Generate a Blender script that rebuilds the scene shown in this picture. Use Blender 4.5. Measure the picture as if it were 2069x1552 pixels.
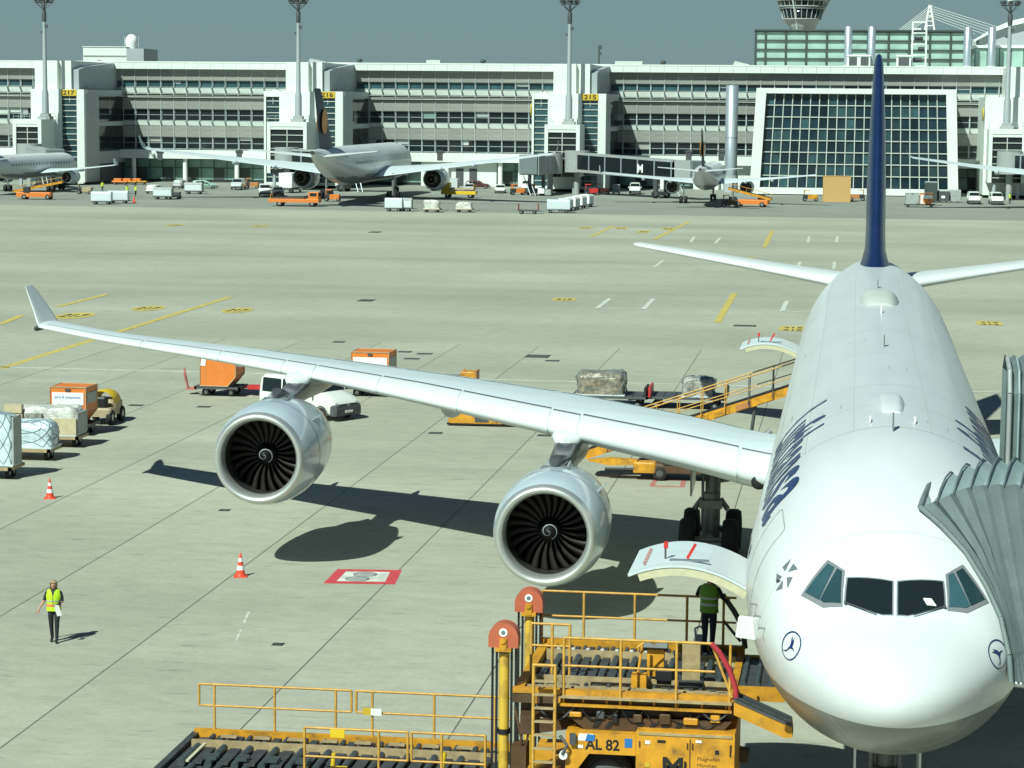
import bpy, bmesh, math, random
from math import sin, cos, pi, radians, atan2, sqrt
from mathutils import Vector, Matrix, noise, Euler

for o in list(bpy.data.objects): bpy.data.objects.remove(o)
SC = bpy.context.scene
COL = SC.collection
random.seed(7)

# ------------------------------------------------------------------ camera
CAM_LOC = Vector((-0.8483, -38.6285, 14.7925))
YAW, PITCH, ROLL, FPX = radians(8.1944), radians(6.7046), radians(0.5193), 4790.6
PW, PH = 2069.0, 1552.0
fw = Vector((-sin(YAW)*cos(PITCH), cos(YAW)*cos(PITCH), -sin(PITCH)))
rt0 = Vector((cos(YAW), sin(YAW), 0)); up0 = rt0.cross(fw)
RT = rt0*cos(ROLL) + up0*sin(ROLL); UP = -rt0*sin(ROLL) + up0*cos(ROLL)
cd = bpy.data.cameras.new('camera'); cam = bpy.data.objects.new('camera', cd); COL.objects.link(cam)
cam.matrix_world = Matrix(((RT.x, UP.x, -fw.x, CAM_LOC.x), (RT.y, UP.y, -fw.y, CAM_LOC.y), (RT.z, UP.z, -fw.z, CAM_LOC.z), (0, 0, 0, 1)))
cd.sensor_width = 36.0; cd.sensor_fit = 'HORIZONTAL'; cd.lens = FPX/PW*36.0
cd.clip_start = 0.5; cd.clip_end = 6000
SC.camera = cam

# ------------------------------------------------------------------ light
SUN_AZ, SUN_EL = radians(24.0), radians(46.0)       # direction the light travels (from +Y to +X) and height of the sun
w = bpy.data.worlds.new('World'); SC.world = w; w.use_nodes = True
nt = w.node_tree; bg = nt.nodes['Background']
sky = nt.nodes.new('ShaderNodeTexSky'); sky.sky_type = 'NISHITA'; sky.sun_disc = False
sky.sun_elevation = SUN_EL; sky.sun_rotation = radians(180.0)+SUN_AZ
sky.air_density = 1.0; sky.dust_density = 0.5; sky.ozone_density = 1.0
tint = nt.nodes.new('ShaderNodeMixRGB'); tint.blend_type = 'MULTIPLY'; tint.inputs[0].default_value = 1.0
tint.inputs[2].default_value = (0.33, 0.47, 0.56, 1)
nt.links.new(sky.outputs[0], tint.inputs[1])
veil = nt.nodes.new('ShaderNodeMixRGB'); tcw = nt.nodes.new('ShaderNodeTexCoord'); spw = nt.nodes.new('ShaderNodeSeparateXYZ'); mrw = nt.nodes.new('ShaderNodeMapRange')
nt.links.new(tcw.outputs['Generated'], spw.inputs[0]); nt.links.new(spw.outputs['Z'], mrw.inputs[0])
mrw.inputs['From Min'].default_value = 0.0; mrw.inputs['From Max'].default_value = 0.35; mrw.inputs['To Min'].default_value = 0.85; mrw.inputs['To Max'].default_value = 0.0   # haze thins out with height
nt.links.new(mrw.outputs[0], veil.inputs[0]); veil.inputs[2].default_value = (2.95, 4.55, 4.75, 1)   # even summer haze over the whole sky
nt.links.new(tint.outputs[0], veil.inputs[1]); nt.links.new(veil.outputs[0], bg.inputs[0])
bg.inputs[1].default_value = 0.055
sd = bpy.data.lights.new('sun', 'SUN'); sun = bpy.data.objects.new('sun', sd); COL.objects.link(sun)
sd.energy = 4.5; sd.angle = radians(0.53); sd.color = (0.87, 1.0, 0.90)
ldir = Vector((sin(SUN_AZ)*cos(SUN_EL), cos(SUN_AZ)*cos(SUN_EL), -sin(SUN_EL)))
sun.rotation_euler = ldir.to_track_quat('-Z', 'Y').to_euler(); sun.location = (-40, -80, 120)
SC.view_settings.view_transform = 'Standard'; SC.view_settings.look = 'None'
SC.view_settings.exposure = 0.36; SC.view_settings.gamma = 1.0; SC.view_settings.use_curve_mapping = False

# ------------------------------------------------------------------ helpers
def ray(x, y): return fw + RT*((x-PW/2)/FPX) - UP*((y-PH/2)/FPX)
def G(x, y, z=0.0):                 # photo pixel -> point at height z
    d = ray(x, y); t = (z-CAM_LOC.z)/d.z; return CAM_LOC + d*t
def PY(x, y, Y):                    # photo pixel -> point at distance Y
    d = ray(x, y); t = (Y-CAM_LOC.y)/d.y; return CAM_LOC + d*t

MATS = {}
def mat(name, col, rough=0.5, metal=0.0, var=0.0, scale=3.0, bump=0.0, bscale=None, spec=0.5, coat=0.0, stretch=None, dirt=0.0, dirtcol=(0.08, 0.07, 0.05), orand=0.0):
    m = bpy.data.materials.new(name); m.use_nodes = True; n = m.node_tree; L = n.links
    b = n.nodes['Principled BSDF']
    b.inputs['Base Color'].default_value = (*col, 1); b.inputs['Roughness'].default_value = rough; b.inputs['Metallic'].default_value = metal
    b.inputs['Specular IOR Level'].default_value = spec; b.inputs['Coat Weight'].default_value = coat; b.inputs['Coat Roughness'].default_value = 0.08
    tc = n.nodes.new('ShaderNodeTexCoord'); vec = tc.outputs['Object']
    if stretch:
        mp = n.nodes.new('ShaderNodeMapping'); mp.inputs['Scale'].default_value = stretch; L.new(vec, mp.inputs[0]); vec = mp.outputs[0]
    last = None
    if var > 0:
        nz = n.nodes.new('ShaderNodeTexNoise'); nz.inputs['Scale'].default_value = scale; nz.inputs['Detail'].default_value = 5; L.new(vec, nz.inputs['Vector'])
        r = n.nodes.new('ShaderNodeValToRGB'); r.color_ramp.elements[0].position = 0.3; r.color_ramp.elements[1].position = 0.7
        r.color_ramp.elements[0].color = (*[c*(1-var) for c in col], 1); r.color_ramp.elements[1].color = (*[min(1, c*(1+var*0.6)) for c in col], 1)
        L.new(nz.outputs[0], r.inputs[0]); last = r.outputs[0]
    if dirt > 0:
        nz = n.nodes.new('ShaderNodeTexNoise'); nz.inputs['Scale'].default_value = scale*0.6; nz.inputs['Detail'].default_value = 8; nz.inputs['Roughness'].default_value = 0.7; L.new(vec, nz.inputs['Vector'])
        r = n.nodes.new('ShaderNodeValToRGB'); r.color_ramp.elements[0].position = 0.5; r.color_ramp.elements[1].position = 0.72
        r.color_ramp.elements[0].color = (0, 0, 0, 1); r.color_ramp.elements[1].color = (dirt, dirt, dirt, 1); L.new(nz.outputs[0], r.inputs[0])
        mx = n.nodes.new('ShaderNodeMixRGB'); mx.inputs[1].default_value = (*col, 1); mx.inputs[2].default_value = (*dirtcol, 1)
        L.new(r.outputs[0], mx.inputs[0])
        if last: L.new(last, mx.inputs[1])
        last = mx.outputs[0]
    if orand > 0:
        oi = n.nodes.new('ShaderNodeObjectInfo'); r = n.nodes.new('ShaderNodeMapRange'); r.inputs['To Min'].default_value = 1-orand; r.inputs['To Max'].default_value = 1+orand*.6; L.new(oi.outputs['Random'], r.inputs[0])
        mx = n.nodes.new('ShaderNodeMixRGB'); mx.blend_type = 'MULTIPLY'; mx.inputs[0].default_value = 1.0; mx.inputs[1].default_value = (*col, 1); L.new(r.outputs[0], mx.inputs[2])
        if last: L.new(last, mx.inputs[1])
        last = mx.outputs[0]
    if last: L.new(last, b.inputs['Base Color'])
    if bump > 0:
        nz = n.nodes.new('ShaderNodeTexNoise'); nz.inputs['Scale'].default_value = bscale or scale*4; nz.inputs['Detail'].default_value = 4; L.new(vec, nz.inputs['Vector'])
        bp = n.nodes.new('ShaderNodeBump'); bp.inputs['Strength'].default_value = bump; bp.inputs['Distance'].default_value = 0.05
        L.new(nz.outputs[0], bp.inputs['Height']); L.new(bp.outputs[0], b.inputs['Normal'])
    MATS[name] = m
    return m

class MB:
    def __init__(s): s.v = []; s.f = []; s.m = []; s.sm = []
    def add(s, vs, fs, mi=0, smooth=False):
        o = len(s.v); s.v += [tuple(x) for x in vs]
        for f in fs: s.f.append([i+o for i in f]); s.m.append(mi); s.sm.append(smooth)
        return s
    def bb(s, x0, x1, y0, y1, z0, z1, mi=0):
        vs = [(x0,y0,z0),(x1,y0,z0),(x1,y1,z0),(x0,y1,z0),(x0,y0,z1),(x1,y0,z1),(x1,y1,z1),(x0,y1,z1)]
        return s.add(vs, [(0,3,2,1),(4,5,6,7),(0,1,5,4),(1,2,6,5),(2,3,7,6),(3,0,4,7)], mi)
    def box(s, c, size, rz=0.0, ry=0.0, rx=0.0, mi=0):
        R = Euler((rx, ry, rz)).to_matrix(); c = Vector(c); h = [k/2 for k in size]; vs = []
        for z in (-1, 1):
            for (x, y) in ((-1,-1),(1,-1),(1,1),(-1,1)): vs.append(c + R @ Vector((x*h[0], y*h[1], z*h[2])))
        return s.add(vs, [(0,3,2,1),(4,5,6,7),(0,1,5,4),(1,2,6,5),(2,3,7,6),(3,0,4,7)], mi)
    def cbox(s, c, size, ch=0.04, rz=0.0, mi=0):         # box with bevelled vertical edges and top
        R = Matrix.Rotation(rz, 3, 'Z'); c = Vector(c); a, b, h = [k/2 for k in size]; ch = min(ch, a*0.9, b*0.9)
        def ring(aa, bb_, z): return [c + R @ Vector(p) for p in ((-aa+ch,-bb_,z),(aa-ch,-bb_,z),(aa,-bb_+ch,z),(aa,bb_-ch,z),(aa-ch,bb_,z),(-aa+ch,bb_,z),(-aa,bb_-ch,z),(-aa,-bb_+ch,z))]
        return s.loft([ring(a, b, -h), ring(a, b, h-ch), ring(a-ch*.7, b-ch*.7, h)], True, True, mi)
    def tube(s, p0, p1, r, n=8, r1=None, mi=0, caps=True, smooth=True):
        p0 = Vector(p0); p1 = Vector(p1); d = (p1-p0); r1 = r if r1 is None else r1
        q = d.to_track_quat('Z', 'Y').to_matrix(); R0 = []; R1 = []
        for i in range(n):
            a = 2*pi*i/n; v = q @ Vector((cos(a), sin(a), 0)); R0.append(p0+v*r); R1.append(p1+v*r1)
        return s.loft([R0, R1], True, caps, mi, smooth)
    def path(s, pts, r, n=6, mi=0):
        for a, b in zip(pts[:-1], pts[1:]): s.tube(a, b, r, n, mi=mi)
        return s
    def loft(s, rings, closed=True, caps=True, mi=0, smooth=False):
        n = len(rings[0]); vs = [p for r in rings for p in r]; fs = []
        for k in range(len(rings)-1):
            for i in range(n if closed else n-1):
                j = (i+1) % n; fs.append((k*n+i, k*n+j, (k+1)*n+j, (k+1)*n+i))
        s.add(vs, fs, mi, smooth)
        if caps and closed:
            o = len(s.v)-len(vs)
            s.f.append([o+i for i in range(n)][::-1]); s.m.append(mi); s.sm.append(False)
            k = (len(rings)-1)*n; s.f.append([o+k+i for i in range(n)]); s.m.append(mi); s.sm.append(False)
        return s
    def lathe(s, prof, org=(0,0,0), axis='Z', n=24, mi=0, smooth=True, caps=False):
        org = Vector(org); rings = []
        for (r, t) in prof:
            ring = []
            for i in range(n):
                a = 2*pi*i/n
                if axis == 'Z': p = Vector((r*cos(a), r*sin(a), t))
                elif axis == 'Y': p = Vector((r*sin(a), t, r*cos(a)))
                else: p = Vector((t, r*cos(a), r*sin(a)))
                ring.append(org+p)
            rings.append(ring)
        return s.loft(rings, True, caps, mi, smooth)
    def prism(s, poly, d0, d1, ax='Y', mi=0):            # 2-D outline (two other axes) extruded along ax
        def P(u, v, d): return (u, d, v) if ax == 'Y' else ((d, u, v) if ax == 'X' else (u, v, d))
        return s.loft([[P(u, v, d0) for u, v in poly], [P(u, v, d1) for u, v in poly]], True, True, mi)
    def build(s, name, mats, parent=None, loc=None, rz=0.0, smooth=None, recalc=True):
        me = bpy.data.meshes.new(name); me.from_pydata(s.v, [], s.f)
        if not isinstance(mats, (list, tuple)): mats = [mats]
        for m in mats: me.materials.append(MATS[m] if isinstance(m, str) else m)
        me.polygons.foreach_set('material_index', s.m)
        me.polygons.foreach_set('use_smooth', s.sm if smooth is None else [smooth]*len(s.sm))
        if recalc:
            bm = bmesh.new(); bm.from_mesh(me); bmesh.ops.recalc_face_normals(bm, faces=bm.faces)
            for e in bm.edges:
                if len(e.link_faces) == 2 and e.link_faces[0].smooth != e.link_faces[1].smooth: e.smooth = False
            bm.to_mesh(me); bm.free()
        me.update()
        o = bpy.data.objects.new(name, me); COL.objects.link(o)
        if parent: o.parent = parent
        if loc is not None: o.location = loc
        if rz: o.rotation_euler.z = rz
        return o
def inst(name, me, parent, loc, rz=0.0, scale=None):
    o = bpy.data.objects.new(name, me); COL.objects.link(o); o.parent = parent; o.location = loc
    if rz: o.rotation_euler.z = rz
    if scale: o.scale = scale
    return o
def tag(o, label, cat, group=None):
    o['label'] = label; o['category'] = cat
    if group: o['group'] = group
    return o
def thing(name, label, cat, loc=(0,0,0), rz=0.0, group=None):
    o = bpy.data.objects.new(name, None); COL.objects.link(o); o.empty_display_size = 0.5
    o.location = loc; o.rotation_euler.z = rz
    return tag(o, label, cat, group)
KIDS = {}
def dup(root, loc, rz=0.0, label=None, group=None):
    kids = {}
    for ob in COL.objects:
        if ob.parent: kids.setdefault(ob.parent.name, []).append(ob)
    r = root.copy(); COL.objects.link(r); r.location = loc; r.rotation_euler = (0, 0, rz)
    if label: r['label'] = label
    if group: r['group'] = group
    def rec(src, dst):
        for ch in kids.get(src.name, []):
            c = ch.copy(); COL.objects.link(c); c.parent = dst; rec(ch, c)
    rec(root, r)
    return r
def struct(o): o['kind'] = 'structure'; return o
def stuff(o): o['kind'] = 'stuff'; return o

def text2d(body, size, bold=0.0, spacing=1.0):
    cu = bpy.data.curves.new('t', 'FONT'); cu.body = body; cu.size = size; cu.offset = bold; cu.space_character = spacing; cu.resolution_u = 4
    cu.align_x = 'LEFT'; ob = bpy.data.objects.new('t', cu); COL.objects.link(ob)
    dg = bpy.context.evaluated_depsgraph_get(); dg.update()
    me = bpy.data.meshes.new_from_object(ob.evaluated_get(dg)); bpy.data.objects.remove(ob)
    vs = [(v.co.x, v.co.y) for v in me.vertices]; fs = [list(p.vertices) for p in me.polygons]
    bpy.data.meshes.remove(me)
    return vs, fs
def text_obj(name, body, size, mat_, parent, org, ux, uy, bold=0.0, width=None, center=False):
    vs, fs = text2d(body, size, bold); ux = Vector(ux); uy = Vector(uy); org = Vector(org)
    x0 = min(v[0] for v in vs); x1 = max(v[0] for v in vs); k = (width/(x1-x0)) if width else 1.0
    if center: x0 = (x0+x1)/2
    m = MB(); n = ux.cross(uy).normalized()
    pts = [org + ux*((a-x0)*k) + uy*b for a, b in vs]
    m.add(pts, fs); 
    o = m.build(name, mat_, parent, recalc=False)
    return o

# ------------------------------------------------------------------ materials
mat('aircraft_white', (0.67, 0.69, 0.69), 0.32, var=0.05, scale=0.9, coat=0.12, spec=0.4, dirt=0.10, dirtcol=(0.45, 0.42, 0.36), stretch=(1.5, .25, 1.5))
mat('belly_grey', (0.30, 0.30, 0.285), 0.3, var=0.08, scale=1.0, coat=0.2)
mat('wing_grey', (0.62, 0.69, 0.70), 0.4, var=0.06, scale=0.8, coat=0.05, spec=0.3, stretch=(.4, 1.5, 1), dirt=0.25, dirtcol=(0.36, 0.38, 0.38))
mat('slat_white', (0.68, 0.71, 0.70), 0.35, var=0.04, scale=1.2, coat=0.05, spec=0.3)
mat('lip_metal', (0.66, 0.67, 0.64), 0.42, metal=0.75, var=0.06, scale=4)
mat('nacelle', (0.52, 0.60, 0.65), 0.2, var=0.04, scale=1.5, coat=0.45)
mat('nacelle_dark', (0.20, 0.21, 0.22), 0.35, var=0.1)
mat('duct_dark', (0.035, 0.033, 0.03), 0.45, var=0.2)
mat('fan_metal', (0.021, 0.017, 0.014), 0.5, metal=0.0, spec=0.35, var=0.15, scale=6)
mat('spinner', (0.015, 0.015, 0.016), 0.35)
mat('pylon_grey', (0.07, 0.075, 0.078), 0.3, var=0.3, scale=2, coat=0.2)
mat('wrap_brown', (0.27, 0.23, 0.17), 0.35, var=0.6, scale=4, bump=0.9, bscale=5, coat=0.2)
mat('exhaust', (0.14, 0.12, 0.10), 0.4, metal=0.8, var=0.2)
mat('fin_dark', (0.012, 0.020, 0.05), 0.5)
mat('fin_blue', (0.009, 0.023, 0.078), 0.3, var=0.15, scale=1.5, coat=0.2)
mat('logo_blue', (0.012, 0.032, 0.12), 0.3)
mat('logo_grey', (0.16, 0.18, 0.20), 0.35)
mat('yellow_logo', (0.55, 0.24, 0.03), 0.5)
mat('glass_dark', (0.012, 0.018, 0.020), 0.08, spec=0.45, coat=0.1)
mat('glass_dark2', (0.012, 0.032, 0.045), 0.12, spec=0.5, var=0.4, scale=0.4, orand=.4)
mat('glass_teal', (0.03, 0.075, 0.085), 0.12, spec=0.6, var=0.35, scale=0.6, orand=.5)
mat('window_grey', (0.20, 0.21, 0.22), 0.4)
mat('seal', (0.06, 0.06, 0.06), 0.7)
mat('cream', (0.58, 0.54, 0.36), 0.6, var=0.1, scale=8)
mat('red', (0.55, 0.03, 0.03), 0.45, var=0.08)
mat('red_faded', (0.46, 0.17, 0.14), 0.7, var=0.2)
mat('rubber', (0.014, 0.014, 0.014), 0.75, var=0.2, scale=8)
mat('gear_metal', (0.22, 0.23, 0.23), 0.45, metal=0.3, var=0.2, scale=5)
mat('steel', (0.42, 0.43, 0.43), 0.4, metal=0.7, var=0.1)
mat('black', (0.012, 0.012, 0.013), 0.5)
mat('dark', (0.03, 0.032, 0.034), 0.55, var=0.2)
mat('mid_dark', (0.075, 0.08, 0.085), 0.5, var=0.2)
mat('loader_yellow', (0.64, 0.295, 0.018), 0.5, var=0.2, scale=3.4, dirt=0.9, orand=.08, dirtcol=(0.12, 0.07, 0.03))
mat('rail_yellow', (0.62, 0.34, 0.06), 0.5, var=0.2, scale=6, dirt=0.5, dirtcol=(0.2, 0.13, 0.07))
mat('loader_brown', (0.085, 0.042, 0.016), 0.6, var=0.3, scale=3, dirt=0.6)  # brown parts, darkened to include the shadow below the loader platform
mat('cylinder_yellow', (0.66, 0.42, 0.05), 0.4, var=0.08, scale=3, dirt=0.8, dirtcol=(0.16, 0.10, 0.04))
mat('cover_red', (0.50, 0.12, 0.06), 0.55, var=0.12, scale=4)
mat('deck_dark', (0.05, 0.055, 0.056), 0.55, var=0.3, scale=4, dirt=0.4, dirtcol=(0.16, 0.14, 0.10))
mat('roller', (0.075, 0.095, 0.10), 0.42, metal=0.3, var=0.2, scale=5)
mat('beige_metal', (0.40, 0.30, 0.16), 0.5, var=0.25, scale=5)
mat('hose_red', (0.42, 0.035, 0.05), 0.45)
mat('white', (0.80, 0.80, 0.77), 0.5, var=0.03)
mat('van_white', (0.78, 0.79, 0.72), 0.25, var=0.02, coat=0.5)
mat('yellow', (0.74, 0.50, 0.02), 0.45, var=0.06)
mat('orange', (0.72, 0.20, 0.03), 0.5, var=0.08, dirt=0.2, dirtcol=(.35, .22, .12))
mat('orange_brown', (0.46, 0.20, 0.07), 0.55, var=0.15)
mat('plywood', (0.52, 0.32, 0.12), 0.7, var=0.08)
mat('wrap_blue', (0.62, 0.74, 0.78), 0.25, var=0.25, scale=3.5, bump=0.6, bscale=5, coat=0.3)
mat('wrap_clear', (0.60, 0.60, 0.54), 0.22, var=0.35, scale=3.0, bump=0.8, bscale=6, coat=0.4)
mat('wrap_grey', (0.34, 0.33, 0.29), 0.3, var=0.6, scale=3.5, bump=0.8, bscale=6, coat=0.3)
mat('cardboard', (0.56, 0.47, 0.30), 0.7, var=0.15)
mat('net', (0.20, 0.25, 0.27), 0.7)
mat('bellows', (0.15, 0.19, 0.188), 0.55, var=0.12, scale=3, bump=0.15, dirt=0.3, dirtcol=(.10, .12, .11))
mat('bellows_light', (0.30, 0.38, 0.38), 0.5, var=0.1, scale=3)  # paler cloth, sky reflection on the hood top put into the colour
mat('skin', (0.50, 0.29, 0.20), 0.55)
mat('hair', (0.34, 0.24, 0.12), 0.6, var=0.3, scale=20)
mat('hair_dark', (0.03, 0.025, 0.02), 0.6)
mat('vest_yellow', (0.50, 0.75, 0.02), 0.6, var=0.08, scale=10)
mat('vest_green', (0.13, 0.30, 0.03), 0.65, var=0.1, scale=10)
mat('vest_orange', (0.80, 0.22, 0.09), 0.6)
mat('reflective', (0.40, 0.44, 0.42), 0.4)
mat('cloth_dark', (0.015, 0.017, 0.022), 0.8, var=0.2, scale=10)
mat('cloth_navy', (0.012, 0.016, 0.035), 0.8, var=0.2, scale=10)
mat('cone_red', (0.80, 0.07, 0.03), 0.5, var=0.08)
mat('paint_red', (0.58, 0.06, 0.07), 0.7, var=0.2, scale=3)
mat('paint_white', (0.62, 0.64, 0.56), 0.7, var=0.3, scale=2, dirt=0.3, dirtcol=(.36, .37, .31))
mat('paint_faint', (0.42, 0.43, 0.37), 0.8, var=0.2, scale=2)
mat('paint_yellow', (0.58, 0.46, 0.12), 0.7, var=0.25, scale=2, dirt=0.7, dirtcol=(.40, .36, .2))
mat('facade_white', (0.70, 0.75, 0.70), 0.5, var=0.04, scale=0.5)
mat('facade_offwhite', (0.50, 0.54, 0.49), 0.55, var=0.08, scale=0.7)
mat('louvre', (0.31, 0.315, 0.285), 0.55, var=0.15, scale=0.9, stretch=(.3, 1, 4), orand=.10)
mat('louvre_gap', (0.16, 0.165, 0.15), 0.6)
mat('mullion', (0.46, 0.52, 0.52), 0.5)
mat('side_grey', (0.37, 0.40, 0.41), 0.5, var=0.06, scale=0.4)  # shade of the towers' white side walls put into the colour; plain grey elsewhere
mat('glass_green', (0.20, 0.32, 0.28), 0.15, var=0.25, scale=0.5)
mat('glass_pale', (0.34, 0.50, 0.43), 0.25, var=0.18, scale=0.3)
mat('frame_dark', (0.05, 0.065, 0.06), 0.5)
mat('galv', (0.38, 0.42, 0.43), 0.5, metal=0.2, var=0.06)
mat('aluminium', (0.52, 0.58, 0.62), 0.35, metal=0.6, var=0.05)
mat('bridge_grey', (0.34, 0.36, 0.35), 0.5, var=0.1)
mat('sign_yellow', (0.58, 0.40, 0.03), 0.5)
mat('grating', (0.12, 0.125, 0.11), 0.7, var=0.3, scale=6)
mat('sticker_blue', (0.02, 0.16, 0.42), 0.4)
mat('tan', (0.42, 0.33, 0.20), 0.6, var=0.15)
mat('container_grey', (0.36, 0.38, 0.36), 0.5, var=0.15, dirt=0.3)
mat('car_blue', (0.10, 0.16, 0.22), 0.25, coat=0.5)
mat('car_maroon', (0.10, 0.03, 0.025), 0.3, coat=0.5)
mat('lens', (0.55, 0.58, 0.58), 0.1, coat=0.6)
# ------------------------------------------------------------------ concrete
def concrete_mat(name, col, slab=False):
    m = bpy.data.materials.new(name); m.use_nodes = True; n = m.node_tree; L = n.links; b = n.nodes['Principled BSDF']
    b.inputs['Roughness'].default_value = 0.8; b.inputs['Specular IOR Level'].default_value = 0.3
    geo = n.nodes.new('ShaderNodeNewGeometry')
    def nz(scale, detail, st=(1, 1, 1), rough=0.55):
        mp = n.nodes.new('ShaderNodeMapping'); mp.inputs['Scale'].default_value = st; L.new(geo.outputs['Position'], mp.inputs[0])
        t = n.nodes.new('ShaderNodeTexNoise'); t.inputs['Scale'].default_value = scale; t.inputs['Detail'].default_value = detail; t.inputs['Roughness'].default_value = rough
        L.new(mp.outputs[0], t.inputs['Vector']); return t.outputs[0]
    def ramp(src, p0, c0, p1, c1):
        r = n.nodes.new('ShaderNodeValToRGB'); r.color_ramp.elements[0].position = p0; r.color_ramp.elements[1].position = p1
        r.color_ramp.elements[0].color = (c0, c0, c0, 1); r.color_ramp.elements[1].color = (c1, c1, c1, 1); L.new(src, r.inputs[0]); return r.outputs[0]
    def mul(a, c, f=1.0):
        x = n.nodes.new('ShaderNodeMixRGB'); x.blend_type = 'MULTIPLY'; x.inputs[0].default_value = f; L.new(a, x.inputs[1]); L.new(c, x.inputs[2]); return x.outputs[0]
    base = n.nodes.new('ShaderNodeRGB'); base.outputs[0].default_value = (*col, 1)
    c = mul(base.outputs[0], ramp(nz(0.05, 4), 0.3, 0.88, 0.7, 1.08))                  # broad patches
    c = mul(c, ramp(nz(1.0, 4, (0.005, 0.075, 1)), 0.34, 0.90, 0.60, 1.03))            # wear bands across the stands
    sp = n.nodes.new('ShaderNodeSeparateXYZ'); L.new(geo.outputs['Position'], sp.inputs[0])
    wob = nz(0.03, 3)
    for y0, wd, dk in ((141.0, 7.5, 0.86), (149.0, 3.0, 0.90), (186.0, 3.5, 0.90), (226.0, 5.0, 0.92), (255.0, 6.0, 0.92), (84.5, 1.5, 0.92), (60.0, 1.2, 0.95)):   # taxi lanes darkened by tyres
        a = n.nodes.new('ShaderNodeMath'); a.operation = 'MULTIPLY_ADD'; L.new(wob, a.inputs[0]); a.inputs[1].default_value = 5.0; L.new(sp.outputs['Y'], a.inputs[2])
        d = n.nodes.new('ShaderNodeMath'); d.operation = 'SUBTRACT'; L.new(a.outputs[0], d.inputs[0]); d.inputs[1].default_value = y0+2.5
        e = n.nodes.new('ShaderNodeMath'); e.operation = 'ABSOLUTE'; L.new(d.outputs[0], e.inputs[0])
        f = n.nodes.new('ShaderNodeMath'); f.operation = 'DIVIDE'; L.new(e.outputs[0], f.inputs[0]); f.inputs[1].default_value = wd
        c = mul(c, ramp(f.outputs[0], 0.2, dk, 1.0, 1.0))
    c = mul(c, ramp(nz(2.2, 3, (0.35, 1.6, 1), 0.6), 0.60, 1.0, 0.72, 0.74))           # small scuffs
    c = mul(c, ramp(nz(0.9, 8, (1, 1.6, 1), 0.65), 0.3, 0.90, 0.65, 1.06))            # mottling
    c = mul(c, ramp(nz(6.0, 5), 0.3, 0.93, 0.7, 1.05))
    c = mul(c, ramp(nz(0.42, 6, (0.7, 1.8, 1), 0.7), 0.635, 1.0, 0.74, 0.62))           # oil and tyre stains
    c = mul(c, ramp(nz(0.16, 4, (1, 1, 1), 0.6), 0.70, 1.0, 0.80, 0.80))
    if slab:
        oi = n.nodes.new('ShaderNodeObjectInfo'); c = mul(c, ramp(oi.outputs['Random'], 0.0, 0.95, 1.0, 1.035))
    L.new(c, b.inputs['Base Color'])
    t = nz(9.0, 6); bp = n.nodes.new('ShaderNodeBump'); bp.inputs['Strength'].default_value = 0.15; bp.inputs['Distance'].default_value = 0.02
    L.new(t, bp.inputs['Height']); L.new(bp.outputs[0], b.inputs['Normal'])
    MATS[name] = m
CONC = (0.410, 0.410, 0.323)
concrete_mat('concrete', CONC); concrete_mat('concrete_slab', CONC, True); concrete_mat('asphalt', (0.285, 0.30, 0.255))
mat('joint', (0.15, 0.15, 0.13), 0.9, var=0.2, scale=1.0)

apron = struct(MB().add([(-3000,-400,-.012),(3000,-400,-.012),(3000,3000,-.012),(-3000,3000,-.012)], [(0,1,2,3)]).build('apron', 'concrete'))
seal = struct(MB().add([(-50,6.3,-.008),(5,6.3,-.008),(5,106.3,-.008),(-50,106.3,-.008)], [(0,1,2,3)]).build('joint_sealant', 'joint', apron))
sm = MB(); g = 0.022
sm.loft([[(-2.5+g,-2.5+.006,-.008),(2.5-g,-2.5+.006,-.008),(2.5-g,2.5-.006,-.008),(-2.5+g,2.5-.006,-.008)],[(-2.5+g,-2.5+.006,0),(2.5-g,-2.5+.006,0),(2.5-g,2.5-.006,0),(-2.5+g,2.5-.006,0)]])
so = sm.build('concrete_slab', 'concrete_slab', apron, (-47.5, 8.8, 0)); first = True
for iy in range(20):
    for ix in range(11):
        if first: first = False; continue
        inst('concrete_slab', so.data, apron, (-47.5+5*ix, 8.8+5*iy, 0))
struct(MB().add([(-700,287,-.006),(700,287,-.006),(700,420,-.006),(-700,420,-.006)], [(0,1,2,3)]).build('service_road', 'asphalt'))

# ------------------------------------------------------------------ painted markings on the apron
def strip(m, pts, wd, z=0.004):
    for a, b in zip(pts[:-1], pts[1:]):
        a = Vector((a[0], a[1], z)); b = Vector((b[0], b[1], z)); d = (b-a).normalized(); s = Vector((-d.y, d.x, 0))*wd/2
        m.add([a-s, b-s, b+s, a+s], [(0,1,2,3)])
    return m
def marking(name, mm, pts, wd, label=None): return struct(strip(MB(), pts, wd).build(name, mm, apron))
marking('white_line', 'paint_white', [(-90, 87.6), (60, 88.0)], 0.30)
marking('white_line', 'paint_faint', [(-37.5, 82.6), (-27, 82.8)], 0.35)
marking('white_line', 'paint_faint', [(-12, 82.6), (-5, 82.7)], 0.3)
for p0, p1 in (((0,745),(465,600)), ((0,655),(45,637)), ((115,620),(218,594))):
    marking('yellow_line', 'paint_yellow', [G(*p0)[:2], G(*p1)[:2]], 0.55)
ylines = [((1449,652),(1484,592)), ((1544,500),(1561,466)), ((1322,484),(1392,448)), ((1195,478),(1240,456)), ((1500,530),(1520,520))]
for p0, p1 in ylines: marking('yellow_line', 'paint_yellow', [G(*p0)[:2], G(*p1)[:2]], 0.5)
for pts in (((1232,603),(1206,623),(1300,625),(1320,604)), ((1590,608),(1580,629),(1640,631))):
    marking('white_line', 'paint_white', [G(*p)[:2] for p in pts], 0.35)
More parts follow.
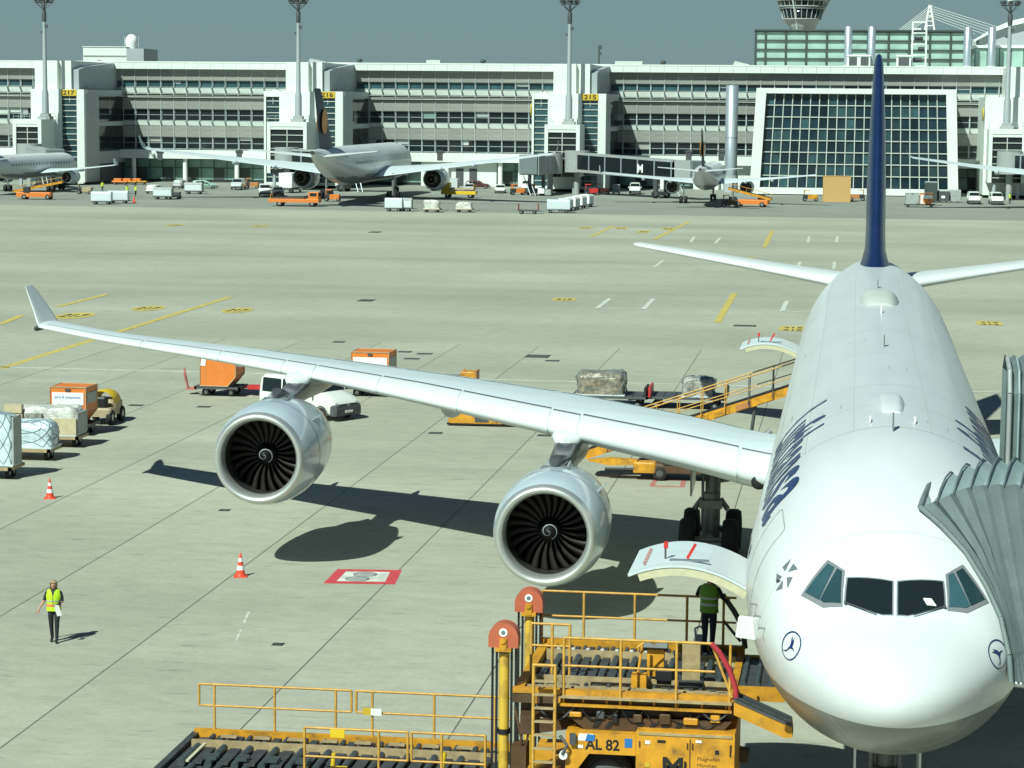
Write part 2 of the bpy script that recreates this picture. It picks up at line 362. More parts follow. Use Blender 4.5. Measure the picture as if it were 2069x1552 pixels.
for p0, p1 in (((1322,540),(1340,526)),((1395,490),(1403,478)),((1445,492),(1455,480)),((1632,490),(1635,478)),((1690,490),(1692,478)),((1611,543),(1617,529)),((1685,543),(1686,529))):
    marking('white_line', 'paint_white', [G(*p0)[:2], G(*p1)[:2]], 0.3)
for p0, p1 in (((477,1295),(487,1272)), ((493,1258),(503,1236))):
    marking('yellow_line', 'paint_white', [G(*p0)[:2], G(*p1)[:2]], 0.06)
# yellow stand-number blobs painted on the ground
def ground_sign(px, py, wd, dp, txt, rnd=True, rows=1):
    c = G(px, py); m = MB(); n = 20; P = []
    for i in range(n):
        a = 2*pi*i/n; e = 1.0 if rnd else 0.35
        P.append((c.x + wd/2*math.copysign(abs(cos(a))**e, cos(a)), c.y + dp/2*math.copysign(abs(sin(a))**e, sin(a)), 0.005))
    m.add(P, [tuple(range(n))])
    o = struct(m.build('stand_marking', 'paint_yellow', apron))
    for r_ in range(rows):
        h = dp*(0.62 if rows == 1 else 0.34)
        t = text_obj('stand_number', txt[r_], h, 'black', o, (c.x, c.y+(-h*0.36 if rows == 1 else (0.06*dp if r_ == 0 else -.40*dp)), 0.009), (1, 0, 0), (0, 1, 0), 0.02*h, width=wd*0.66, center=True)
for args in ((150,638,2.6,5.2,['217']),(300,623,2.3,4.6,['217']),(480,627,2.1,4.6,['217']),(1602,664,1.9,3.6,['215','215'],False,2),(1999,653,1.8,3.4,['214','214'],False,2),(1140,605,1.8,3.0,['215'],False,1),(1350,462,1.6,6.0,['215']),(1300,468,1.4,6.0,['216'],False),(1255,461,1.6,5,['216'],False),(1183,460,1.6,5,['216'],False),(525,457,2.0,5,['217']),(352,455,2.0,5,['218'])):
    ground_sign(*args)
# red hydrant frame with two white covers
A, B, C_, D = [Vector((*G(*p)[:2], 0.004)) for p in ((653,1179),(798,1181),(812,1152),(682,1150))]
m = MB(); cc = (A+B+C_+D)/4; inn = [cc+(p-cc)*0.68 for p in (A,B,C_,D)]; out = [A,B,C_,D]
for i in range(4):
    j = (i+1) % 4; m.add([out[i], out[j], inn[j], inn[i]], [(0,1,2,3)])
rf = struct(m.build('hydrant_marking', 'paint_red', apron))
struct(MB().add([p+Vector((0,0,.001)) for p in inn], [(0,1,2,3)]).build('hydrant_field', 'paint_white', rf))
m = MB(); p0 = [Vector((*G(*p)[:2], 0.003)) for p in ((1312,983),(1383,985),(1387,970),(1320,968))]; c0 = sum(p0, Vector())/4
inn = [c0+(p-c0)*0.72 for p in p0]
for i in range(4):
    j = (i+1) % 4; m.add([p0[i], p0[j], inn[j], inn[i]], [(0,1,2,3)])
struct(m.build('hydrant_marking', 'red_faded', apron))
# drain grates and pit covers
def grate(px, py, wd, dp, label):
    c = G(px, py); t = thing('drain_cover', label, 'drain cover', (c.x, c.y, 0), 0, 'drain covers let into the concrete')
    m = MB()
    for i in range(7): m.bb(-wd/2+i*wd/7, -wd/2+(i+.7)*wd/7, -dp/2+.06, dp/2-.06, -0.004, 0.012)
    m.build('bar', 'grating', t)
    MB().bb(-wd/2-.06, wd/2+.06, -dp/2-.06, dp/2+.06, -0.006, 0.006).build('frame', 'dark', t)
for px_,py_,lab in ((738,1161,'round grey pit cover inside the red painted frame, the farther one'),(722,1170,'round grey pit cover inside the red painted frame, the nearer one')):
    c = G(px_,py_); t = thing('pit_cover',lab,'pit cover',(c.x,c.y,0),0,'pit covers in the red frame'); MB().lathe([(.30,.006),(.34,.006),(.34,.012),(.30,.014),(.02,.016)],n=24).build('lid','container_grey',t); MB().lathe([(.34,.006),(.38,.008),(.38,.0)],n=24).build('rim','mid_dark',t)
for i, a in enumerate((
    (685,691,.6,.8,'lone dark drain grate beyond the far wing, left of the small cluster'),(818,711,.7,.7,'topmost grate of the small cluster beyond the wing'),(858,715,.8,.7,'rightmost grate of the small cluster beyond the wing'),(832,725,.8,.7,'lowest grate of the small cluster beyond the wing'),
    (1086,720,1.3,1.6,'wide grey pit cover on open concrete beyond the wing'),(1116,729,.7,.7,'small dark grate right beside the wide grey pit cover'),(740,607,1.0,1.8,'yellowish square pit cover on the darker strip'),
    (880,875,.5,.5,'small dark grate on the joint between the two engines'),(1100,880,.5,.5,'small dark grate just left of the inner engine pylon'),(275,819,.6,.5,'dark grate right of the orange container train'),(412,822,.55,.5,'dark grate left of the outer engine at wheel height'),
    (562,1302,.20,.22,'small round dark drain on the near open concrete'),(1505,658,1.4,1.0,'long narrow grate left of the yellow ground sign'),(454,1031,.28,.3,'tiny grate below the outer engine inlet'),(758,469,1.2,2.5,'far drain grate beyond the white line'))):
    grate(*a)

# ------------------------------------------------------------------ terminal building
YF, YT = 392.0, 369.0
T = thing('terminal_building', 'long white terminal with grey louvre bands and rows of dark windows', 'building', (0, YF, 0))
X0, X1, BAY = -164.0, 40.0, 2.47
NB = int((X1-X0)/BAY)
MB().bb(X0, X1, 1.2, 26, 4.3, 20.8).build('wall', 'louvre_gap', T)
MB().bb(X0, X1, -1.2, 27, 20.9, 21.0).bb(X0, X1, -1.25, 27, 22.05, 22.3).build('roof', 'facade_white', T)
# shared pieces (local x 0..BAY, outward = -y)
def piece(fn, name, mats):
    m = MB(); fn(m); return m, name, mats
fas = MB().bb(0.02, BAY-.02, -1.2, 0.8, 21.0, 22.05)
lou = []
for zb, zt in ((18.85, 20.85), (13.55, 15.5), (8.4, 10.4)):
    m = MB(); nsl = 7; h = (zt-zb)/nsl
    for i in range(nsl): m.box((BAY/2, 0.05, zb+h*(i+.5)), (BAY-.1, 0.06, h*.95), rx=0.10)
    lou.append(m)
win = []
for zb, zt, mid in ((17.55, 18.8, False), (11.4, 13.5, True), (6.15, 8.35, True)):
    m = MB(); f = .07
    m.bb(.06, BAY-.06, .52, .58, zb, zt, 1)
    m.bb(.05, BAY-.05, .40, .52, zb, zb+f, 0).bb(.05, BAY-.05, .40, .52, zt-f, zt, 0).bb(.05, .05+f, .40, .52, zb+f, zt-f, 0).bb(BAY-.05-f, BAY-.05, .40, .52, zb+f, zt-f, 0)
    if mid: m.bb(.12, BAY-.12, .42, .51, zb+(zt-zb)*.5-.035, zb+(zt-zb)*.5+.035, 0)
    win.append(m)
par = []
for zb, zt in ((15.6, 17.5), (10.5, 11.35)):
    m = MB()
    if zb > 12: m.bb(.03, BAY-.03, .1, .3, 16.5, 17.45).bb(.03, BAY-.03, -.55, .2, 15.65, 15.8).bb(.03, BAY-.03, -.55, -.47, 16.3, 16.38).bb(.03, BAY-.03, -.55, -.47, 15.95, 16.02)
    else: m.bb(.03, BAY-.03, .1, .3, zb, zt)
    par.append(m)
br = MB()
for z in (17.5, 11.35, 6.1):
    br.prism([(-.75, z), (.1, z), (.1, z-.75), (-.05, z-.75), (-.7, z-.12)], -.035, .035, 'X')
post = MB().bb(-.04, .04, -.10, .06, 6.1, 20.9)
first = {}
def put(name, key, m, mats, x):
    if key not in first: first[key] = m.build(name, mats, T, (x, 0, 0))
    else: inst(name, first[key].data, T, (x, 0, 0))
for i in range(NB):
    x = X0+i*BAY
    put('fascia_panel', 'fas', fas, 'facade_white', x)
    for k in range(3):
        put('louvre_panel', 'lou%d' % k, lou[k], 'louvre', x)
        put('window', 'win%d' % k, win[k], ['mullion', 'glass_dark' if (i+k) % 5 else 'glass_teal'], x)
    for k in range(2): put('parapet_panel', 'par%d' % k, par[k], 'facade_offwhite', x)
    put('bracket', 'br', br, 'mullion', x); put('mullion', 'post', post, 'mullion', x)
rb = random.Random(3)
for k in range(44):
    i = rb.randrange(NB); r_ = rb.randrange(3); z1 = (18.72, 13.42, 8.27)[r_]; hh_ = rb.choice((.45, .8, 1.2)) if r_ else .5; MB().bb(.14, BAY*rb.choice((.5, .97)), .47, .51, z1-hh_, z1).build('blind', rb.choice(('facade_offwhite', 'louvre', 'side_grey', 'glass_green')), T, (X0+BAY*i, 0, 0))
# brownish blinds beside one tower
for i in range(4): MB().bb(.1, BAY-.1, .33, .38, 18.75, 19.6).build('blind', 'tan', T, (X0+BAY*31+BAY*i, 0, 0))
MB().bb(X0, X1, -2.2, .9, 4.4, 6.0).build('canopy', 'facade_white', T)
gm = MB(); k = 0
for i in range(0, NB, 2):
    x = X0+i*BAY
    o = inst('storefront_pane', first['sf'].data, T, (x, 0, 0)) if 'sf' in first else None
    if o is None: first['sf'] = MB().bb(.08, 2*BAY-.08, 1.0, 1.08, .5, 4.2).build('storefront_pane', 'glass_green', T, (x, 0, 0))
    if 'sfp' not in first: first['sfp'] = MB().bb(-.06,.06,.9,1.0,.3,4.3).bb(BAY-.05,BAY+.05,.9,1.0,.3,4.3).bb(0,2*BAY,.9,1.0,2.6,2.75).bb(.1,BAY*.8,.93,.99,.6,2.6).build('storefront_post','frame_dark',T,(x,0,0))
    else: inst('storefront_post',first['sfp'].data,T,(x,0,0))
    if i % 4 == 0:
        if 'col' not in first: first['col'] = MB().lathe([(.42, 0), (.42, 4.4)], n=12).build('column', 'white', T, (x, -1.2, 0))
        else: inst('column', first['col'].data, T, (x, -1.2, 0))
MB().bb(X0, X1, 1.15, 8, 0, 4.3).build('ground_floor_wall', 'dark', T)
for (xa, xb) in ((-62, -48), (-80, -66), (-30, -19)): MB().bb(xa, xb, -.6, .9, 0, 4.35).build('entrance_wall', 'facade_white', T)
for xx in (-73.5, -71, -57, -27): MB().bb(xx, xx+1.4, -.7, -.6, 0, 3.2).build('door', 'mid_dark', T)
for i, px in enumerate((325, 485, 890, 1392, 1458)):
    p = PY(px, 308, YF-1.6); MB().bb(-.5, .5, -.4, .4, -.2, 1.6).bb(-.7, .7, -.5, .5, 1.2, 1.5).build('signal_box', 'mid_dark', T, (p.x, -1.9, p.z-1.2))

# ------------------------------------------------------------------ gate towers
def gate_tower(xm, wm, up0, up1, sm0, sm1, sign, label, left_strip=True):
    t = thing('gate_tower', label, 'building', (xm, YT, 0), 0, 'gate towers along the terminal front')
    D = YF-YT+2
    # upper block with a shaded side and recess strip
    MB().bb(up0, up0+(up1-up0)*.62, 0.6, D, 16.7, 21.95).bb(up0+(up1-up0)*.62, up1-(up1-up0)*.26, 1.6, D, 16.7, 21.9).bb(up1-(up1-up0)*.26, up1, 0.6, D, 16.7, 21.95).build('upper_block', 'facade_white', t)
    MB().prism([(1.2, 16.95), (D-1, 16.95), (D-1, 21.6), (D-3.5, 21.9), (5, 20.9), (1.2, 20.4)], up1+.02, up1+1.2, 'X').build('shaded_side', 'side_grey', t)  # side face of the upper block, its shade put into the grey
    # middle block: frame with glass strips
    st = [(0.35, 2.75)] if left_strip else []
    st += [(wm-4.15, wm-1.35)]
    fr = MB(); edges = [0] + [e for s_ in st for e in s_] + [wm]
    for a, b in zip(edges[0::2], edges[1::2]): fr.bb(a, b, 0, 1.0, 0.5, 16.9)
    for a, b in st: fr.bb(a, b, 0.05, 1.0, 15.8 if a > 4 else 15.9, 16.9).bb(a, b, .05, 1.0, .5, 1.0)
    fr.bb(0, wm, 1.0, 2.0, 16.2, 16.9); fr.bb(0, 0.3, 1.0, D, .5, 16.9)
    fr.build('front_wall', 'facade_white', t)
    MB().bb(.1, wm-.1, 2.0, D, 16.3, 16.75).build('flat_roof', 'facade_offwhite', t)
    for a, b in st:
        gl = MB().bb(a+.02, b-.02, .45, .55, 1.0, 15.8).build('stair_glass', 'glass_teal', t)
        rail = None
        for k in range(14):
            z = 1.9+k*1.02
            if rail is None: rail = MB().bb(a, b, .28, .44, -.07, .07).build('transom', 'facade_offwhite', gl, (0, 0, z))
            else: inst('transom', rail.data, gl, (0, 0, z))
        MB().bb((a+b)/2-.04, (a+b)/2+.04, .3, .44, 14.6, 15.8).build('mullion', 'mullion', gl)
    # white side wall, its shade put into the grey, with dark glazing
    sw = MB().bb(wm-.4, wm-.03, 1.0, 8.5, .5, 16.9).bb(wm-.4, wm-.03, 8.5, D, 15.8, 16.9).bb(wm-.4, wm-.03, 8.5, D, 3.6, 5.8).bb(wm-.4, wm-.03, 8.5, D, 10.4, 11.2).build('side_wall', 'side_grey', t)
    for zb, zt in ((11.25, 15.75), (5.85, 10.35)):
        g_ = None
        for k in range(3):
            ya = 8.6+k*(D-8.6)/3; yb = ya+(D-8.6)/3-.15
            o = MB().bb(wm-.3, wm-.18, ya, yb, zb, zt).build('side_pane', 'glass_dark', sw)
    MB().bb(wm-.5, wm-.2, 3, D, .2, 3.5).build('side_door', 'mid_dark', t)
    # walkway block in front that carries the light mast
    w2 = sm1-sm0
    MB().bb(sm0, sm1, -7.5, 0, 10.8, 11.6).bb(sm0, sm0+.6, -7.5, 0, 2.8, 10.8).bb(sm1-.6, sm1, -7.5, 0, 2.8, 10.8).bb(sm0+.6, sm1-.6, -7.4, 0, 10.3, 10.8).build('walkway_block', 'facade_white', t)
    MB().bb(sm0+.01, sm1-.01, 0, .01, 2.8, 10).build('walkway_back', 'dark', t)
    gl = MB().bb(sm0+.6, sm1-.6, -7.1, -7.0, 2.8, 10.3).build('walkway_glass', 'glass_dark', t)
    for k in range(6): MB().bb(sm0+.6, sm1-.6, -7.32, -7.1, -.06, .06).build('transom', 'facade_offwhite', gl, (0, 0, 3.6+k*1.15))
    MB().bb((sm0+sm1)/2-.07, (sm0+sm1)/2+.07, -7.3, -7.1, 2.8, 10.3).build('mullion', 'facade_offwhite', gl)
    MB().bb(sm0+.8, sm0+1.3, -6.8, -6.3, 0, 2.8).bb(sm1-1.3, sm1-.8, -6.8, -6.3, 0, 2.8).build('leg', 'side_grey', t)
    # handrail on the block's roof
    hr = MB()
    for z in (12.1, 12.6): hr.bb(sm0+.1, sm1-.1, -7.4, -7.36, z, z+.05).bb(sm1-.14, sm1-.1, -7.4, 0, z, z+.05).bb(sm0+.1, sm0+.14, -7.4, 0, z, z+.05)
    for k in range(6): hr.bb(sm0+.1+k*(w2-.24)/5, sm0+.14+k*(w2-.24)/5, -7.4, -7.36, 11.6, 12.6)
    hr.build('handrail', 'mullion', t)
    if sign:
        a, b = st[-1]
        sg = MB().bb(a-.02, b+.02, -.08, .04, 15.75, 16.85).build('gate_sign', 'sign_yellow', t)
        text_obj('gate_number', sign, 1.05, 'black', sg, ((a+b)/2, -.1, 15.95), (1,0,0), (0,0,1), .02, width=2.1, center=True)
    MB().bb(wm-5, wm-3.6, 2, 3.4, 16.9, 17.15).bb(1, 2.2, 2, 3.2, 16.9, 17.1).build('roof_unit', 'facade_white', t)
    return t
gate_tower(-146.4, 9.8, 0.6, 7.3, -.7, 4.5, '217', 'white gate tower with yellow sign 217, leftmost along the terminal', False)
gate_tower(-103.9, 14.1, 3.8, 10.3, 2.4, 9.4, '216', 'white gate tower with yellow sign ending in 16 behind the big jet tail')
gate_tower(-56.5, 12.8, 3.6, 9.9, 3.2, 9.2, '215', 'white gate tower with yellow sign 215 in the middle of the terminal')
t4 = gate_tower(20.2, 13.0, 4, 11, .4, 6.4, None, 'white gate tower at the right edge beyond the glass hall', False)
for nm, px in (('a', 208), ('b', 1072), ('c', 1988)): pass
for tw_ in [o for o in COL.objects if o.name.startswith('gate_tower')][2:]: MB().lathe([(.01, -.08), (1.15, -.08), (1.15, .08), (.01, .08)], n=20, axis='X').build('round_sign', 'sign_yellow', tw_, (-.25, 1.4, 14.0))

# light masts
def light_mast(px, py, label):
    p = PY(px, py, YT-3.6)
    t = thing('light_mast', label, 'light mast', (p.x, YT-3.6, 11.6), 0, 'floodlight masts along the terminal')
    MB().bb(-1.1, 1.1, -1.1, 1.1, 0, .5).bb(-.8, .8, -.8, .8, .5, 1.0).build('base', 'bridge_grey', t)
    MB().lathe([(.62, 1.0), (.58, 4.5), (.42, 5.2), (.30, 17.5)], n=14).build('pole', 'galv', t)
    h = MB().lathe([(.34, 17.0), (.4, 17.4), (.4, 18.6), (.3, 19)], n=10)
    for k in range(8):
        a = 2*pi*k/8; h.tube((0, 0, 19.0), (1.5*cos(a), 1.5*sin(a), 20.3), .05, 5)
    h.lathe([(1.45, 20.3), (1.6, 20.3), (1.6, 20.4), (1.45, 20.4)], n=16).tube((0, 0, 18.8), (0, 0, 21.6), .22, 8)
    h.build('head_frame', 'mid_dark', t)
    fl = MB().box((0, 0, 0), (.62, .35, .5), rx=.5); f0 = None
    for k in range(8):
        a = 2*pi*k/8; loc = (1.55*cos(a), 1.55*sin(a), 20.75)
        if f0 is None: f0 = fl.build('floodlight', 'mid_dark', t, loc, a+pi/2)
        else: inst('floodlight', f0.data, t, loc, a+pi/2)
    MB().tube((0, 0, 21), (0, 0, 22.4), .55, 10).build('lantern', 'white', t)
    MB().box((.45, -.3, 16.2), (.5, .3, .6)).box((-.5, .2, 15.2), (.4, .3, .4)).build('camera_box', 'mid_dark', t)
light_mast(92, 237, 'tall grey floodlight mast near the left edge, by sign 217')
light_mast(603, 246, 'tall grey floodlight mast above the tower behind the big jet')
light_mast(1149, 249, 'tall grey floodlight mast above the tower with sign 215')
light_mast(2034, 252, 'tall grey floodlight mast at the right edge of the picture')

# ------------------------------------------------------------------ glass hall
YH = 371.0
H = thing('glass_hall', 'tall dark glass hall with white frame and square grid of panes', 'building', (0, YH, 0))
a, b, c, d = [PY(*p, YH) for p in ((1529,182),(1932,182),(1514,392),(1936,392))]
zt, zb = 18.0, 0.0; lx0, lx1 = a.x, c.x; rx0, rx1 = b.x, d.x
MB().prism([(lx0, zt), (lx0+1.7, zt), (lx1+1.7, zb), (lx1, zb)], -1.0, 3, 'Y').build('left_frame', 'facade_white', H)
MB().prism([(rx0-1.7, zt), (rx0, zt), (rx1, zb), (rx1-1.7, zb)], -1.0, 20, 'Y').build('right_frame', 'facade_white', H)
MB().bb(lx0, rx0, -1.02, 3, zt-.75, zt+.1).build('top_beam', 'facade_white', H)
MB().bb(lx1+1.2, rx1-1.2, -1.05, 1, 0.15, 1.25).build('base_beam', 'facade_white', H)
MB().bb(lx1+1.5, rx1-1.5, 1.2, 20, 0, zt-.8).build('interior', 'dark', H)
NC, NR = 20, 8
def gx(u, z): 
    k = (z-zb)/(zt-zb); l = (lx1+1.7)*(1-k)+(lx0+1.7)*k; r = (rx1-1.7)*(1-k)+(rx0-1.7)*k; return l+(r-l)*u
zlo, zhi = 1.3, zt-.78
for i in range(NC):
    for j in range(NR):
        z0 = zlo+(zhi-zlo)*j/NR; z1 = zlo+(zhi-zlo)*(j+1)/NR; y = .1+random.uniform(-.015, .015)
        MB().prism([(gx(i/NC, z0)+.06, z0+.06), (gx((i+1)/NC, z0)-.06, z0+.06), (gx((i+1)/NC, z1)-.06, z1-.06), (gx(i/NC, z1)+.06, z1-.06)], y, y+.06, 'Y').build('glass_pane', 'glass_teal' if random.random() < .3 else 'glass_dark2', H)
for i in range(1, NC):
    MB().prism([(gx(i/NC, zlo)-.075, zlo), (gx(i/NC, zlo)+.075, zlo), (gx(i/NC, zhi)+.075, zhi), (gx(i/NC, zhi)-.075, zhi)], -.14, .2, 'Y').build('mullion', 'facade_offwhite', H)
for j in range(1, NR):
    z = zlo+(zhi-zlo)*j/NR; MB().bb(gx(0, z), gx(1, z), -.17, .2, z-.075, z+.075).build('transom', 'facade_offwhite', H)

# round vent column and roof pavilion
p = PY(1478, 260, 379)
MB_ = thing('vent_column', 'round grey vent column rising beside the glass hall', 'column', (p.x, 379, 0))
MB().lathe([(1.08, 3), (1.08, 18.55), (.95, 18.6), (0, 18.6)], n=28).lathe([(1.14, 9.5), (1.14, 9.6)], n=28).build('shaft', 'aluminium', MB_)
MB().lathe([(1.3, 0), (1.3, 3.0)], n=24).build('footing', 'side_grey', MB_)
PV = thing('roof_pavilion', 'pale green glass pavilion with dark frame on the terminal roof', 'building', (-20.6, 420, 22.3))
PW_ = 40.5
MB().bb(.2, PW_-.2, .4, 12, 0, 7).build('core', 'glass_pale', PV)
MB().bb(-.2, PW_, -.5, 12.5, 7.0, 7.3).build('roof', 'frame_dark', PV)
for i in range(11):
    for j in range(4):
        xa, xb = (0 if i == 0 else 1.9+(i-1)*3.86), 1.9+i*3.86
        MB().bb(xa+.12, xb-.12, .2, .28, .2+j*1.72, 1.75+j*1.72).build('glass_pane', 'glass_pale', PV)
for i in range(12):
    xx = 0 if i == 0 else 1.9+(i-1)*3.86
    MB().bb(xx-.15, xx+.15, -.2, .3, 0, 7).build('mullion', 'frame_dark', PV)
for j in range(5): MB().bb(0, PW_, -.16, .3, .02+j*1.72-.14, .02+j*1.72+.14).build('transom', 'frame_dark', PV)
for px, lab in ((1714,'silver vent pipe, leftmost of the two left of the blue fin'),(1761,'silver vent pipe just left of the blue fin on the roof'),(1955,'silver vent pipe, left one of the pair right of the ladder tower'),(2004,'silver vent pipe, right one of the pair right of the ladder tower')):
    q = PY(px, 90, 408); t = thing('vent_pipe', lab, 'vent pipe', (q.x, 408, 22.3), 0, 'silver vent pipes on the terminal roof')
    MB().lathe([(.72, 0), (.72, 7.4), (.6, 7.5), (0, 7.5)], n=24).build('shaft', 'aluminium', t); MB().lathe([(.85, 0), (.85, .4), (.72, .45)], n=24).build('collar', 'mullion', t)
for px, wd, lab in ((1735, 4.2, 'white roof hut with two dark openings between the vent pipes'), (1826, 2.6, 'small white roof hut with one dark opening right of the blue fin')):
    q = PY(px, 120, 404); t = thing('roof_hut', lab, 'roof hut', (q.x, 404, 22.3), 0, 'white huts on the terminal roof')
    MB().bb(-wd/2, wd/2, 0, 3, 0, 2.0).bb(-wd/2-.1, wd/2+.1, -.2, 3.1, 2.0, 2.25).build('walls', 'facade_white', t)
    n = 2 if wd > 3 else 1
    for i in range(n): MB().bb(-wd/2+.35+i*wd/n, -wd/2+wd/n-.3+i*wd/n, -.06, .05, .3, 1.8).build('louvre', 'mid_dark', t)
q = PY(1857, 100, 406); LT = thing('ladder_tower', 'white steel ladder tower with cross bars on the terminal roof', 'ladder tower', (q.x, 406, 22.3))
m = MB()
for sx in (-1.25, 1.25):
    for sy in (0, 2): m.bb(sx-.12, sx+.12, sy-.12, sy+.12, 0, 8.4)
m.build('post', 'facade_white', LT)
for k in range(5): MB().bb(-1.25, 1.25, -.1, .1, .2+k*2.0, .4+k*2.0).bb(-1.25, 1.25, 1.9, 2.1, .2+k*2.0, .4+k*2.0).build('rung', 'facade_white', LT)
MB().bb(-1.0, .6, 1.0, 1.3, 1, 1.9).bb(-.2, 1.0, 1.0, 1.3, 3, 3.8).bb(-.9, .7, 1, 1.3, 5, 5.7).build('equipment', 'mid_dark', LT)
RB = thing('roof_building', 'white flat roofed block with a blank side wall on the terminal roof', 'building', (-160.3, 440, 22.3))
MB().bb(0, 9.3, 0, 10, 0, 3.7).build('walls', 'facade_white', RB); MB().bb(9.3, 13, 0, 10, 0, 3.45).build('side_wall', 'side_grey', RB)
MB().bb(.1, 9.2, -.1, 0, 1.75, 2.0).bb(3, 3.9, -.1, 0, .6, 1.1).build('louvre', 'louvre', RB); MB().bb(-.1, 9.4, -.15, 10, 3.7, 3.85).build('parapet', 'facade_white', RB)
q = PY(266, 84, 443); RD = thing('radar_dome', 'white round radome on the roof block', 'radome', (q.x, 443, 26.0))
MB().lathe([(1.05, -.3), (1.1, .3), (1.3, .9), (1.3, 1.5), (1.12, 2.1), (.7, 2.55), (.3, 2.72), (0.01, 2.75)], n=24).build('dome', 'white', RD); MB().lathe([(1.2, -.5), (1.2, -.2)], n=20, caps=True).build('base', 'facade_offwhite', RD)
MB().tube((-1.5, 0, -.3), (-1.5, 0, 2.3), .06).tube((1.5, 0, -.3), (1.5, 0, 2.3), .06).build('lightning_rod', 'mullion', RD)
# lamp pole on the roof and small roof vents
q = PY(1210, 122, 400); LP = thing('roof_antenna', 'dark antenna pole on the roof near the tower with sign 215', 'antenna', (q.x, 400, 22.3))
MB().tube((0, 0, 0), (0, 0, 3.6), .16).build('pole', 'frame_dark', LP); MB().box((.25, 0, 3.2), (.5, .4, .8)).box((.25, 0, 2.1), (.5, .4, .5)).build('head', 'frame_dark', LP)
for px, lab in ((727, 'small dark dome vent on the roof edge left of centre'), (976, 'small dark dome vent on the roof edge near the middle'), (1340, 'small dark vent on the roof edge right of the antenna')):
    q = PY(px, 127, 396); t = thing('roof_vent', lab, 'roof vent', (q.x, 396, 22.3), 0, 'small vents on the terminal roof')
    MB().lathe([(.35, 0), (.35, .3), (.6, .35), (.55, .6), (.3, .8), (0.01, .85)], n=12).build('cowl', 'frame_dark', t)
for px, w_, lab in ((875, 2.6, 'low beige plant box on the roof edge'), (640, 3.4, 'grey tilted panel on the roof beside the left middle tower'), (1497, 3.0, 'pale tilted panel on the roof left of the pavilion'), (1270, 5.0, 'long white plant box on the roof right of the middle tower')):
    q = PY(px, 130, 398); t = thing('roof_box', lab, 'roof unit', (q.x, 398, 22.3), 0, 'plant boxes on the terminal roof')
    MB().prism([(-w_/2, 0), (w_/2, 0), (w_/2, .25), (-w_/2+.4, .85)] if 'tilted' in lab else [(-w_/2, 0), (w_/2, 0), (w_/2, .7), (-w_/2, .7)], 0, 2, 'Y').build('casing', 'side_grey' if 'grey' in lab else 'facade_offwhite', t)

# ------------------------------------------------------------------ control tower and cable roof far behind
CT = thing('control_tower', 'airport control tower with flared cabin behind the roof pavilion', 'control tower', (-14.3, 520, 0))
MB().lathe([(2.6, 0), (2.6, 33)], n=24).build('shaft', 'facade_offwhite', CT)
MB().lathe([(2.6, 31.5), (2.7, 33.2), (4.0, 34.6), (4.3, 35.2)], n=24).build('neck', 'side_grey', CT)
MB().lathe([(4.3, 35.2), (5.0, 37.4), (4.9, 37.4), (4.1, 35.2)], n=32).lathe([(5.2, 38.0), (6.3, 41.5)], n=32).build('cabin_glass', 'glass_dark', CT)
m = MB()
for r_, z in ((4.4, 35.1), (5.15, 37.6), (5.35, 38.0), (5.9, 39.4), (6.6, 41.5), (6.8, 44)): m.lathe([(r_-.6, z-.12), (r_+.15, z-.12), (r_+.15, z+.16), (r_-.6, z+.16)], n=32)
m.build('gallery', 'bridge_grey', CT)
for k in range(24):
    a = 2*pi*k/24; MB().tube((4.35*cos(a), 4.35*sin(a), 35.2), (5.12*cos(a), 5.12*sin(a), 37.6), .09, 5).tube((5.3*cos(a), 5.3*sin(a), 38), (6.5*cos(a), 6.5*sin(a), 41.5), .09, 5).build('rib', 'mullion', CT)
MB().lathe([(6.4, 41.5), (7.0, 42), (7.0, 44), (6.0, 45), (0.01, 45.3)], n=32).build('roof', 'facade_offwhite', CT)
for k in (0, 8, 16):
    a = 2*pi*k/24+.2; MB().tube((2.7*cos(a), 2.7*sin(a), 32.5), (6.9*cos(a), 6.9*sin(a), 40.5), .22, 6).build('strut', 'facade_white', CT)
CR = thing('cable_roof', 'white A shaped mast with fans of cables over a distant roof', 'cable roof', (16.0, 560, 0))
top = Vector((0, 0, 40)); m = MB()
for dx in (-2.3, 2.6): m.tube((dx, 0, 26), (.0+dx*.06, 0, 40.2), .26, 8)
for k in range(5): z = 34+k*1.15; f_ = (40.2-z)/14.2; m.tube((-2.3*f_, 0, z), (2.6*f_, 0, z), .15, 6)
m.build('mast', 'white', CR)
for k in range(6):
    MB().tube((0, 0, 40-k*.55), (22-k*2.2, 0, 33.2), .07, 4).build('cable', 'facade_white', CR)
    MB().tube((0, 0, 40-k*.55), (-8.5+k*.6, 0, 33.2), .07, 4).build('cable', 'facade_white', CR)
MB().bb(-10, 30, 3, 20, 0, 32).build('hall', 'facade_offwhite', CR)
q = PY(1852, 62, 470); SB = thing('round_sign', 'white square board with red emblem above the roof pavilion', 'sign', (q.x, 470, 29))
MB().bb(-.9, .9, 0, .2, 0, 2.6).build('board', 'white', SB); MB().lathe([(.55, -.05), (.55, 0)], n=16, axis='Y', caps=True, org=(0.1, -.02, 1.5)).build('emblem', 'red', SB); MB().bb(-.1, .1, .05, .15, -6.8, 0).build('post', 'mullion', SB)
EB = thing('side_building', 'white building with curved roof and green glass at the right edge', 'building', (19.8, 412, 0))
MB().bb(0, 30, 0, 14, 0, 22).build('walls', 'facade_white', EB)
for k in range(6): MB().bb(.6+k*2.2, 2.6+k*2.2, -.1, .1, 22.3, 26).build('glass_pane', 'glass_pale', EB)
MB().bb(.3, 30, .15, 14, 22, 26.4).build('hall', 'glass_green', EB)
MB().bb(-.3, 30, -.6, 14, 26.1, 26.6).build('canopy', 'facade_white', EB)
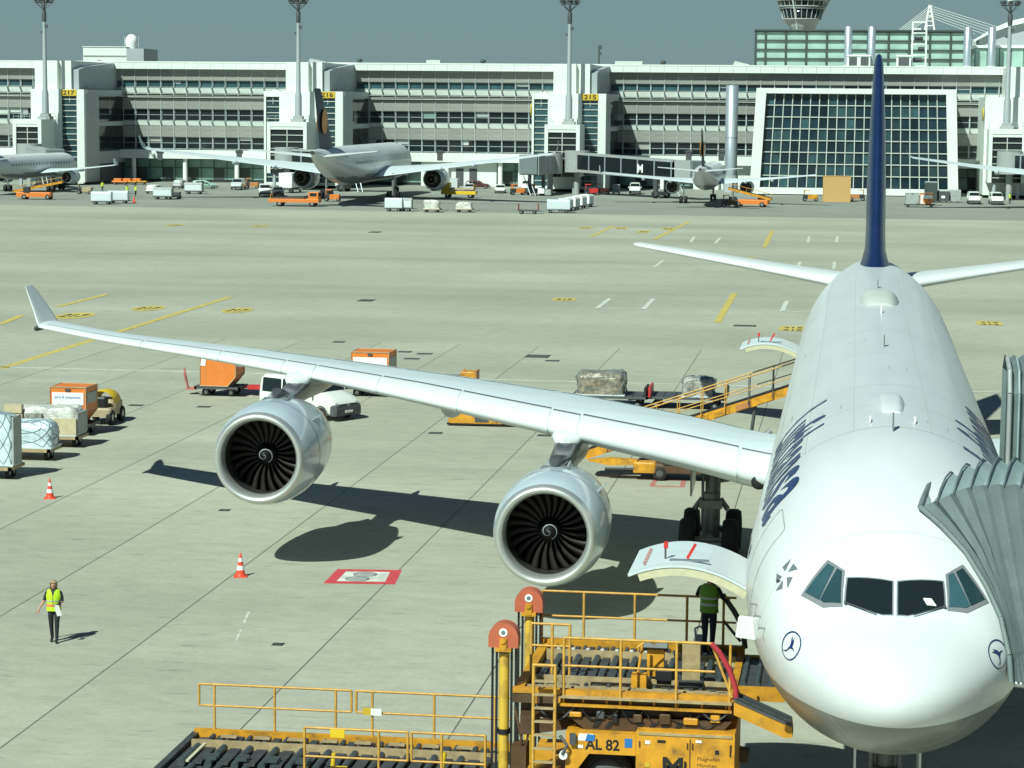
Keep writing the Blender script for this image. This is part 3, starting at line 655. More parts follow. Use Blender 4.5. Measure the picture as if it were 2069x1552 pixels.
MB().prism([(0.2, 27.6), (3.4, 29.6), (6.5, 31.0), (10, 31.8), (30, 32), (30, 31), (10, 30.9), (6.5, 30.0), (3.4, 28.9), (.2, 27.2)], -1, 12, 'Y').build('roof', 'facade_white', EB)
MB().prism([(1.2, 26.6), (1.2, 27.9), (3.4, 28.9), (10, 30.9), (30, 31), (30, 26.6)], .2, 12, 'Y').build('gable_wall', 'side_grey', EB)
# ------------------------------------------------------------------ big airliner in the foreground
ST = [(0.0,5.015,4.985,0.02,5.0),(0.005,5.06,4.935,.09,5.0),(0.02,5.12,4.87,.18,5.0),(0.045,5.18,4.805,.27,5.0),(0.08,5.24,4.74,.36,5.0),(0.3,5.43,4.50,.70,5.01),(0.6,5.60,4.29,.99,5.03),(1.0,5.78,4.08,1.28,5.07),(1.5,5.96,3.86,1.57,5.12),(2.0,6.15,3.68,1.82,5.18),
(2.6,6.62,3.50,2.06,5.26),(3.3,7.13,3.33,2.27,5.36),(4.0,7.50,3.20,2.43,5.45),(5.0,7.88,3.06,2.60,5.54),(6.0,8.15,2.97,2.71,5.61),(7.0,8.33,2.91,2.78,5.65),(8.0,8.44,2.87,2.81,5.67),(9.0,8.49,2.85,2.82,5.67),
(15,8.49,2.85,2.82,5.67),(30,8.49,2.85,2.82,5.67),(49,8.49,2.85,2.82,5.67),(53,8.49,3.10,2.78,5.74),(57,8.48,3.65,2.62,5.95),(61,8.43,4.40,2.30,6.25),(65,8.32,5.25,1.80,6.65),(69,8.10,6.10,1.2,7.05),(72,7.85,6.65,.72,7.25),(73.2,7.6,6.95,.35,7.3)]
def cr(xs, ys, x):                      # monotone cubic interpolation of the station table
    n = len(xs)
    if x <= xs[0]: return ys[0]
    if x >= xs[-1]: return ys[-1]
    i = max(k for k in range(n-1) if xs[k] <= x)
    d = lambda k: (ys[k+1]-ys[k])/(xs[k+1]-xs[k])
    def tan_(k):
        if k == 0: return d(0)
        if k == n-1: return d(n-2)
        a, b = d(k-1), d(k)
        return 0 if a*b <= 0 else 2*a*b/(a+b)
    h = xs[i+1]-xs[i]; t = (x-xs[i])/h; m0, m1 = tan_(i)*h, tan_(i+1)*h
    return (2*t**3-3*t*t+1)*ys[i]+(t**3-2*t*t+t)*m0+(-2*t**3+3*t*t)*ys[i+1]+(t**3-t*t)*m1
SX = [s[0] for s in ST]; SC_ = [[s[k] for s in ST] for k in (1, 2, 3, 4)]
_c = {}
def st(Y):
    if Y < .3:                             # rounded radome tip
        t = sqrt(max(Y, 1e-6)/.3); return [5.0+.43*t, 5.0-.50*t, .70*t, 5.0+.01*t]
    k = round(Y, 4)
    if k not in _c: _c[k] = [cr(SX, c, Y) for c in SC_]
    return _c[k]
def fus(Y, a):
    t, b, w_, zw = st(Y); h = (t-zw) if sin(a) > 0 else (zw-b)
    return Vector((w_*cos(a), Y, zw+h*sin(a)))
def fusn(Y, a):
    e = 0.02; du = fus(Y+e, a)-fus(max(0.01, Y-e), a); dv = fus(Y, a+e)-fus(Y, a-e)
    n = du.cross(dv).normalized(); r = fus(Y, a)-Vector((0, Y, st(Y)[3]))
    return n if n.dot(r) > 0 else -n
def ang(P):
    t, b, w_, zw = st(P[1]); h = (t-zw) if P[2] > zw else (zw-b); return atan2((P[2]-zw)/h, P[0]/w_)
def on(P, off): a = ang(P); return fus(P[1], a)+fusn(P[1], a)*off

AIR = thing('airliner', 'big white four engine airliner parked nose on with its cargo door open', 'airliner', (0, 0, 0))
ys = [.3*(k/14)**2 for k in range(15)]+[ .45, .6, .8, 1.0, 1.25, 1.5, 1.75, 2.0, 2.2, 2.4, 2.6, 2.9, 3.3, 3.6, 4, 4.5, 5, 5.5, 6, 6.5, 7, 7.5, 8, 9, 10, 12, 15, 20, 25, 30, 35, 40, 45, 49, 51, 53, 55, 57, 59, 61, 63, 65, 67, 69, 71, 72, 73.2]
NA = 72
m = MB(); m.loft([[fus(y, 2*pi*i/NA) for i in range(NA)] for y in ys], True, True, 0, True)
for i, f in enumerate(m.f):
    zc = sum(m.v[k][2] for k in f)/len(f); yc = sum(m.v[k][1] for k in f)/len(f)
    pass
# fuselage skin: white with frame and stringer seams and streaky dirt
def skin_mat():
    mm = MATS['aircraft_white']; n = mm.node_tree; L = n.links; b = n.nodes['Principled BSDF']
    src = b.inputs['Base Color'].links[0].from_socket
    geo = n.nodes.new('ShaderNodeNewGeometry'); sp = n.nodes.new('ShaderNodeSeparateXYZ'); L.new(geo.outputs['Position'], sp.inputs[0])
    def wave(out, per, wd):
        a = n.nodes.new('ShaderNodeMath'); a.operation = 'MODULO'; a.inputs[1].default_value = per; L.new(out, a.inputs[0])
        c = n.nodes.new('ShaderNodeMath'); c.operation = 'LESS_THAN'; c.inputs[1].default_value = wd; L.new(a.outputs[0], c.inputs[0]); return c.outputs[0]
    sh = n.nodes.new('ShaderNodeMath'); sh.inputs[1].default_value = 1.7; L.new(sp.outputs['Y'], sh.inputs[0])
    s1 = wave(sh.outputs[0], 5.3, 0.03)
    x = n.nodes.new('ShaderNodeMixRGB'); x.inputs[2].default_value = (0.46, 0.47, 0.46, 1); L.new(src, x.inputs[1])
    k = n.nodes.new('ShaderNodeMath'); k.operation = 'MULTIPLY'; k.inputs[1].default_value = 0.55; L.new(s1, k.inputs[0]); L.new(k.outputs[0], x.inputs[0])
    # grey belly paint, its line raised at the nose to paint in the shaded underside
    def mth(op, a, b_):
        q = n.nodes.new('ShaderNodeMath'); q.operation = op
        for i_, v in enumerate((a, b_)):
            if isinstance(v, (int, float)): q.inputs[i_].default_value = v
            else: L.new(v, q.inputs[i_])
        return q.outputs[0]
    up = mth('MULTIPLY', mth('MINIMUM', mth('MAXIMUM', mth('SUBTRACT', 11.0, sp.outputs['Y']), 0.0), 8.0), 0.065)
    tl = mth('MULTIPLY', mth('MAXIMUM', mth('SUBTRACT', sp.outputs['Y'], 46.0), 0.0), 0.10)
    mask = mth('LESS_THAN', sp.outputs['Z'], mth('ADD', 4.1, mth('ADD', up, tl)))
    y_ = n.nodes.new('ShaderNodeMixRGB'); y_.inputs[2].default_value = (0.215, 0.22, 0.21, 1); L.new(mask, y_.inputs[0]); L.new(x.outputs[0], y_.inputs[1])
    L.new(y_.outputs[0], b.inputs['Base Color'])
def skin_copy():
    m2 = MATS['aircraft_white'].copy(); m2.name = 'airliner_skin'; MATS['airliner_skin'] = m2
    keep = MATS['aircraft_white']; MATS['aircraft_white'] = m2; skin_mat(); MATS['aircraft_white'] = keep
skin_copy()
m.build('fuselage', ['airliner_skin'], AIR)

def patch(poly, off, name, mats, parent, sub=2, skirt=True):      # polygon of points near the skin, laid on it
    pts = []
    for a, b in zip(poly, poly[1:]+poly[:1]):
        for k in range(4): pts.append(Vector(a).lerp(Vector(b), k/4))
    c = sum(pts, Vector())/len(pts); bm = bmesh.new(); vc = bm.verts.new(c); vv = [bm.verts.new(p) for p in pts]; n = len(vv)
    for i in range(n): bm.faces.new((vc, vv[i], vv[(i+1) % n]))
    bmesh.ops.subdivide_edges(bm, edges=[e for e in bm.edges if vc in e.verts], cuts=2, use_grid_fill=True)
    bmesh.ops.triangulate(bm, faces=bm.faces)
    for v in bm.verts: v.co = on(v.co, off)
    bd = [e for e in bm.edges if e.is_boundary]
    if skirt:
        r = bmesh.ops.extrude_edge_only(bm, edges=bd)
        for v in [g_ for g_ in r['geom'] if isinstance(g_, bmesh.types.BMVert)]: v.co = on(v.co, -0.01)
    bmesh.ops.recalc_face_normals(bm, faces=bm.faces)
    me = bpy.data.meshes.new(name); bm.to_mesh(me); bm.free()
    for q in ([mats] if isinstance(mats, str) else mats): me.materials.append(MATS[q])
    for p in me.polygons: p.use_smooth = False
    o = bpy.data.objects.new(name, me); COL.objects.link(o); o.parent = parent; return o
def mir(P): return [(-x, y, z) for x, y, z in P]
WC = [(-.83,2.72,6.62),(-.05,2.57,6.62),(-.05,1.98,6.13),(-.22,1.98,6.13),(-.86,2.29,6.26)]
SF = [(-1.19,3.22,6.84),(-.87,2.88,6.70),(-.90,2.24,6.19),(-1.24,2.34,6.14),(-1.62,2.80,6.24)]
S1 = [(-1.17,3.13,6.77),(-1.05,3.0,6.72),(-1.31,2.50,6.24),(-1.55,2.79,6.30)]
S2 = [(-1.00,2.96,6.71),(-.91,2.88,6.67),(-.94,2.31,6.25),(-1.22,2.42,6.21),(-1.27,2.49,6.23)]
CF = [(-.90,2.80,6.70),(0,2.63,6.68),(0,1.92,6.08),(-.24,1.92,6.08),(-.93,2.22,6.18)]
for q in (CF, mir(CF)): patch(q, .004, 'windscreen_frame', 'wing_grey', AIR)
for s in (0, 1):
    f_ = patch(mir(SF) if s else SF, .010, 'side_window_frame', 'window_grey', AIR)
    for q in (S1, S2): patch(mir(q) if s else q, .022, 'side_window', 'glass_teal', f_)
    cw = sum((Vector(p) for p in WC), Vector())/5; WB = [tuple(cw+(Vector(p)-cw)*1.07) for p in WC]
    patch(mir(WB) if s else WB, .009, 'windscreen_seal', 'window_grey', AIR)
    patch(mir(WC) if s else WC, .016, 'windscreen', 'glass_dark', AIR)
patch([(.48,2.34,6.36),(.62,2.36,6.36),(.70,2.26,6.25),(.54,2.24,6.25)], .026, 'paper_sheet', 'white', AIR)
for sx in (-1, 1):
    a, b = on((sx*.85, 2.28, 6.25), .04), on((sx*.30, 1.96, 6.08), .05)
    MB().tube(a, b, .012, 5).tube(a+Vector((0, -.03, .0)), a, .03, 6).build('wiper', 'mid_dark', AIR)

def ribbon(pts, wd, off, name, mm, parent):                       # line laid on the skin (pts = (Y, a))
    m = MB(); P = []; 
    for i, (y, a) in enumerate(pts):
        y0, a0 = pts[max(0, i-1)]; y1, a1 = pts[min(len(pts)-1, i+1)]
        d = (fus(y1, a1)-fus(y0, a0)).normalized(); n = fusn(y, a); s = n.cross(d)*wd/2; c = fus(y, a)+n*off; P.append((c-s, c+s))
    for (a, b), (c, d) in zip(P[:-1], P[1:]): m.add([a, b, d, c], [(0,1,2,3)], 0, True)
    return m.build(name, mm, parent)
def loopYA(c, ry, ra, n=40, a0=0.0): return [(c[0]+ry*cos(2*pi*i/n+a0), c[1]+ra*sin(2*pi*i/n+a0)) for i in range(n+1)]
# decal map: u forward distance along the skin, v up round the skin
def decal(vs, fs, fmap, name, mm, parent, off=.010, cuts=2, maxlen=.22):
    bm = bmesh.new(); vv = [bm.verts.new((x, y, 0)) for x, y in vs]
    for f in fs:
        try: bm.faces.new([vv[i] for i in f])
        except ValueError: pass
    for _ in range(cuts):
        es = [e for e in bm.edges if e.calc_length() > maxlen]
        if es: bmesh.ops.subdivide_edges(bm, edges=es, cuts=1); bmesh.ops.triangulate(bm, faces=bm.faces)
    for v in bm.verts:
        Y, a = fmap(v.co.x, v.co.y); v.co = fus(Y, a)+fusn(Y, a)*off
    me = bpy.data.meshes.new(name); bm.to_mesh(me); bm.free(); me.materials.append(MATS[mm])
    o = bpy.data.objects.new(name, me); COL.objects.link(o); o.parent = parent; return o
R_ = 2.82
# airline title on both sides (letters one by one)
word = 'Lufthansa'; size = 2.3
full, _ = text2d(word, size, .035, 1.12); wid = max(v[0] for v in full)
a_base = radians(27.5)
for side in (-1, 1):
    for i, chr_ in enumerate(word):
        vs, fs = text2d(chr_, size, .05); x_off = max(v[0] for v in text2d(word[:i+1], size, .035, 1.12)[0])-max(v[0] for v in vs)
        vs = [(x+x_off, y) for x, y in vs]
        if side < 0: fm = lambda x, y: (6.35+(wid-x), pi-(a_base+y/R_))    # reads tail to nose on this side
        else: fm = lambda x, y: (8.6+x, a_base+y/R_)
        decal(vs, fs, fm, 'title_letter', 'logo_blue', AIR, .008)
# five-pointed alliance star made of five darts behind the nose
def arc_map(Y0, a0, flip): 
    def fm(x, y):
        t, b, w_, zw = st(Y0); return (Y0+(-x if flip else x), (pi-(a0+y/w_) if flip else a0+y/w_))
    return fm
for side in (-1, 1):
    P = []
    fm = arc_map(3.55, radians(34), side < 0)
    for k in range(5):
        a = pi/2+2*pi*k/5; q = lambda r, t: (r*cos(t), r*sin(t))
        decal([q(.10, a), q(.36, a-.40), q(.28, a+.34)], [(0, 1, 2)], fm, 'emblem_dart', 'logo_grey', AIR, .008, 2, .1)
    # crane in ring on the nose
    fm = arc_map(2.08, radians(17), side < 0)
    n = 44; ring = [((.30 if k % 2 == 0 else .268)*cos(2*pi*(k//2)/n), (.40 if k % 2 == 0 else .366)*sin(2*pi*(k//2)/n)) for k in range(2*n)]
    e = decal(ring, [(2*k, (2*k+2) % (2*n), (2*k+3) % (2*n), 2*k+1) for k in range(n)], fm, 'crane_emblem', 'logo_blue', AIR, .008, 1)
    bird = [(.17,-.02),(.08,.00),(.02,-.03),(-.05,-.16),(-.16,-.20),(-.05,-.12),(-.02,-.02),(-.03,.05),(-.12,.17),(-.02,.12),(-.06,.20),(.03,.10),(.05,.03),(.10,.03)]
    bird = [(x*1.1, y*1.35) for x, y in bird]
    decal(bird, [tuple(range(len(bird)))], fm, 'crane_bird', 'logo_blue', e, .010, 3, .06)
# doors as dark seams
def door_seam(Y0, Y1, z0a, z1a, side, name, ra=.12):
    f_ = (lambda a: pi-a) if side < 0 else (lambda a: a)
    pts = []; n = 6
    for (cy, ca, s0) in ((Y1-ra, z1a-ra/R_, 0), (Y0+ra, z1a-ra/R_, pi/2), (Y0+ra, z0a+ra/R_, pi), (Y1-ra, z0a+ra/R_, 1.5*pi)):
        for k in range(n+1): t = s0+pi/2*k/n; pts.append((cy+ra*cos(t), ca+ra/R_*sin(t)))
    pts.append(pts[0]); out = []
    for p, q in zip(pts[:-1], pts[1:]):
        k = max(1, int((abs(p[0]-q[0])+abs(p[1]-q[1])*R_)/.25))
        for i in range(k): out.append((p[0]+(q[0]-p[0])*i/k, f_(p[1]+(q[1]-p[1])*i/k)))
    out.append((pts[0][0], f_(pts[0][1])))
    return ribbon(out, .026, .005, name, 'container_grey', AIR)
for side in (-1, 1):
    door_seam(4.95, 6.05, radians(-6), radians(40), side, 'cabin_door')
    for Y in (17.4, 32.0, 44.5, 60.0): door_seam(Y, Y+1.1, radians(-6), radians(38), side, 'cabin_door')
    # cabin windows
    wm_ = None
    for k in range(72):
        Y = 7.0+.533*k*1.28
        if any(abs(Y-d-.5) < .9 for d in (5, 17.4, 32, 44.5)): continue
        a = radians(12); pts = []
        for t in range(12): pts.append((.12*cos(2*pi*t/12), .17*sin(2*pi*t/12)))
        fm = (lambda x, y, Y=Y: (Y+x, pi-(a+y/R_))) if side < 0 else (lambda x, y, Y=Y: (Y+x, a+y/R_))
        decal(pts, [tuple(range(12))], fm, 'cabin_window', 'glass_dark', AIR, .006, 0)
# nose seam, radome line and small probes
ribbon([(1.15+.25*cos(t), t) for t in [2*pi*i/60 for i in range(61)]], .014, .003, 'radome_seam', 'facade_white', AIR)
for sx in (-1, 1):
    for k in range(3):
        p = on((sx*1.95, 3.3+.45*k, 5.5+.1*k), .0); n = fusn(p.y, ang(p)); MB().tube(p, p+n*.12, .018, 5).tube(p+n*.12, p+n*.12+Vector((0, -.16, 0)), .012, 5).build('probe', 'steel', AIR)
    p = on((sx*2.1, 3.6, 6.1), 0); MB().lathe([(0.01, 0), (.07, 0)], org=(0, 0, 0), n=10).build('vent', 'seal', AIR, fus(3.6, pi/2 + sx*(-1.05))+fusn(3.6, pi/2+sx*(-1.05))*.006)
for d_ in (28, 52, 74, 106, 128, 152):
    ribbon([(8.9+47*i/60, radians(d_)) for i in range(61)], .018, .003, 'lap_joint', 'facade_offwhite', AIR)
for Y_ in (8.9, 12.6, 16.3, 23.5, 30.0, 37.0, 44.0, 51.0): ribbon([(Y_, radians(-5+190*i/40)) for i in range(41)], .022, .003, 'frame_seam', 'facade_offwhite', AIR)
for d_, y0_, w_ in ((66, 10.3, .5), (112, 13.2, .6), (80, 19.5, .7), (100, 27.0, .6)): ribbon([(y0_, radians(d_)), (y0_+w_, radians(d_)), (y0_+w_, radians(d_+9)), (y0_, radians(d_+9)), (y0_, radians(d_))], .02, .004, 'hatch_seam', 'container_grey', AIR)
# roof aerials and fairings
def hump(Y, L_, W_, H_, name, mm):
    rings = []
    for k in range(9):
        t = k/8; s = sin(pi*min(1, t*1.15+.02)*.5)**.45 if t < .6 else max(.02, cos(pi/2*(t-.6)/.4))**.6
        ring = []
        for i in range(17):
            u = -1+2*i/16; x = u*W_/2; zsurf = st(Y)[3]+(st(Y)[0]-st(Y)[3])*sqrt(max(0, 1-(x/2.82)**2)); e = (1-abs(u)**5)
            ring.append((x*(0.7+.3*s), Y+L_*t, zsurf-.02+H_*s*e))
        rings.append(ring)
    m = MB(); m.loft(rings, False, False, 0, True); m.add([(x, y-.001, z) for x, y, z in rings[0]]+[(rings[0][0][0], Y, 8.3), (rings[0][-1][0], Y, 8.3)], [tuple(range(17))+(18, 17)])
    return m.build(name, mm, AIR)
hump(38.9, 3.2, 1.35, .36, 'antenna_fairing', 'facade_offwhite'); hump(11.2, 2.6, .62, .22, 'antenna_fairing', 'aircraft_white')
for (Y, x, h) in ((8.4, 0.0, .32), (9.6, -.45, .1), (9.6, .45, .1), (35.6, 0.02, .28), (46, 0, .3), (25, 0, .3)):
    z = 8.47; MB().prism([(Y, z), (Y+.35, z), (Y+.38, z+h), (Y+.2, z+h)], x-.015, x+.015, 'X').build('blade_antenna', 'white' if h < .3 else 'mid_dark', AIR)
# belly fairing
rings = []
for k in range(13):
    t = k/12; Y = 24+25*t; s = sin(pi*t)**.55 if 0 < t < 1 else .05
    rings.append([(3.15*s**.25*cos(a), Y, 4.05+(1.75*s+.02)*sin(a)*(1 if sin(a) < 0 else .62)) for a in [2*pi*i/32 for i in range(32)]])
MB().loft(rings, True, True, 0, True).build('belly_fairing', 'aircraft_white', AIR)

# wings
def yLE(x): return 46.81-.65*(31.18-x)
def foil(n=14, t=.12):                                     # closed loop: TE -> upper -> LE -> lower
    up = []; lo = []
    for i in range(n+1):
        c = .5*(1+cos(pi*i/n)); yt = 5*t*(.2969*sqrt(c)-.126*c-.3516*c*c+.2843*c**3-.1036*c**4); cam_ = .014*(1-(2*c-1)**2)
        up.append((c, cam_+yt)); lo.append((c, cam_-yt*.9))
    return up + lo[::-1][1:-1]
WS = [(1.5,12.9,4.22,.13,3.9),(2.9,12.0,4.28,.13,3.9),(6.0,10.4,4.58,.125,2.2),(11.0,8.4,5.02,.115,.5),(16,6.3,5.46,.11,.3),(22,4.5,5.86,.10,.7),(28,2.7,6.12,.095,.2),(31.2,2.2,6.34,.09,-.8)]
def wpar(x):
    xs = [s_[0] for s_ in WS]; return [cr(xs, [s_[k] for s_ in WS], x) for k in (1, 2, 3, 4)]
def wsec(x, side, t_add=0.0):
    ch, z, tc, tw = wpar(x); tw = radians(tw); R = []
    for c, h in foil(14, tc):
        y = c*ch; zz = h*ch; R.append(Vector((side*x, yLE(x)+y*cos(tw)+zz*sin(tw), z-y*sin(tw)+zz*cos(tw))))
    return R
def wsurf(x, c, upper, side, off=0.0):
    ch, z, tc, tw = wpar(x); tw = radians(tw)
    yt = 5*tc*(.2969*sqrt(c)-.126*c-.3516*c*c+.2843*c**3-.1036*c**4); cam_ = .014*(1-(2*c-1)**2); h = cam_+yt if upper else cam_-.9*yt
    y = c*ch; zz = h*ch+(off if upper else -off); y -= off*max(0, 1-c/.05)
    return Vector((side*x, yLE(x)+y*cos(tw)+zz*sin(tw), z-y*sin(tw)+zz*cos(tw)))
SLATS = [(3.05,3.95),(4.05,9.0),(9.08,10.0),(10.08,13.2),(13.27,16.2),(16.27,18.75),(18.82,20.0),(20.08,22.7),(22.77,26.2),(26.27,30.9)]
for side in (-1, 1):
    wxs = [1.5+29.7*i/48 for i in range(49)]
    wng = MB().loft([wsec(x, side) for x in wxs], True, True, 0, True).build('wing', 'wing_grey', AIR)
    for k, (xa, xb) in enumerate(SLATS):
        rings = []
        fixed = k in (0, 2, 6)
        for i in range(7):
            x = xa+(xb-xa)*i/6; ch = wpar(x)[0]; cu = min(.17, 1.15/ch) if not fixed else min(.17, 1.05/ch); cl = cu*.62; off = .012 if not fixed else .016; pts = []
            for j in range(9): c = cu*(1-j/8)**1.6; pts.append(wsurf(x, max(c, .0), True, side, off))
            for j in range(1, 7): c = cl*(j/6)**1.6; pts.append(wsurf(x, c, False, side, off))
            pts.append(wsurf(x, cl*.9, False, side, -.05)); pts.append(wsurf(x, cu*.9, True, side, -.05))
            rings.append(pts)
        o = MB().loft(rings, True, True, 0, True).build('slat', 'slat_white', wng)
        if fixed: o['label'] = 'white fixed leading edge piece above a pylon or at the wing root'
    MB().lathe([(.01,-.03),(.2,-.02),(.22,.06)],org=wsurf(3.4,.012,False,side,.0)+Vector((0,-.05,.02)),axis='Y',n=16).build('landing_light','black',wng)
    # trailing edge seams: spoilers and flaps as slightly raised panels
    for (xa, xb) in ((4.2, 7.3), (7.4, 10.4), (10.6, 13.3), (13.4, 16.1), (16.2, 18.9), (19, 21.6)):
        MB().loft([[wsurf(x, c, True, side, .015) for c in (.62, .70, .78, .84)] for x in [xa+(xb-xa)*i/4 for i in range(5)]], False, False, 0, True).build('spoiler', 'wing_grey', wng)
    # flap track fairings
    for xf, ln, rr, dz in ((7.0, 5.2, .42, .2), (11.9, 4.6, .34, .3), (14.4, 4.6, .36, -.02), (19.3, 4.0, .26, .3), (22.9, 3.4, .22, .28)):
        ch, z, tc, tw = wpar(xf); yb = yLE(xf)+ch*.45; zb = z-.05*ch-.25+dz
        rings = []
        for k in range(9):
            t = k/8; r = rr*max(.04, sin(pi*min(.98, max(.02, t)))**.6); rings.append([(side*xf+r*.7*cos(a), yb+ln*1.05*t, zb-.28*sin(pi*t)*0.6-.25*t+r*sin(a)) for a in [2*pi*i/12 for i in range(12)]])
        MB().loft(rings, True, True, 0, True).build('flap_fairing', 'wing_grey', wng)
    # winglet
    rings = []
    for (x, y, z, ch, t) in ((31.15,46.83,6.33,2.2,.08),(31.33,47.05,6.50,2.15,.07),(31.66,47.6,6.90,1.75,.06),(32.12,48.25,7.48,1.15,.06),(32.3,48.55,7.72,.75,.05)):
        rings.append([Vector((side*(x+h*ch*1.0), y+c*ch, z+h*ch*.3*0)) for c, h in foil(8, t)])
    MB().loft(rings, True, True, 0, True).build('winglet', 'slat_white', wng)  # paler than the wing, sunlight on its face put into the colour
    MB().lathe([(0.02, -.12), (.10, 0), (.11, .5), (.05, 1.2)], org=(side*31.3, 46.9, 6.27), axis='Y', n=10).build('tip_light', 'mid_dark', wng)

# engines
def engine(side, x, y, z):
    e = MB()
    prof = [(1.18, .42), (1.20, .30)]
    outer = [(1.475, .22), (1.53, .42), (1.60, .85), (1.645, 1.4), (1.66, 2.0), (1.64, 2.7), (1.58, 3.4), (1.47, 4.2), (1.36, 4.75), (1.30, 4.75), (1.2, 4.2)]
    e.lathe(outer, axis='Y', n=64)
    E = e.build('engine', 'nacelle', AIR, (side*x, y, z))
    MB().lathe([(1.185, .50), (1.178, .36), (1.195, .22), (1.225, .11), (1.28, .03), (1.335, 0), (1.385, .025), (1.43, .09), (1.475, .22)], axis='Y', n=64).build('inlet_lip', 'lip_metal', E)
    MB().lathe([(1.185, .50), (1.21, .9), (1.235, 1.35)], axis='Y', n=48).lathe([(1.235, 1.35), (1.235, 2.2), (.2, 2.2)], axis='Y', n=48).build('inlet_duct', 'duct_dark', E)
    # cowl seams
    for yy in (1.62, 3.5):
        r = cr([o_[1] for o_ in outer[:9]], [o_[0] for o_ in outer[:9]], yy); MB().lathe([(r+.004, yy-.02), (r+.006, yy), (r+.004, yy+.02)], axis='Y', n=64).build('cowl_seam', 'nacelle_dark', E)
    # vortex strakes
    for s_ in (-side,):
        a = radians(52)*s_; P = []
        for (yy, r) in ((1.9, 1.65), (2.9, 1.62), (2.9, 1.86), (2.6, 1.84)): P.append(Vector((sin(a)*r, yy, cos(a)*r)))
        m_ = MB(); t_ = Vector((cos(a), 0, -sin(a)))*.015; m_.loft([[p-t_ for p in P], [p+t_ for p in P]]); m_.build('strake', 'nacelle', E)
    # fan
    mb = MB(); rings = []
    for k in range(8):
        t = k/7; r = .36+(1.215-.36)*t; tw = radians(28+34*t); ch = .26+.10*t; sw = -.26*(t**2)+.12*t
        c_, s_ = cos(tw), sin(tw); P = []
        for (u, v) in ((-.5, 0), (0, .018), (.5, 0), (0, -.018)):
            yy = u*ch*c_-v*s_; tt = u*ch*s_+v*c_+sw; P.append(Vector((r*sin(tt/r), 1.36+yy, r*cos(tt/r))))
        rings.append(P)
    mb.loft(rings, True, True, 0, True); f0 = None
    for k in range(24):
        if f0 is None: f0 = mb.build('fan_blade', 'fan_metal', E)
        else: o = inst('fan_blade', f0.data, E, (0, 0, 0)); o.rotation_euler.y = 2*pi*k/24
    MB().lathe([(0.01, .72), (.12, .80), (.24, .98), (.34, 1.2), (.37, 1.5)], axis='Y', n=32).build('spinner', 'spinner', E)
    sp = []
    for k in range(60):
        t = k/59; a = 2*pi*1.35*t+.6; r = .035+.23*t; yy = cr([.01, .12, .24, .34], [.72, .80, .98, 1.2], r)-.008; sp.append((Vector((r*sin(a), yy, r*cos(a))), .016+.012*t, a))
    m_ = MB()
    for (p, w0, a), (q, w1, b) in zip(sp[:-1], sp[1:]):
        ra = Vector((sin(a), 0.75, cos(a))).normalized(); rb = Vector((sin(b), .75, cos(b))).normalized(); m_.add([p-ra*w0*.5, q-rb*w1*.5, q+rb*w1*.5, p+ra*w0*.5], [(0,1,2,3)])
    m_.build('spiral', 'side_grey', E)
    MB().lathe([(.98, 4.3), (.95, 4.9), (.72, 5.8), (.60, 6.2), (.56, 6.2), (.5, 5.6)], axis='Y', n=40).lathe([(.42, 5.8), (.36, 6.3), (.02, 7.1)], axis='Y', n=24).build('exhaust_cone', 'exhaust', E)
    # pylon: from cowl top to wing
    ch, zl, tc, tw = wpar(x); yw = yLE(x); P = []
    prof = [(y+2.3, z+1.60, .03, z+1.68), (y+2.7, z+1.5, .22, z+1.95), (y+3.6, z+1.3, .36, zl-.42), (yw-.25, z+1.2, .40, zl-.20), (yw+.15, z+1.2, .42, zl+.06), (yw+2.2, z+1.15, .40, zl-.15), (yw+4.6, zl-.95, .16, zl-.35)]
    rings = []
    for yy, zb, w_, zt in prof:
        zc_, hh_ = (zb+zt)/2, (zt-zb)/2; rings.append([(side*x+w_*math.copysign(abs(cos(q))**.5, cos(q)), yy-(.25 if abs(sin(q)) > .9 and q < pi else 0)*0, zc_+hh_*math.copysign(abs(sin(q))**.7, sin(q))) for q in [2*pi*i/20 for i in range(20)]])
    MB().loft(rings, True, True, 0, True).build('pylon', 'pylon_grey', AIR)
    for s_ in (-1, 1): MB().loft([[(side*x+s_*.16, y+2.45, z+1.60), (side*x+s_*.34, y+2.45, z+1.56), (side*x+s_*.34, y+2.6, z+1.64)], [(side*x+s_*.24, y+3.15, z+1.62), (side*x+s_*.44, y+3.15, z+1.50), (side*x+s_*.36, y+3.2, z+1.74)]], True, True).build('pylon_panel', 'wing_grey', AIR)
    MB().loft([[(side*x+w_*cos(q), yy, zc_+.22*sin(q)) for q in [2*pi*i/16 for i in range(16)]] for yy, zc_, w_ in ((yw-.55, zl-.30, .12), (yw-.35, zl-.24, .36), (yw, zl-.12, .50), (yw+.8, zl-.15, .48))], True, True, 0, True).build('pylon_fairing', 'slat_white', AIR)
    # bright side panels and dark notch at the pylon foot
    MB().prism([(y+2.05, z+1.60), (y+2.6, z+1.66), (y+2.6, z+1.56), (y+2.05, z+1.52)], side*x-.42, side*x+.42, 'X').build('latch_panel', 'nacelle_dark', E, (-side*x, -y, -z))
    return E
engine(-1, 9.37, 27.27, 2.62); engine(-1, 19.32, 33.47, 3.63); engine(1, 9.37, 27.27, 2.62); engine(1, 19.32, 33.47, 3.63)

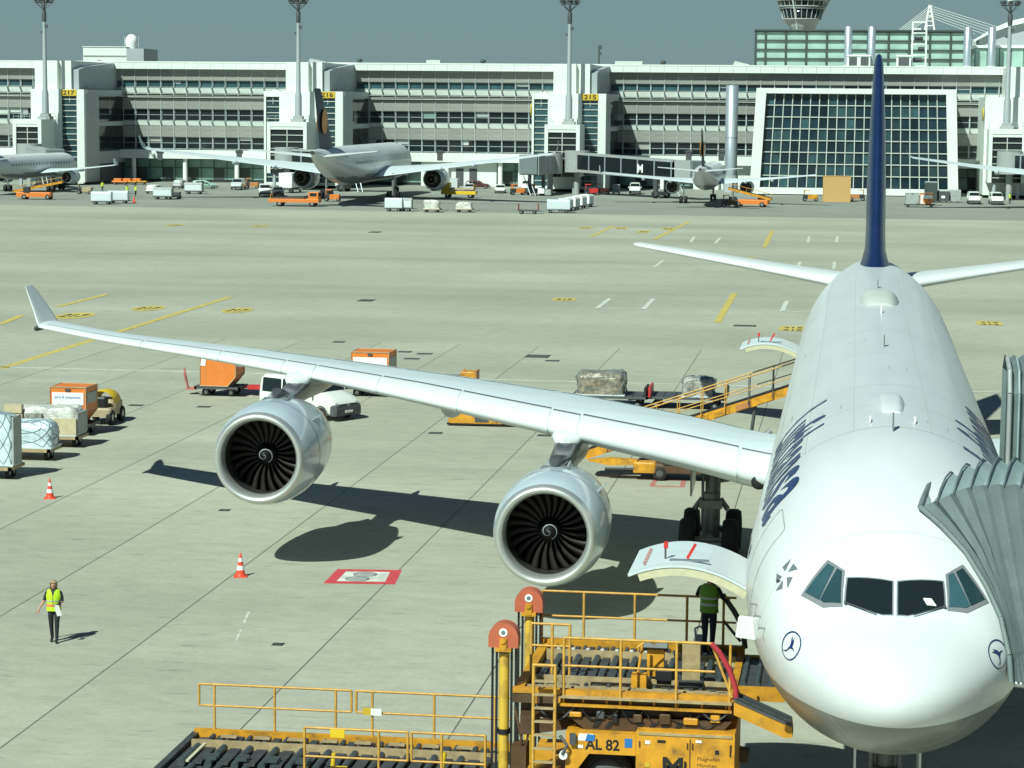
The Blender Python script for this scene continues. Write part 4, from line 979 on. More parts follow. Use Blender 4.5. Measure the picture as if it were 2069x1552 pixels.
# tail
def vfoil(y, ch, t, z): return [Vector((h*ch*sgn, y+c*ch, z)) for c, h, sgn in [(c, 5*t*(.2969*sqrt(c)-.126*c-.3516*c*c+.2843*c**3-.1036*c**4), 1) for c in [.5*(1+cos(pi*i/12)) for i in range(13)]]] + [Vector((-5*t*(.2969*sqrt(c)-.126*c-.3516*c*c+.2843*c**3-.1036*c**4)*ch, y+c*ch, z)) for c in [.5*(1+cos(pi*i/12)) for i in range(11, 0, -1)]]
FN = [(56.6,14.2,.115,7.9),(57.3,13.2,.085,8.45),(58.4,12.0,.072,8.95),(59.6,10.9,.075,9.8),(61.3,9.6,.085,11.4),(64.4,7.2,.092,14.3),(67.2,4.9,.085,16.7),(67.9,4.4,.06,17.12),(68.4,3.8,.02,17.2)]
MB().loft([vfoil(*f_) for f_ in FN], True, True, 0, True).build('tail_fin', 'fin_blue', AIR)
for side in (-1, 1):
    rings = []
    for (x, y, z, ch, t) in ((.8,63.2,7.22,6.4,.11),(1.6,63.75,7.30,5.9,.11),(4.5,65.7,7.68,4.6,.10),(8,68.1,8.1,3.3,.10),(10.7,69.95,8.43,2.2,.09),(10.95,70.4,8.46,1.6,.05)):
        rings.append([Vector((side*x, y+c*ch, z+h*ch)) for c, h in foil(10, t)])
    MB().loft(rings, True, True, 0, True).build('tailplane', 'slat_white', AIR)

# landing gear
def wheel(r, wd, name, parent, loc):
    o = MB().lathe([(r*.45, -wd*.42), (r*.62, -wd*.5), (r*.9, -wd*.46), (r, -wd*.25), (r, wd*.25), (r*.9, wd*.46), (r*.62, wd*.5), (r*.45, wd*.42)], axis='X', n=28).build(name, 'rubber', parent, loc)
    return o
def gear(name, x, y, ztop, dx, dy, r, wd, rows=2, door=0):
    g_ = MB().tube((0, 0, r*1.1), (0, .1, ztop), .21, 12).tube((0, 0, r*.9), (0, .03, 2.1), .30, 12).tube((0, -dy, r), (0, dy, r), .15, 8).tube((0, .3, 1.9), (0, 1.3, 1.1), .08, 6)
    for s_ in (-1, 1):
        g_.tube((s_*.3, 0, 1.9), (s_*.55, 0, 1.55), .1, 6).tube((.0, s_*dy, r), (-dx, s_*dy, r), .1, 6).tube((.0, s_*dy, r), (dx, s_*dy, r), .1, 6)
    g_.box((0, -.28, 1.75), (.75, .2, .28)).tube((-.28, -.1, 1.0), (-.28, -.1, 3.2), .05, 6).tube((.26, -.12, 1.0), (.26, -.12, 2.9), .045, 6)
    if x: g_.tube((0, 0, 2.3), (-math.copysign(1.9, x), .2, ztop-.2), .10, 8)
    g_ = g_.build(name, 'gear_metal', AIR, (x, y, 0))
    for sx in (-1, 1):
        for sy in ((-1, 1) if rows == 2 else (0,)):
            wheel(r, wd, 'wheel', g_, (sx*dx, sy*dy, r)); MB().lathe([(0.01, -.05), (r*.3, -.05), (r*.44, 0), (r*.46, .04)], axis='X', n=18).build('rim', 'gear_metal', g_, (sx*dx+(.02 if sx < 0 else -.02)*1+sx*wd*.4, sy*dy, r))
    if door: MB().prism([(-.9, 2.1), (.9, 2.3), (1.1, 4.0), (-.9, 4.1)], -.03, .03, 'X').build('gear_door', 'belly_grey', g_, (math.copysign(.62, x), .0, 0))
    return g_
gear('main_gear', -5.34, 39.2, 4.4, .70, 1.0, .70, .54, 2, 1); gear('main_gear', 5.34, 39.2, 4.4, .70, 1.0, .70, .54, 2, 1); gear('centre_gear', 0, 40.4, 3.2, .55, 1.0, .66, .5, 2)
gear('nose_gear', 0, 6.9, 3.2, .33, .3, .52, .34, 1)
MB().bb(-.62, -.58, 5.0, 6.5, 1.6, 3.1).build('gear_door', 'aircraft_white', AIR); MB().bb(.58, .62, 5.0, 6.5, 1.6, 3.1).build('gear_door', 'aircraft_white', AIR)

# open cargo doors (skin arc raised about its hinge)
def cargo_door(Y0, Y1, hx, hz, name, tilt):
    rings_o = []; N = 14; R0 = 2.72
    pts = []
    for k in range(N+1):
        s_ = k/N; pts.append((hx-2.46*s_, hz+1.32*s_*(1-s_)+.22*s_))
    outer = [[Vector((px_, Y, pz)) for Y in (Y0, Y1)] for px_, pz in pts]
    m_ = MB(); V = []
    def off(i, d):
        a = pts[max(0, i-1)]; b = pts[min(N, i+1)]; n = Vector((b[1]-a[1], 0, -(b[0]-a[0]))).normalized()
        if n.z > 0: n = -n
        return Vector((pts[i][0], 0, pts[i][1]))+n*d
    rings = [[Vector((pts[i][0], Y0, pts[i][1])), Vector((pts[i][0], Y1, pts[i][1])), off(i, .05)+Vector((0, Y1, 0)), off(i, .05)+Vector((0, Y0, 0))] for i in range(N+1)]
    m_.loft(rings, True, True, 0, False); o = m_.build(name, ['wing_grey'], AIR)
    o['label'] = 'open forward cargo door raised beside the loader' if Y0 < 20 else 'open aft cargo door raised beside the belt loader'
    k0 = int(N*.0); kk = int(N*.42)
    MB().loft([[Vector((pts[i][0], Y0-.004, pts[i][1]+.006)), Vector((pts[i][0], Y1+.004, pts[i][1]+.006))] for i in range(0, kk+1)], False, False).build('white_skin', 'aircraft_white', o)
    for yy, cmat in ((Y0+.02, 'cream'), (Y1-.14, 'cream')):
        MB().loft([[off(i, .05)+Vector((0, yy, 0)), off(i, .05)+Vector((0, yy+.12, 0)), off(i, .22)+Vector((0, yy+.12, 0)), off(i, .22)+Vector((0, yy, 0))] for i in range(N)], True, True).build('door_edge', cmat, o)
    MB().loft([[off(i, .19)+Vector((0, Y0+.14, 0)), off(i, .19)+Vector((0, Y1-.14, 0)), off(i, .23)+Vector((0, Y1-.14, 0)), off(i, .23)+Vector((0, Y0+.14, 0))] for i in range(1, N-1)], True, True).build('inner_lining', 'container_grey', o)
    # handle and red streamers on the skin
    ih = int(N*.78); b_ = Vector((pts[ih][0], 0, pts[ih][1]))
    MB().bb(-.02, .02, -.02, .02, 0, .26).build('lock_handle', 'mid_dark', o, b_+Vector((0, Y0+.75, 0))); MB().bb(-.035, .05, -.035, .035, .22, .36).build('flag_tag', 'red', o, b_+Vector((0, Y0+.75, 0)))
    ih = int(N*.55); b_ = Vector((pts[ih][0], 0, pts[ih][1]+.03)); MB().bb(-.42, .38, -.05, .05, -.03, .008).build('handle_slot', 'logo_grey', o, b_+Vector((0, Y0+.5, 0)), )
    MB().box((0, 0, .08), (.06, .06, .34), ry=.5).build('flag_tag', 'red', o, b_+Vector((.02, Y0+.5, .1)))
    m2 = MB()
    for k in range(9): m2.bb(-.03, .03, k*.2, k*.2+.1, 0, .012)
    i2 = N-1; m2.build('door_lettering', 'red_faded', o, Vector((pts[i2][0]+.12, Y0+.4, pts[i2][1]+.075)))
    for yy in (Y0+.15, Y1-.15): MB().tube((hx+.02, yy, hz-.02), (hx+.16, yy, hz-.55), .03, 6).tube((hx-.02, yy, hz), (hx+.1, yy, hz+.05), .05, 6).build('hinge_arm', 'gear_metal', o)
    return o
cargo_door(8.35, 11.05, -2.76, 5.18, 'cargo_door', -.02); cargo_door(54.0, 56.6, -2.74, 5.2, 'cargo_door', -.02)
# dark hold openings behind them
for Y0, Y1 in ((8.5, 11.0), (54.1, 56.5)):
    pts = [(Y, a) for Y in (Y0, Y1) for a in (1,)]
    m_ = MB(); m_.loft([[fus(Y, pi+radians(d))+fusn(Y, pi+radians(d))*.012 for d in range(10, 47, 4)] for Y in [Y0+(Y1-Y0)*i/4 for i in range(5)]], False, False); o = m_.build('hold_opening', 'black', AIR)
# small white door control flap beside the nose
m_ = MB(); m_.cbox((0, 0, 0), (.42, .10, .42), .04); o = m_.build('service_flap', 'white', AIR, (-2.62, 4.7, 5.22)); o.rotation_euler = (0.15, .12, .1)
MB().tube((-2.45, 4.72, 5.3), (-2.3, 4.72, 5.25), .05, 6).build('flap_arm', 'white', AIR)
# ------------------------------------------------------------------ cargo loader at the forward hold
LO = Vector((-8.0, 9.2, 0))
LD = thing('cargo_loader', 'yellow cargo loader marked AL 82 under the raised cargo door', 'cargo loader', LO)
def lb(m, name, mats, parent=None, smooth=None): return m.build(name, mats, parent or LD, (-LO if parent is None else None), smooth=smooth)
def lsub(m, name, mats, parent): return m.build(name, mats, parent)
zb = 3.3
# bridge platform
fr = MB(); fr.bb(-7.35,-2.95,7.0,7.16,3.20,3.30,0).bb(-7.35,-2.95,7.02,7.16,3.0,3.20,3).bb(-7.35,-2.95,11.16,11.32,3.05,3.36,0).bb(-7.35,-7.15,7.16,11.16,3.05,3.28,0).bb(-3.1,-2.95,7.16,11.16,3.0,3.24,0)
fr.bb(-7.15,-3.1,7.16,11.16,3.0,3.12,1)
fr.bb(-7.1,-3.1,10.3,10.38,3.12,3.34,2).bb(-7.1,-3.1,8.0,8.10,3.12,3.33,2).bb(-7.1,-3.3,7.3,7.36,3.12,3.30,2).bb(-6.4,-3.0,6.88,7.0,3.0,3.05,0).bb(-6.4,-3.0,6.84,7.0,3.17,3.20,2)
bp = lb(fr, 'bridge_platform', ['loader_yellow', 'deck_dark', 'beige_metal', 'loader_brown'])
for k in range(9): MB().bb(-6.9+.47*k,-6.86+.47*k,7.0,7.02,3.0,3.2).build('beam_rib','loader_yellow',bp)
def roller_row(x0, x1, dx, y0, y1, z, r, parent, plate=True, nm='roller'):
    x = x0; a = None; k = 0
    rm = MB().tube((0, y0, 0), (0, y1, 0), r, 8)
    pm = MB().box((0, (y0+y1)/2, -.02), (dx*.42, (y1-y0)*.86, .05))
    pa = None
    while x < x1:
        if a is None: a = rm.build(nm, 'roller', parent, (x, 0, z))
        else: inst(nm, a.data, parent, (x, 0, z))
        if plate:
            if pa is None: pa = pm.build('roller_plate', 'deck_dark', parent, (x+dx/2, 0, z+.02))
            else: inst('roller_plate', pa.data, parent, (x+dx/2, 0, z+.02))
        x += dx; k += 1
roller_row(-6.95,-3.2,.40,8.2,9.15,3.22,.075,bp); roller_row(-6.8,-3.2,.40,9.3,10.2,3.22,.075,bp)
roller_row(-6.95,-3.2,.30,10.5,11.05,3.24,.05,bp,True); roller_row(-6.9,-3.3,.46,7.45,7.9,3.2,.05,bp,True)
for k in range(12): MB().tube((-6.85+.31*k,10.42,3.3),(-6.85+.31*k,10.42,3.36),.045,6).build('guide_wheel','wing_grey',bp)
for k in range(9): MB().bb(-6.7+.42*k,-6.4+.42*k,7.4,7.55,3.22,3.27).build('pad','beige_metal',bp)
# railings
def railing(name, pts_x, y, z0, z1, mids, x0=None, x1=None, r=.028, extra=None):
    x0 = pts_x[0] if x0 is None else x0; x1 = pts_x[-1] if x1 is None else x1
    m = MB().tube((x0,y,z1),(x1,y,z1),r,6)
    for z in mids: m.tube((x0,y,z),(x1,y,z),r*.9,6)
    if extra: extra(m)
    o = lb(m, name, 'rail_yellow')
    for x in pts_x: MB().tube((x,y,z0),(x,y,z1),r*1.05,6).build('post','rail_yellow',o)
    return o
railing('railing', [-7.33,-6.42,-5.32,-4.2,-3.42], 11.24, 3.3, 4.40, [3.86], x1=-3.15)
railing('railing', [-6.33,-5.2,-4.1,-3.05], 6.98, 3.05, 4.36, [3.80], x1=-3.35, extra=lambda m: m.tube((-3.42,6.98,4.36),(-3.0,6.98,3.3),.03,6))
railing('railing', [-7.15,-6.72,-6.36], 8.2, 3.3, 4.35, [3.9], extra=lambda m: m.tube((-7.15,8.2,3.9),(-7.15,8.2,4.35),.03,6))
lb(MB().path([(-3.42,6.9,4.38),(-3.25,6.9,4.2),(-3.05,6.9,3.85),(-2.93,6.9,3.5),(-2.9,6.9,3.15)],.055,8), 'bumper_hose', 'hose_red')
lb(MB().path([(-3.45,11.3,4.45),(-3.2,11.3,4.1),(-3.0,11.3,3.75),(-2.95,11.3,3.3)],.06,8).tube((-3.42,11.24,3.9),(-3.05,11.3,3.45),.035,6), 'bumper_hose', 'mid_dark')
# conveyor nose towards the hold and sloping wing
lb(MB().bb(-2.95,-2.15,8.3,10.8,3.0,3.2,0).bb(-2.95,-2.0,8.15,8.3,2.95,3.22,1).bb(-2.95,-2.0,10.8,10.95,3.0,3.25,1), 'conveyor_nose', ['deck_dark','loader_yellow'])
for k in range(3): lb(MB().tube((-2.85+.28*k,8.4,3.22),(-2.85+.28*k,10.7,3.22),.06,8), 'nose_roller', 'roller')
lb(MB().prism([(-2.95,3.30),(-1.82,2.84),(-1.80,2.62),(-1.95,2.60),(-2.95,3.02)],6.72,7.35,'Y',0).prism([(-2.95,3.34),(-1.84,2.88),(-1.82,2.83),(-2.95,3.29)],6.7,7.37,'Y',1).prism([(-2.9,3.36),(-1.9,2.95),(-1.9,2.92),(-2.9,3.33)],6.78,6.84,'Y',2).prism([(-2.9,3.36),(-1.9,2.95),(-1.9,2.92),(-2.9,3.33)],7.1,7.16,'Y',2), 'side_flap', ['loader_yellow','mid_dark','roller'])
# control stand on the bridge
cs = lb(MB().box((-4.62,8.35,3.62),(.34,.22,.55),mi=0).box((-4.62,8.25,3.98),(.5,.26,.16),rx=-.5,mi=1).box((-4.9,7.8,3.35),(.3,.3,.3),mi=2).tube((-4.95,7.7,3.3),(-4.85,7.9,4.15),.03,6,mi=0), 'control_stand', ['loader_yellow','mid_dark','loader_yellow'])
MB().cbox((-4.42,8.15,3.4),(.36,.3,.3),.03).build('seat', 'black', cs); MB().path([(-4.95,7.7,4.05),(-4.75,7.75,4.2),(-4.6,7.9,4.1)],.02,5).build('lever','rail_yellow',cs)
lb(MB().box((-3.88,8.0,3.72),(.36,.05,.9),rx=.12,mi=0).box((-3.88,8.12,3.3),(.5,.4,.12),mi=1), 'tan_panel', ['beige_metal','deck_dark'])
lb(MB().path([(-3.98,11.15,3.35),(-4.02,11.15,3.72),(-3.9,11.15,3.78),(-3.84,11.15,3.7),(-3.84,11.15,3.35)],.022,6).bb(-4.0,-3.86,11.14,11.16,3.4,3.6), 'hand_hoop', 'mullion')
# mast columns
for y, z in ((7.25,4.55),(10.95,4.48)):
    x = -7.56
    mc = lb(MB().tube((x,y,.6),(x,y,4.1),.105,14), 'mast_cylinder', 'cylinder_yellow')
    MB().tube((x,y,2.3),(x,y,2.4),.13,12).tube((x,y,3.95),(x,y,4.12),.125,12).build('collar','black',mc)
    for dx in (-.235,-.15,.15,.235):
        ch = MB()
        for k in range(44): ch.box((x+dx,y,.75+k*.078),(.045,.05,.066))
        ch.build('chain','black',mc)
    n = 16; poly = [(.30*cos(pi*i/n),.06+.30*sin(pi*i/n)) for i in range(n+1)]+[(-.30,-.14),(.30,-.14)]
    cv = lb(MB().prism([(x+a,z-.33+b) for a,b in poly],y-.17,y+.17,'Y'), 'sprocket_cover', 'cover_red')
    MB().lathe([(.085,-.012),(.085,0)],org=(x,y-.17,z-.16),axis='Y',n=20,caps=True).build('sticker','white',cv)
    MB().lathe([(.05,-.016),(.05,0)],org=(x,y-.17,z-.16),axis='Y',n=5,caps=True).build('sticker_mark','logo_grey',cv)
    MB().bb(x-.07,x+.07,y-.21,y-.16,z-.52,z-.28).tube((x,y-.24,z-.33),(x,y-.16,z-.33),.05,10).bb(x-.16,x+.16,y-.2,y+.2,z-.55,z-.47).build('clamp','loader_yellow',mc)
# ladder
ld = lb(MB().tube((-6.90,6.75,.6),(-6.90,6.75,3.84),.035,6).tube((-6.47,6.75,.6),(-6.47,6.75,3.84),.035,6).tube((-6.92,6.75,3.84),(-6.45,6.75,3.84),.035,6).tube((-6.9,6.75,3.5),(-6.9,7.05,3.5),.025,5).tube((-6.47,6.75,3.5),(-6.47,7.05,3.5),.025,5), 'ladder', 'rail_yellow')
for k in range(11): MB().box((-6.685,6.75,.8+.272*k),(.4,.09,.035)).build('rung','beige_metal',ld)
# scissor frame and chassis
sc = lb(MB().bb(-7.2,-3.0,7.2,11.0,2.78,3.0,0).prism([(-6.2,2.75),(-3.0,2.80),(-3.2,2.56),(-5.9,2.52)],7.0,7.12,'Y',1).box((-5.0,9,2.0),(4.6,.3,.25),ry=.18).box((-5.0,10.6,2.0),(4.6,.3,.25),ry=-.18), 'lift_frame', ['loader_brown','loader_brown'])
for x in (-5.75,-5.5,-4.9,-4.65,-4.4,-4.15): MB().prism([(x,2.58),(x+.10,2.58),(x+.19,2.71),(x+.09,2.71)],6.975,6.998,'Y').build('hazard_stripe','black',sc)
lb(MB().cbox((-5.0,7.3,2.84),(.5,.4,.24),.06), 'motor_housing', 'black')
chs = MB().bb(-6.25,-4.86,6.75,8.6,2.1,2.52,0).bb(-6.25,-6.05,6.75,8.6,.7,2.1,0).bb(-6.05,-4.86,7.35,8.6,.7,2.1,2)
chs.prism([(-6.05,2.1),(-5.78,2.1),(-6.05,1.72)],6.752,8.6,'Y',0)
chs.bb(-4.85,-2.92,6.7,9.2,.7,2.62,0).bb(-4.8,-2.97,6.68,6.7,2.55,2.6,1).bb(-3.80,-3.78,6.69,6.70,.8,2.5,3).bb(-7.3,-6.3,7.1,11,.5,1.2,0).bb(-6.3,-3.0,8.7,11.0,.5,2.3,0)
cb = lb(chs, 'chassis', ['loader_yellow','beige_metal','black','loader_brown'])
MB().lathe([(.02,-.05),(.16,-.04),(.36,0),(.38,.1)],org=(-5.45,7.05,1.58),axis='Y',n=24).build('wheel_hub','mid_dark',cb)
MB().lathe([(.38,0),(.52,.03),(.54,.2),(.5,.4)],org=(-5.45,7.03,1.58),axis='Y',n=24).build('tyre','rubber',cb)
text_obj('lettering','AL 82',.30,'black',cb,(-5.52,6.745,2.19),(1,0,0),(0,0,1),.008,width=.68,center=True)
text_obj('lettering','M',.56,'black',cb,(-4.12,6.695,1.72),(1,0,0),(0,0,1),.02,width=.40,center=True)
text_obj('lettering','Flughafen',.1,'loader_brown',cb,(-3.42,6.695,2.08),(1,0,0),(0,0,1),0,width=.44,center=True)
text_obj('lettering','München',.1,'loader_brown',cb,(-3.45,6.695,1.95),(1,0,0),(0,0,1),0,width=.38,center=True)
MB().bb(-3.30,-3.22,6.69,6.697,2.22,2.30).build('door_lock','black',cb)
MB().prism([(-6.02,2.36),(-5.98,2.5),(-5.7,2.5),(-5.74,2.36)],6.742,6.75,'Y').build('sticker','white',cb); MB().prism([(-5.86,2.36),(-5.82,2.5),(-5.66,2.48),(-5.68,2.36)],6.736,6.742,'Y').build('sticker','sticker_blue',cb); MB().bb(-5.08,-4.93,6.742,6.75,2.26,2.44).build('sticker','sticker_blue',cb)
lb(MB().tube((-6.28,6.62,2.07),(-6.28,6.74,2.07),.085,12), 'head_lamp', 'white'); lb(MB().tube((-6.36,6.7,2.45),(-6.2,6.62,2.28),.03,6).tube((-6.2,6.62,2.28),(-6.3,6.6,2.1),.03,6).box((-6.1,6.68,2.4),(.12,.06,.22)), 'mirror_bracket', 'mid_dark')
for (x,y) in ((-6.8,7.6),(-6.8,10.6),(-3.6,7.4),(-3.6,10.6)): lb(MB().lathe([(.2,-.18),(.42,-.2),(.5,-.1),(.5,.1),(.42,.2),(.2,.18)],org=(x,y,.5),axis='Y',n=20), 'road_wheel', 'rubber')
# clutter under the platform
lb(MB().box((-7.2,7.1,1.9),(.3,.5,.5)).box((-7.0,7.0,2.6),(.35,.3,.4)).box((-6.9,7.2,1.3),(.5,.4,.3)).path([(-7.3,7.0,2.9),(-7.15,6.9,2.3),(-7.2,7.0,1.4)],.03,5).path([(-6.95,7.0,2.9),(-7.05,6.9,2.2),(-7.3,6.95,1.2)],.025,5), 'hydraulic_block', 'loader_brown')
rh = random.Random(5)
for k in range(9):                              # hydraulic hoses sagging below the bridge
    x0 = -6.9+.42*k+rh.uniform(-.1,.1); x1 = x0+rh.uniform(.4,.9); sg = rh.uniform(.12,.34); y0 = 6.93+rh.uniform(0,.06)
    lb(MB().path([(x0+(x1-x0)*i/8,y0,2.98-sg*sin(pi*i/8)) for i in range(9)],rh.choice((.014,.018,.022)),5),'hose',rh.choice(('black','rubber','mid_dark')))
for k in range(7):
    x0 = -6.2+.45*k; lb(MB().cbox((x0+rh.uniform(0,.2),6.98,2.9-rh.uniform(0,.12)),(rh.uniform(.1,.3),.10,rh.uniform(.08,.2)),.02),'valve_box',rh.choice(('loader_brown','mid_dark','loader_yellow','black')))
for (x,z,w_,h,mm) in ((-4.62,2.4,.10,.07,'white'),(-4.35,2.43,.16,.05,'black'),(-3.0,2.3,.03,.24,'black'),(-4.62,1.95,.09,.09,'sign_yellow'),(-5.95,2.24,.1,.06,'white'),(-3.62,2.46,.12,.05,'white')):
    lb(MB().bb(x-w_/2,x+w_/2,6.688,6.697,z-h/2,z+h/2) if x > -4.85 else MB().bb(x-w_/2,x+w_/2,6.738,6.747,z-h/2,z+h/2),'warning_label',mm)
for x in (-4.78,-3.84,-3.74,-2.99): lb(MB().tube((x,6.685,2.3),(x,6.685,2.42),.014,6),'hinge','loader_brown')
lb(MB().bb(-3.9,-3.86,6.66,6.70,1.85,2.05),'door_handle','black')
# main lift platform lowered on the left
mp = lb(MB().bb(-15.0,-8.0,6.2,11.25,.55,.80,1).bb(-15.1,-8.0,11.25,11.40,.60,.97,0).bb(-15.1,-8.0,6.05,6.2,.6,.97,0).bb(-15.15,-15.0,6.1,11.35,.6,.9,1).bb(-14.9,-8.1,10.35,10.43,.8,.98,2).bb(-14.9,-8.1,7.1,7.18,.8,.98,2), 'lift_platform', ['loader_yellow','deck_dark','beige_metal'])
roller_row(-14.7,-8.1,.58,8.85,10.2,.88,.085,mp); roller_row(-14.4,-8.1,.58,7.3,8.7,.88,.085,mp); roller_row(-14.6,-8.1,.42,10.55,11.1,.88,.06,mp); roller_row(-14.6,-8.1,.42,6.35,7.0,.88,.06,mp)
for k in range(9):
    o = MB().bb(0,.36,0,.16,0,.03).build('pad','beige_metal',mp,(-14.35+.75*k,10.72,.95))
for k in range(5):
    MB().box((0,0,0),(.26,.12,.06)).box((0,.2,0),(.26,.12,.06)).build('stop_plate','roller',mp,(-14.1+.66*k,9.05,.97))
MB().box((0,0,0),(.07,1.4,.04),rz=.0).build('stop_bar','cream',mp,(-14.55,9.5,.95))
railing('railing', [-14.65,-13.28,-11.9], 11.34, .9, 1.98, [1.5], x0=-15.0, x1=-11.55, extra=lambda m: m.tube((-15.0,11.34,1.5),(-15.0,11.34,1.98),.028,6).tube((-11.55,11.34,1.5),(-11.55,11.34,1.98),.028,6))
railing('railing', [-11.08,-9.7,-8.35], 11.34, .9, 1.98, [1.5], x0=-11.44, x1=-8.0, extra=lambda m: m.tube((-11.44,11.34,1.5),(-11.44,11.34,1.98),.03,6))
railing('railing', [-11.75,-10.2], 7.7, .9, 2.10, [1.5], x1=-9.6, extra=lambda m: m.tube((-9.6,7.7,1.5),(-9.6,7.7,2.1),.028,6))
railing('railing', [-8.9,-8.0], 7.7, .9, 2.10, [1.5], x0=-9.52, extra=lambda m: m.tube((-9.52,7.7,1.5),(-9.52,7.7,2.1),.028,6))
lb(MB().bb(-11.28,-11.1,11.28,11.31,1.46,1.62,0).bb(-11.1,-10.86,11.27,11.30,1.46,1.61,1), 'rail_tag', ['sign_yellow','white']); lb(MB().bb(-11.2,-10.9,7.64,7.67,1.93,2.10), 'rail_tag', 'yellow')
lb(MB().tube((-11.25,8.0,.9),(-11.2,8.0,1.5),.05,6).box((-11.05,8.0,1.1),(.25,.1,.25)).tube((-9.0,8.1,.9),(-8.9,8.1,1.6),.05,6), 'stop_lever', 'yellow')

# ------------------------------------------------------------------ passenger bridge at the nose
JB = thing('jet_bridge', 'grey green pleated passenger bridge hood pressed to the nose of the big airliner', 'jet bridge', (4.5, 1.8, 0))
JO = Vector((4.5, 1.8, 0))
E_ = Vector((.95, -.31, 0)); U2 = Vector((.16, .985, 0))
C0 = [Vector(p) for p in ((.47,4.28,7.66),(.82,3.93,7.42),(1.27,3.52,7.0),(1.62,3.06,6.5),(1.86,2.68,6.03),(2.00,2.32,5.45),(2.04,2.2,5.0))]
TZ = [7.66,7.8,7.98,8.09,8.14,8.17,8.18,8.18,8.18,8.18,8.18,8.18,8.18,8.18]
def hood_ring(k, io):                          # k may be half a step: folds of the bellows
    i = int(k); f = k-i; tz = TZ[i]*(1-f)+TZ[min(i+1, 13)]*f
    Tn = Vector((.47, 4.28, 0))+E_*.30*k; Tn.z = tz; Bn = Vector((2.04, 2.2, 4.98))+E_*.085*k
    mixk = min(1, k/3.5); P = []
    for j, c in enumerate(C0):
        t = j/(len(C0)-1); sl = Tn.lerp(Bn, t); sl += Vector((0, -.25*sin(pi*t), 0)); cc = c+E_*(.30*k*(1-t)+.085*k*t); cc.z += (tz-7.66)*(1-t)
        P.append(cc.lerp(sl, mixk) + Vector((.3, .9, 0))*io*.20*(1-.72*t))
    P = P[::-1]; N_ = P[-1]; zz = -io*.16
    for (u, dz) in ((.35,.10),(1.1,.22),(1.8,.22),(2.4,.1)): P.append(N_+U2*u+Vector((0, 0, dz+zz)))
    for z in (7.2, 6.2, 5.0): P.append(Vector((N_.x+.45, N_.y+2.6, z)))
    return P
nh = 13
for k in range(nh):                             # each pleat one piece of cloth
    a, b, c = hood_ring(k, 0), hood_ring(k+.5, 1), hood_ring(min(k+1, nh), 0)
    m_ = MB(); n = len(a)
    for r0, r1 in ((a, b), (b, c)):
        m_.loft([r0, r1], False, False, 0, False)
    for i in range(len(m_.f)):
        if (i % (n-1)) in (6, 7, 8, 9): m_.m[i] = 1  # top faces paler, painting in the sky they reflect
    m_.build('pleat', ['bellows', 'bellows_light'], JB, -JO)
for k in range(0, nh+1):
    m_ = MB(); P = hood_ring(min(k, nh), -.25); m_.path(P[6:11], .02, 6); m_.build('hoop', 'bellows', JB, -JO)
MB().path([p+Vector((-.03, -.05, 0)) for p in hood_ring(0, 0)[:11]], .05, 8).build('seal_lip', 'bellows', JB, -JO)
MB().bb(-1.2,2.2,-1.6,2.6,4.55,4.9).build('cab_floor', 'mid_dark', JB, (.2, .4, 0)); MB().tube((-2.42, .5, 4.95), (1.5, -.85, 4.95), .07, 8).box((-1.9,.2,4.8),(.5,.3,.16)).build('bumper', 'steel', JB)
MB().box((0,0,0),(3.6,3.4,3.4)).build('cab', 'bridge_grey', JB, (2.6, .1, 6.6), -.32)
MB().box((0,0,0),(16,3.0,3.0)).build('tunnel', 'bridge_grey', JB, (11.5, -3.2, 6.6), -.32)
MB().tube((9,-2.4,0.6),(9,-2.4,5.2),.35,12).tube((9,-3.6,.6),(9,-3.6,5.2),.2,10).bb(8,10,-4.4,-1.4,.5,1.0).build('support', 'bridge_grey', JB)
for y in (-4.3,-1.5): MB().lathe([(.2,-.2),(.5,-.22),(.6,-.1),(.6,.1),(.5,.22),(.2,.2)],org=(9,y,.6),axis='Y',n=20).build('wheel','rubber',JB)
# second bridge further back
JB2 = thing('jet_bridge', 'second pleated passenger bridge hood standing at the door behind the nose', 'jet bridge', (5.5, 19.5, 0))
r0 = []
for k in range(27):
    x = -2.62+.11*k; d = .10 if k % 2 else 0
    r0.append([(x,-1.2+d,4.9),(x,-1.25+d,6.2),(x,-1.25+d,8.1),(x,-.95+d,8.62-d),(x,0,8.82-d),(x,1.2,8.8-d),(x,1.9-d,8.4),(x,2.0-d,4.9)])
for k in range(0,26,2): MB().loft(r0[k:k+3], False, False).build('pleat','bellows',JB2)
for k in range(0,26,2): MB().path([Vector(p)+Vector((0,-.03,.02)) for p in r0[k][:5]],.03 if k else .06,6).build('hoop','bellows_light' if k else 'bridge_grey',JB2)
MB().bb(-2.4,2,-1.2,2,4.4,4.88).build('cab_floor','mid_dark',JB2); MB().bb(.25,4.2,-1.5,2.2,4.9,8.7).build('cab','bridge_grey',JB2); MB().box((0,0,0),(16,3,3)).build('tunnel','bridge_grey',JB2,(11.5,-2.6,6.6),-.32)
MB().tube((7,-1.5,.6),(7,-1.5,5.2),.35,12).bb(6,8,-3,0,.5,1).build('support','bridge_grey',JB2)
for y in (-2.9,-.1): MB().lathe([(.2,-.2),(.5,-.22),(.6,-.1),(.6,.1),(.5,.22),(.2,.2)],org=(7,y,.6),axis='Y',n=20).build('wheel','rubber',JB2)

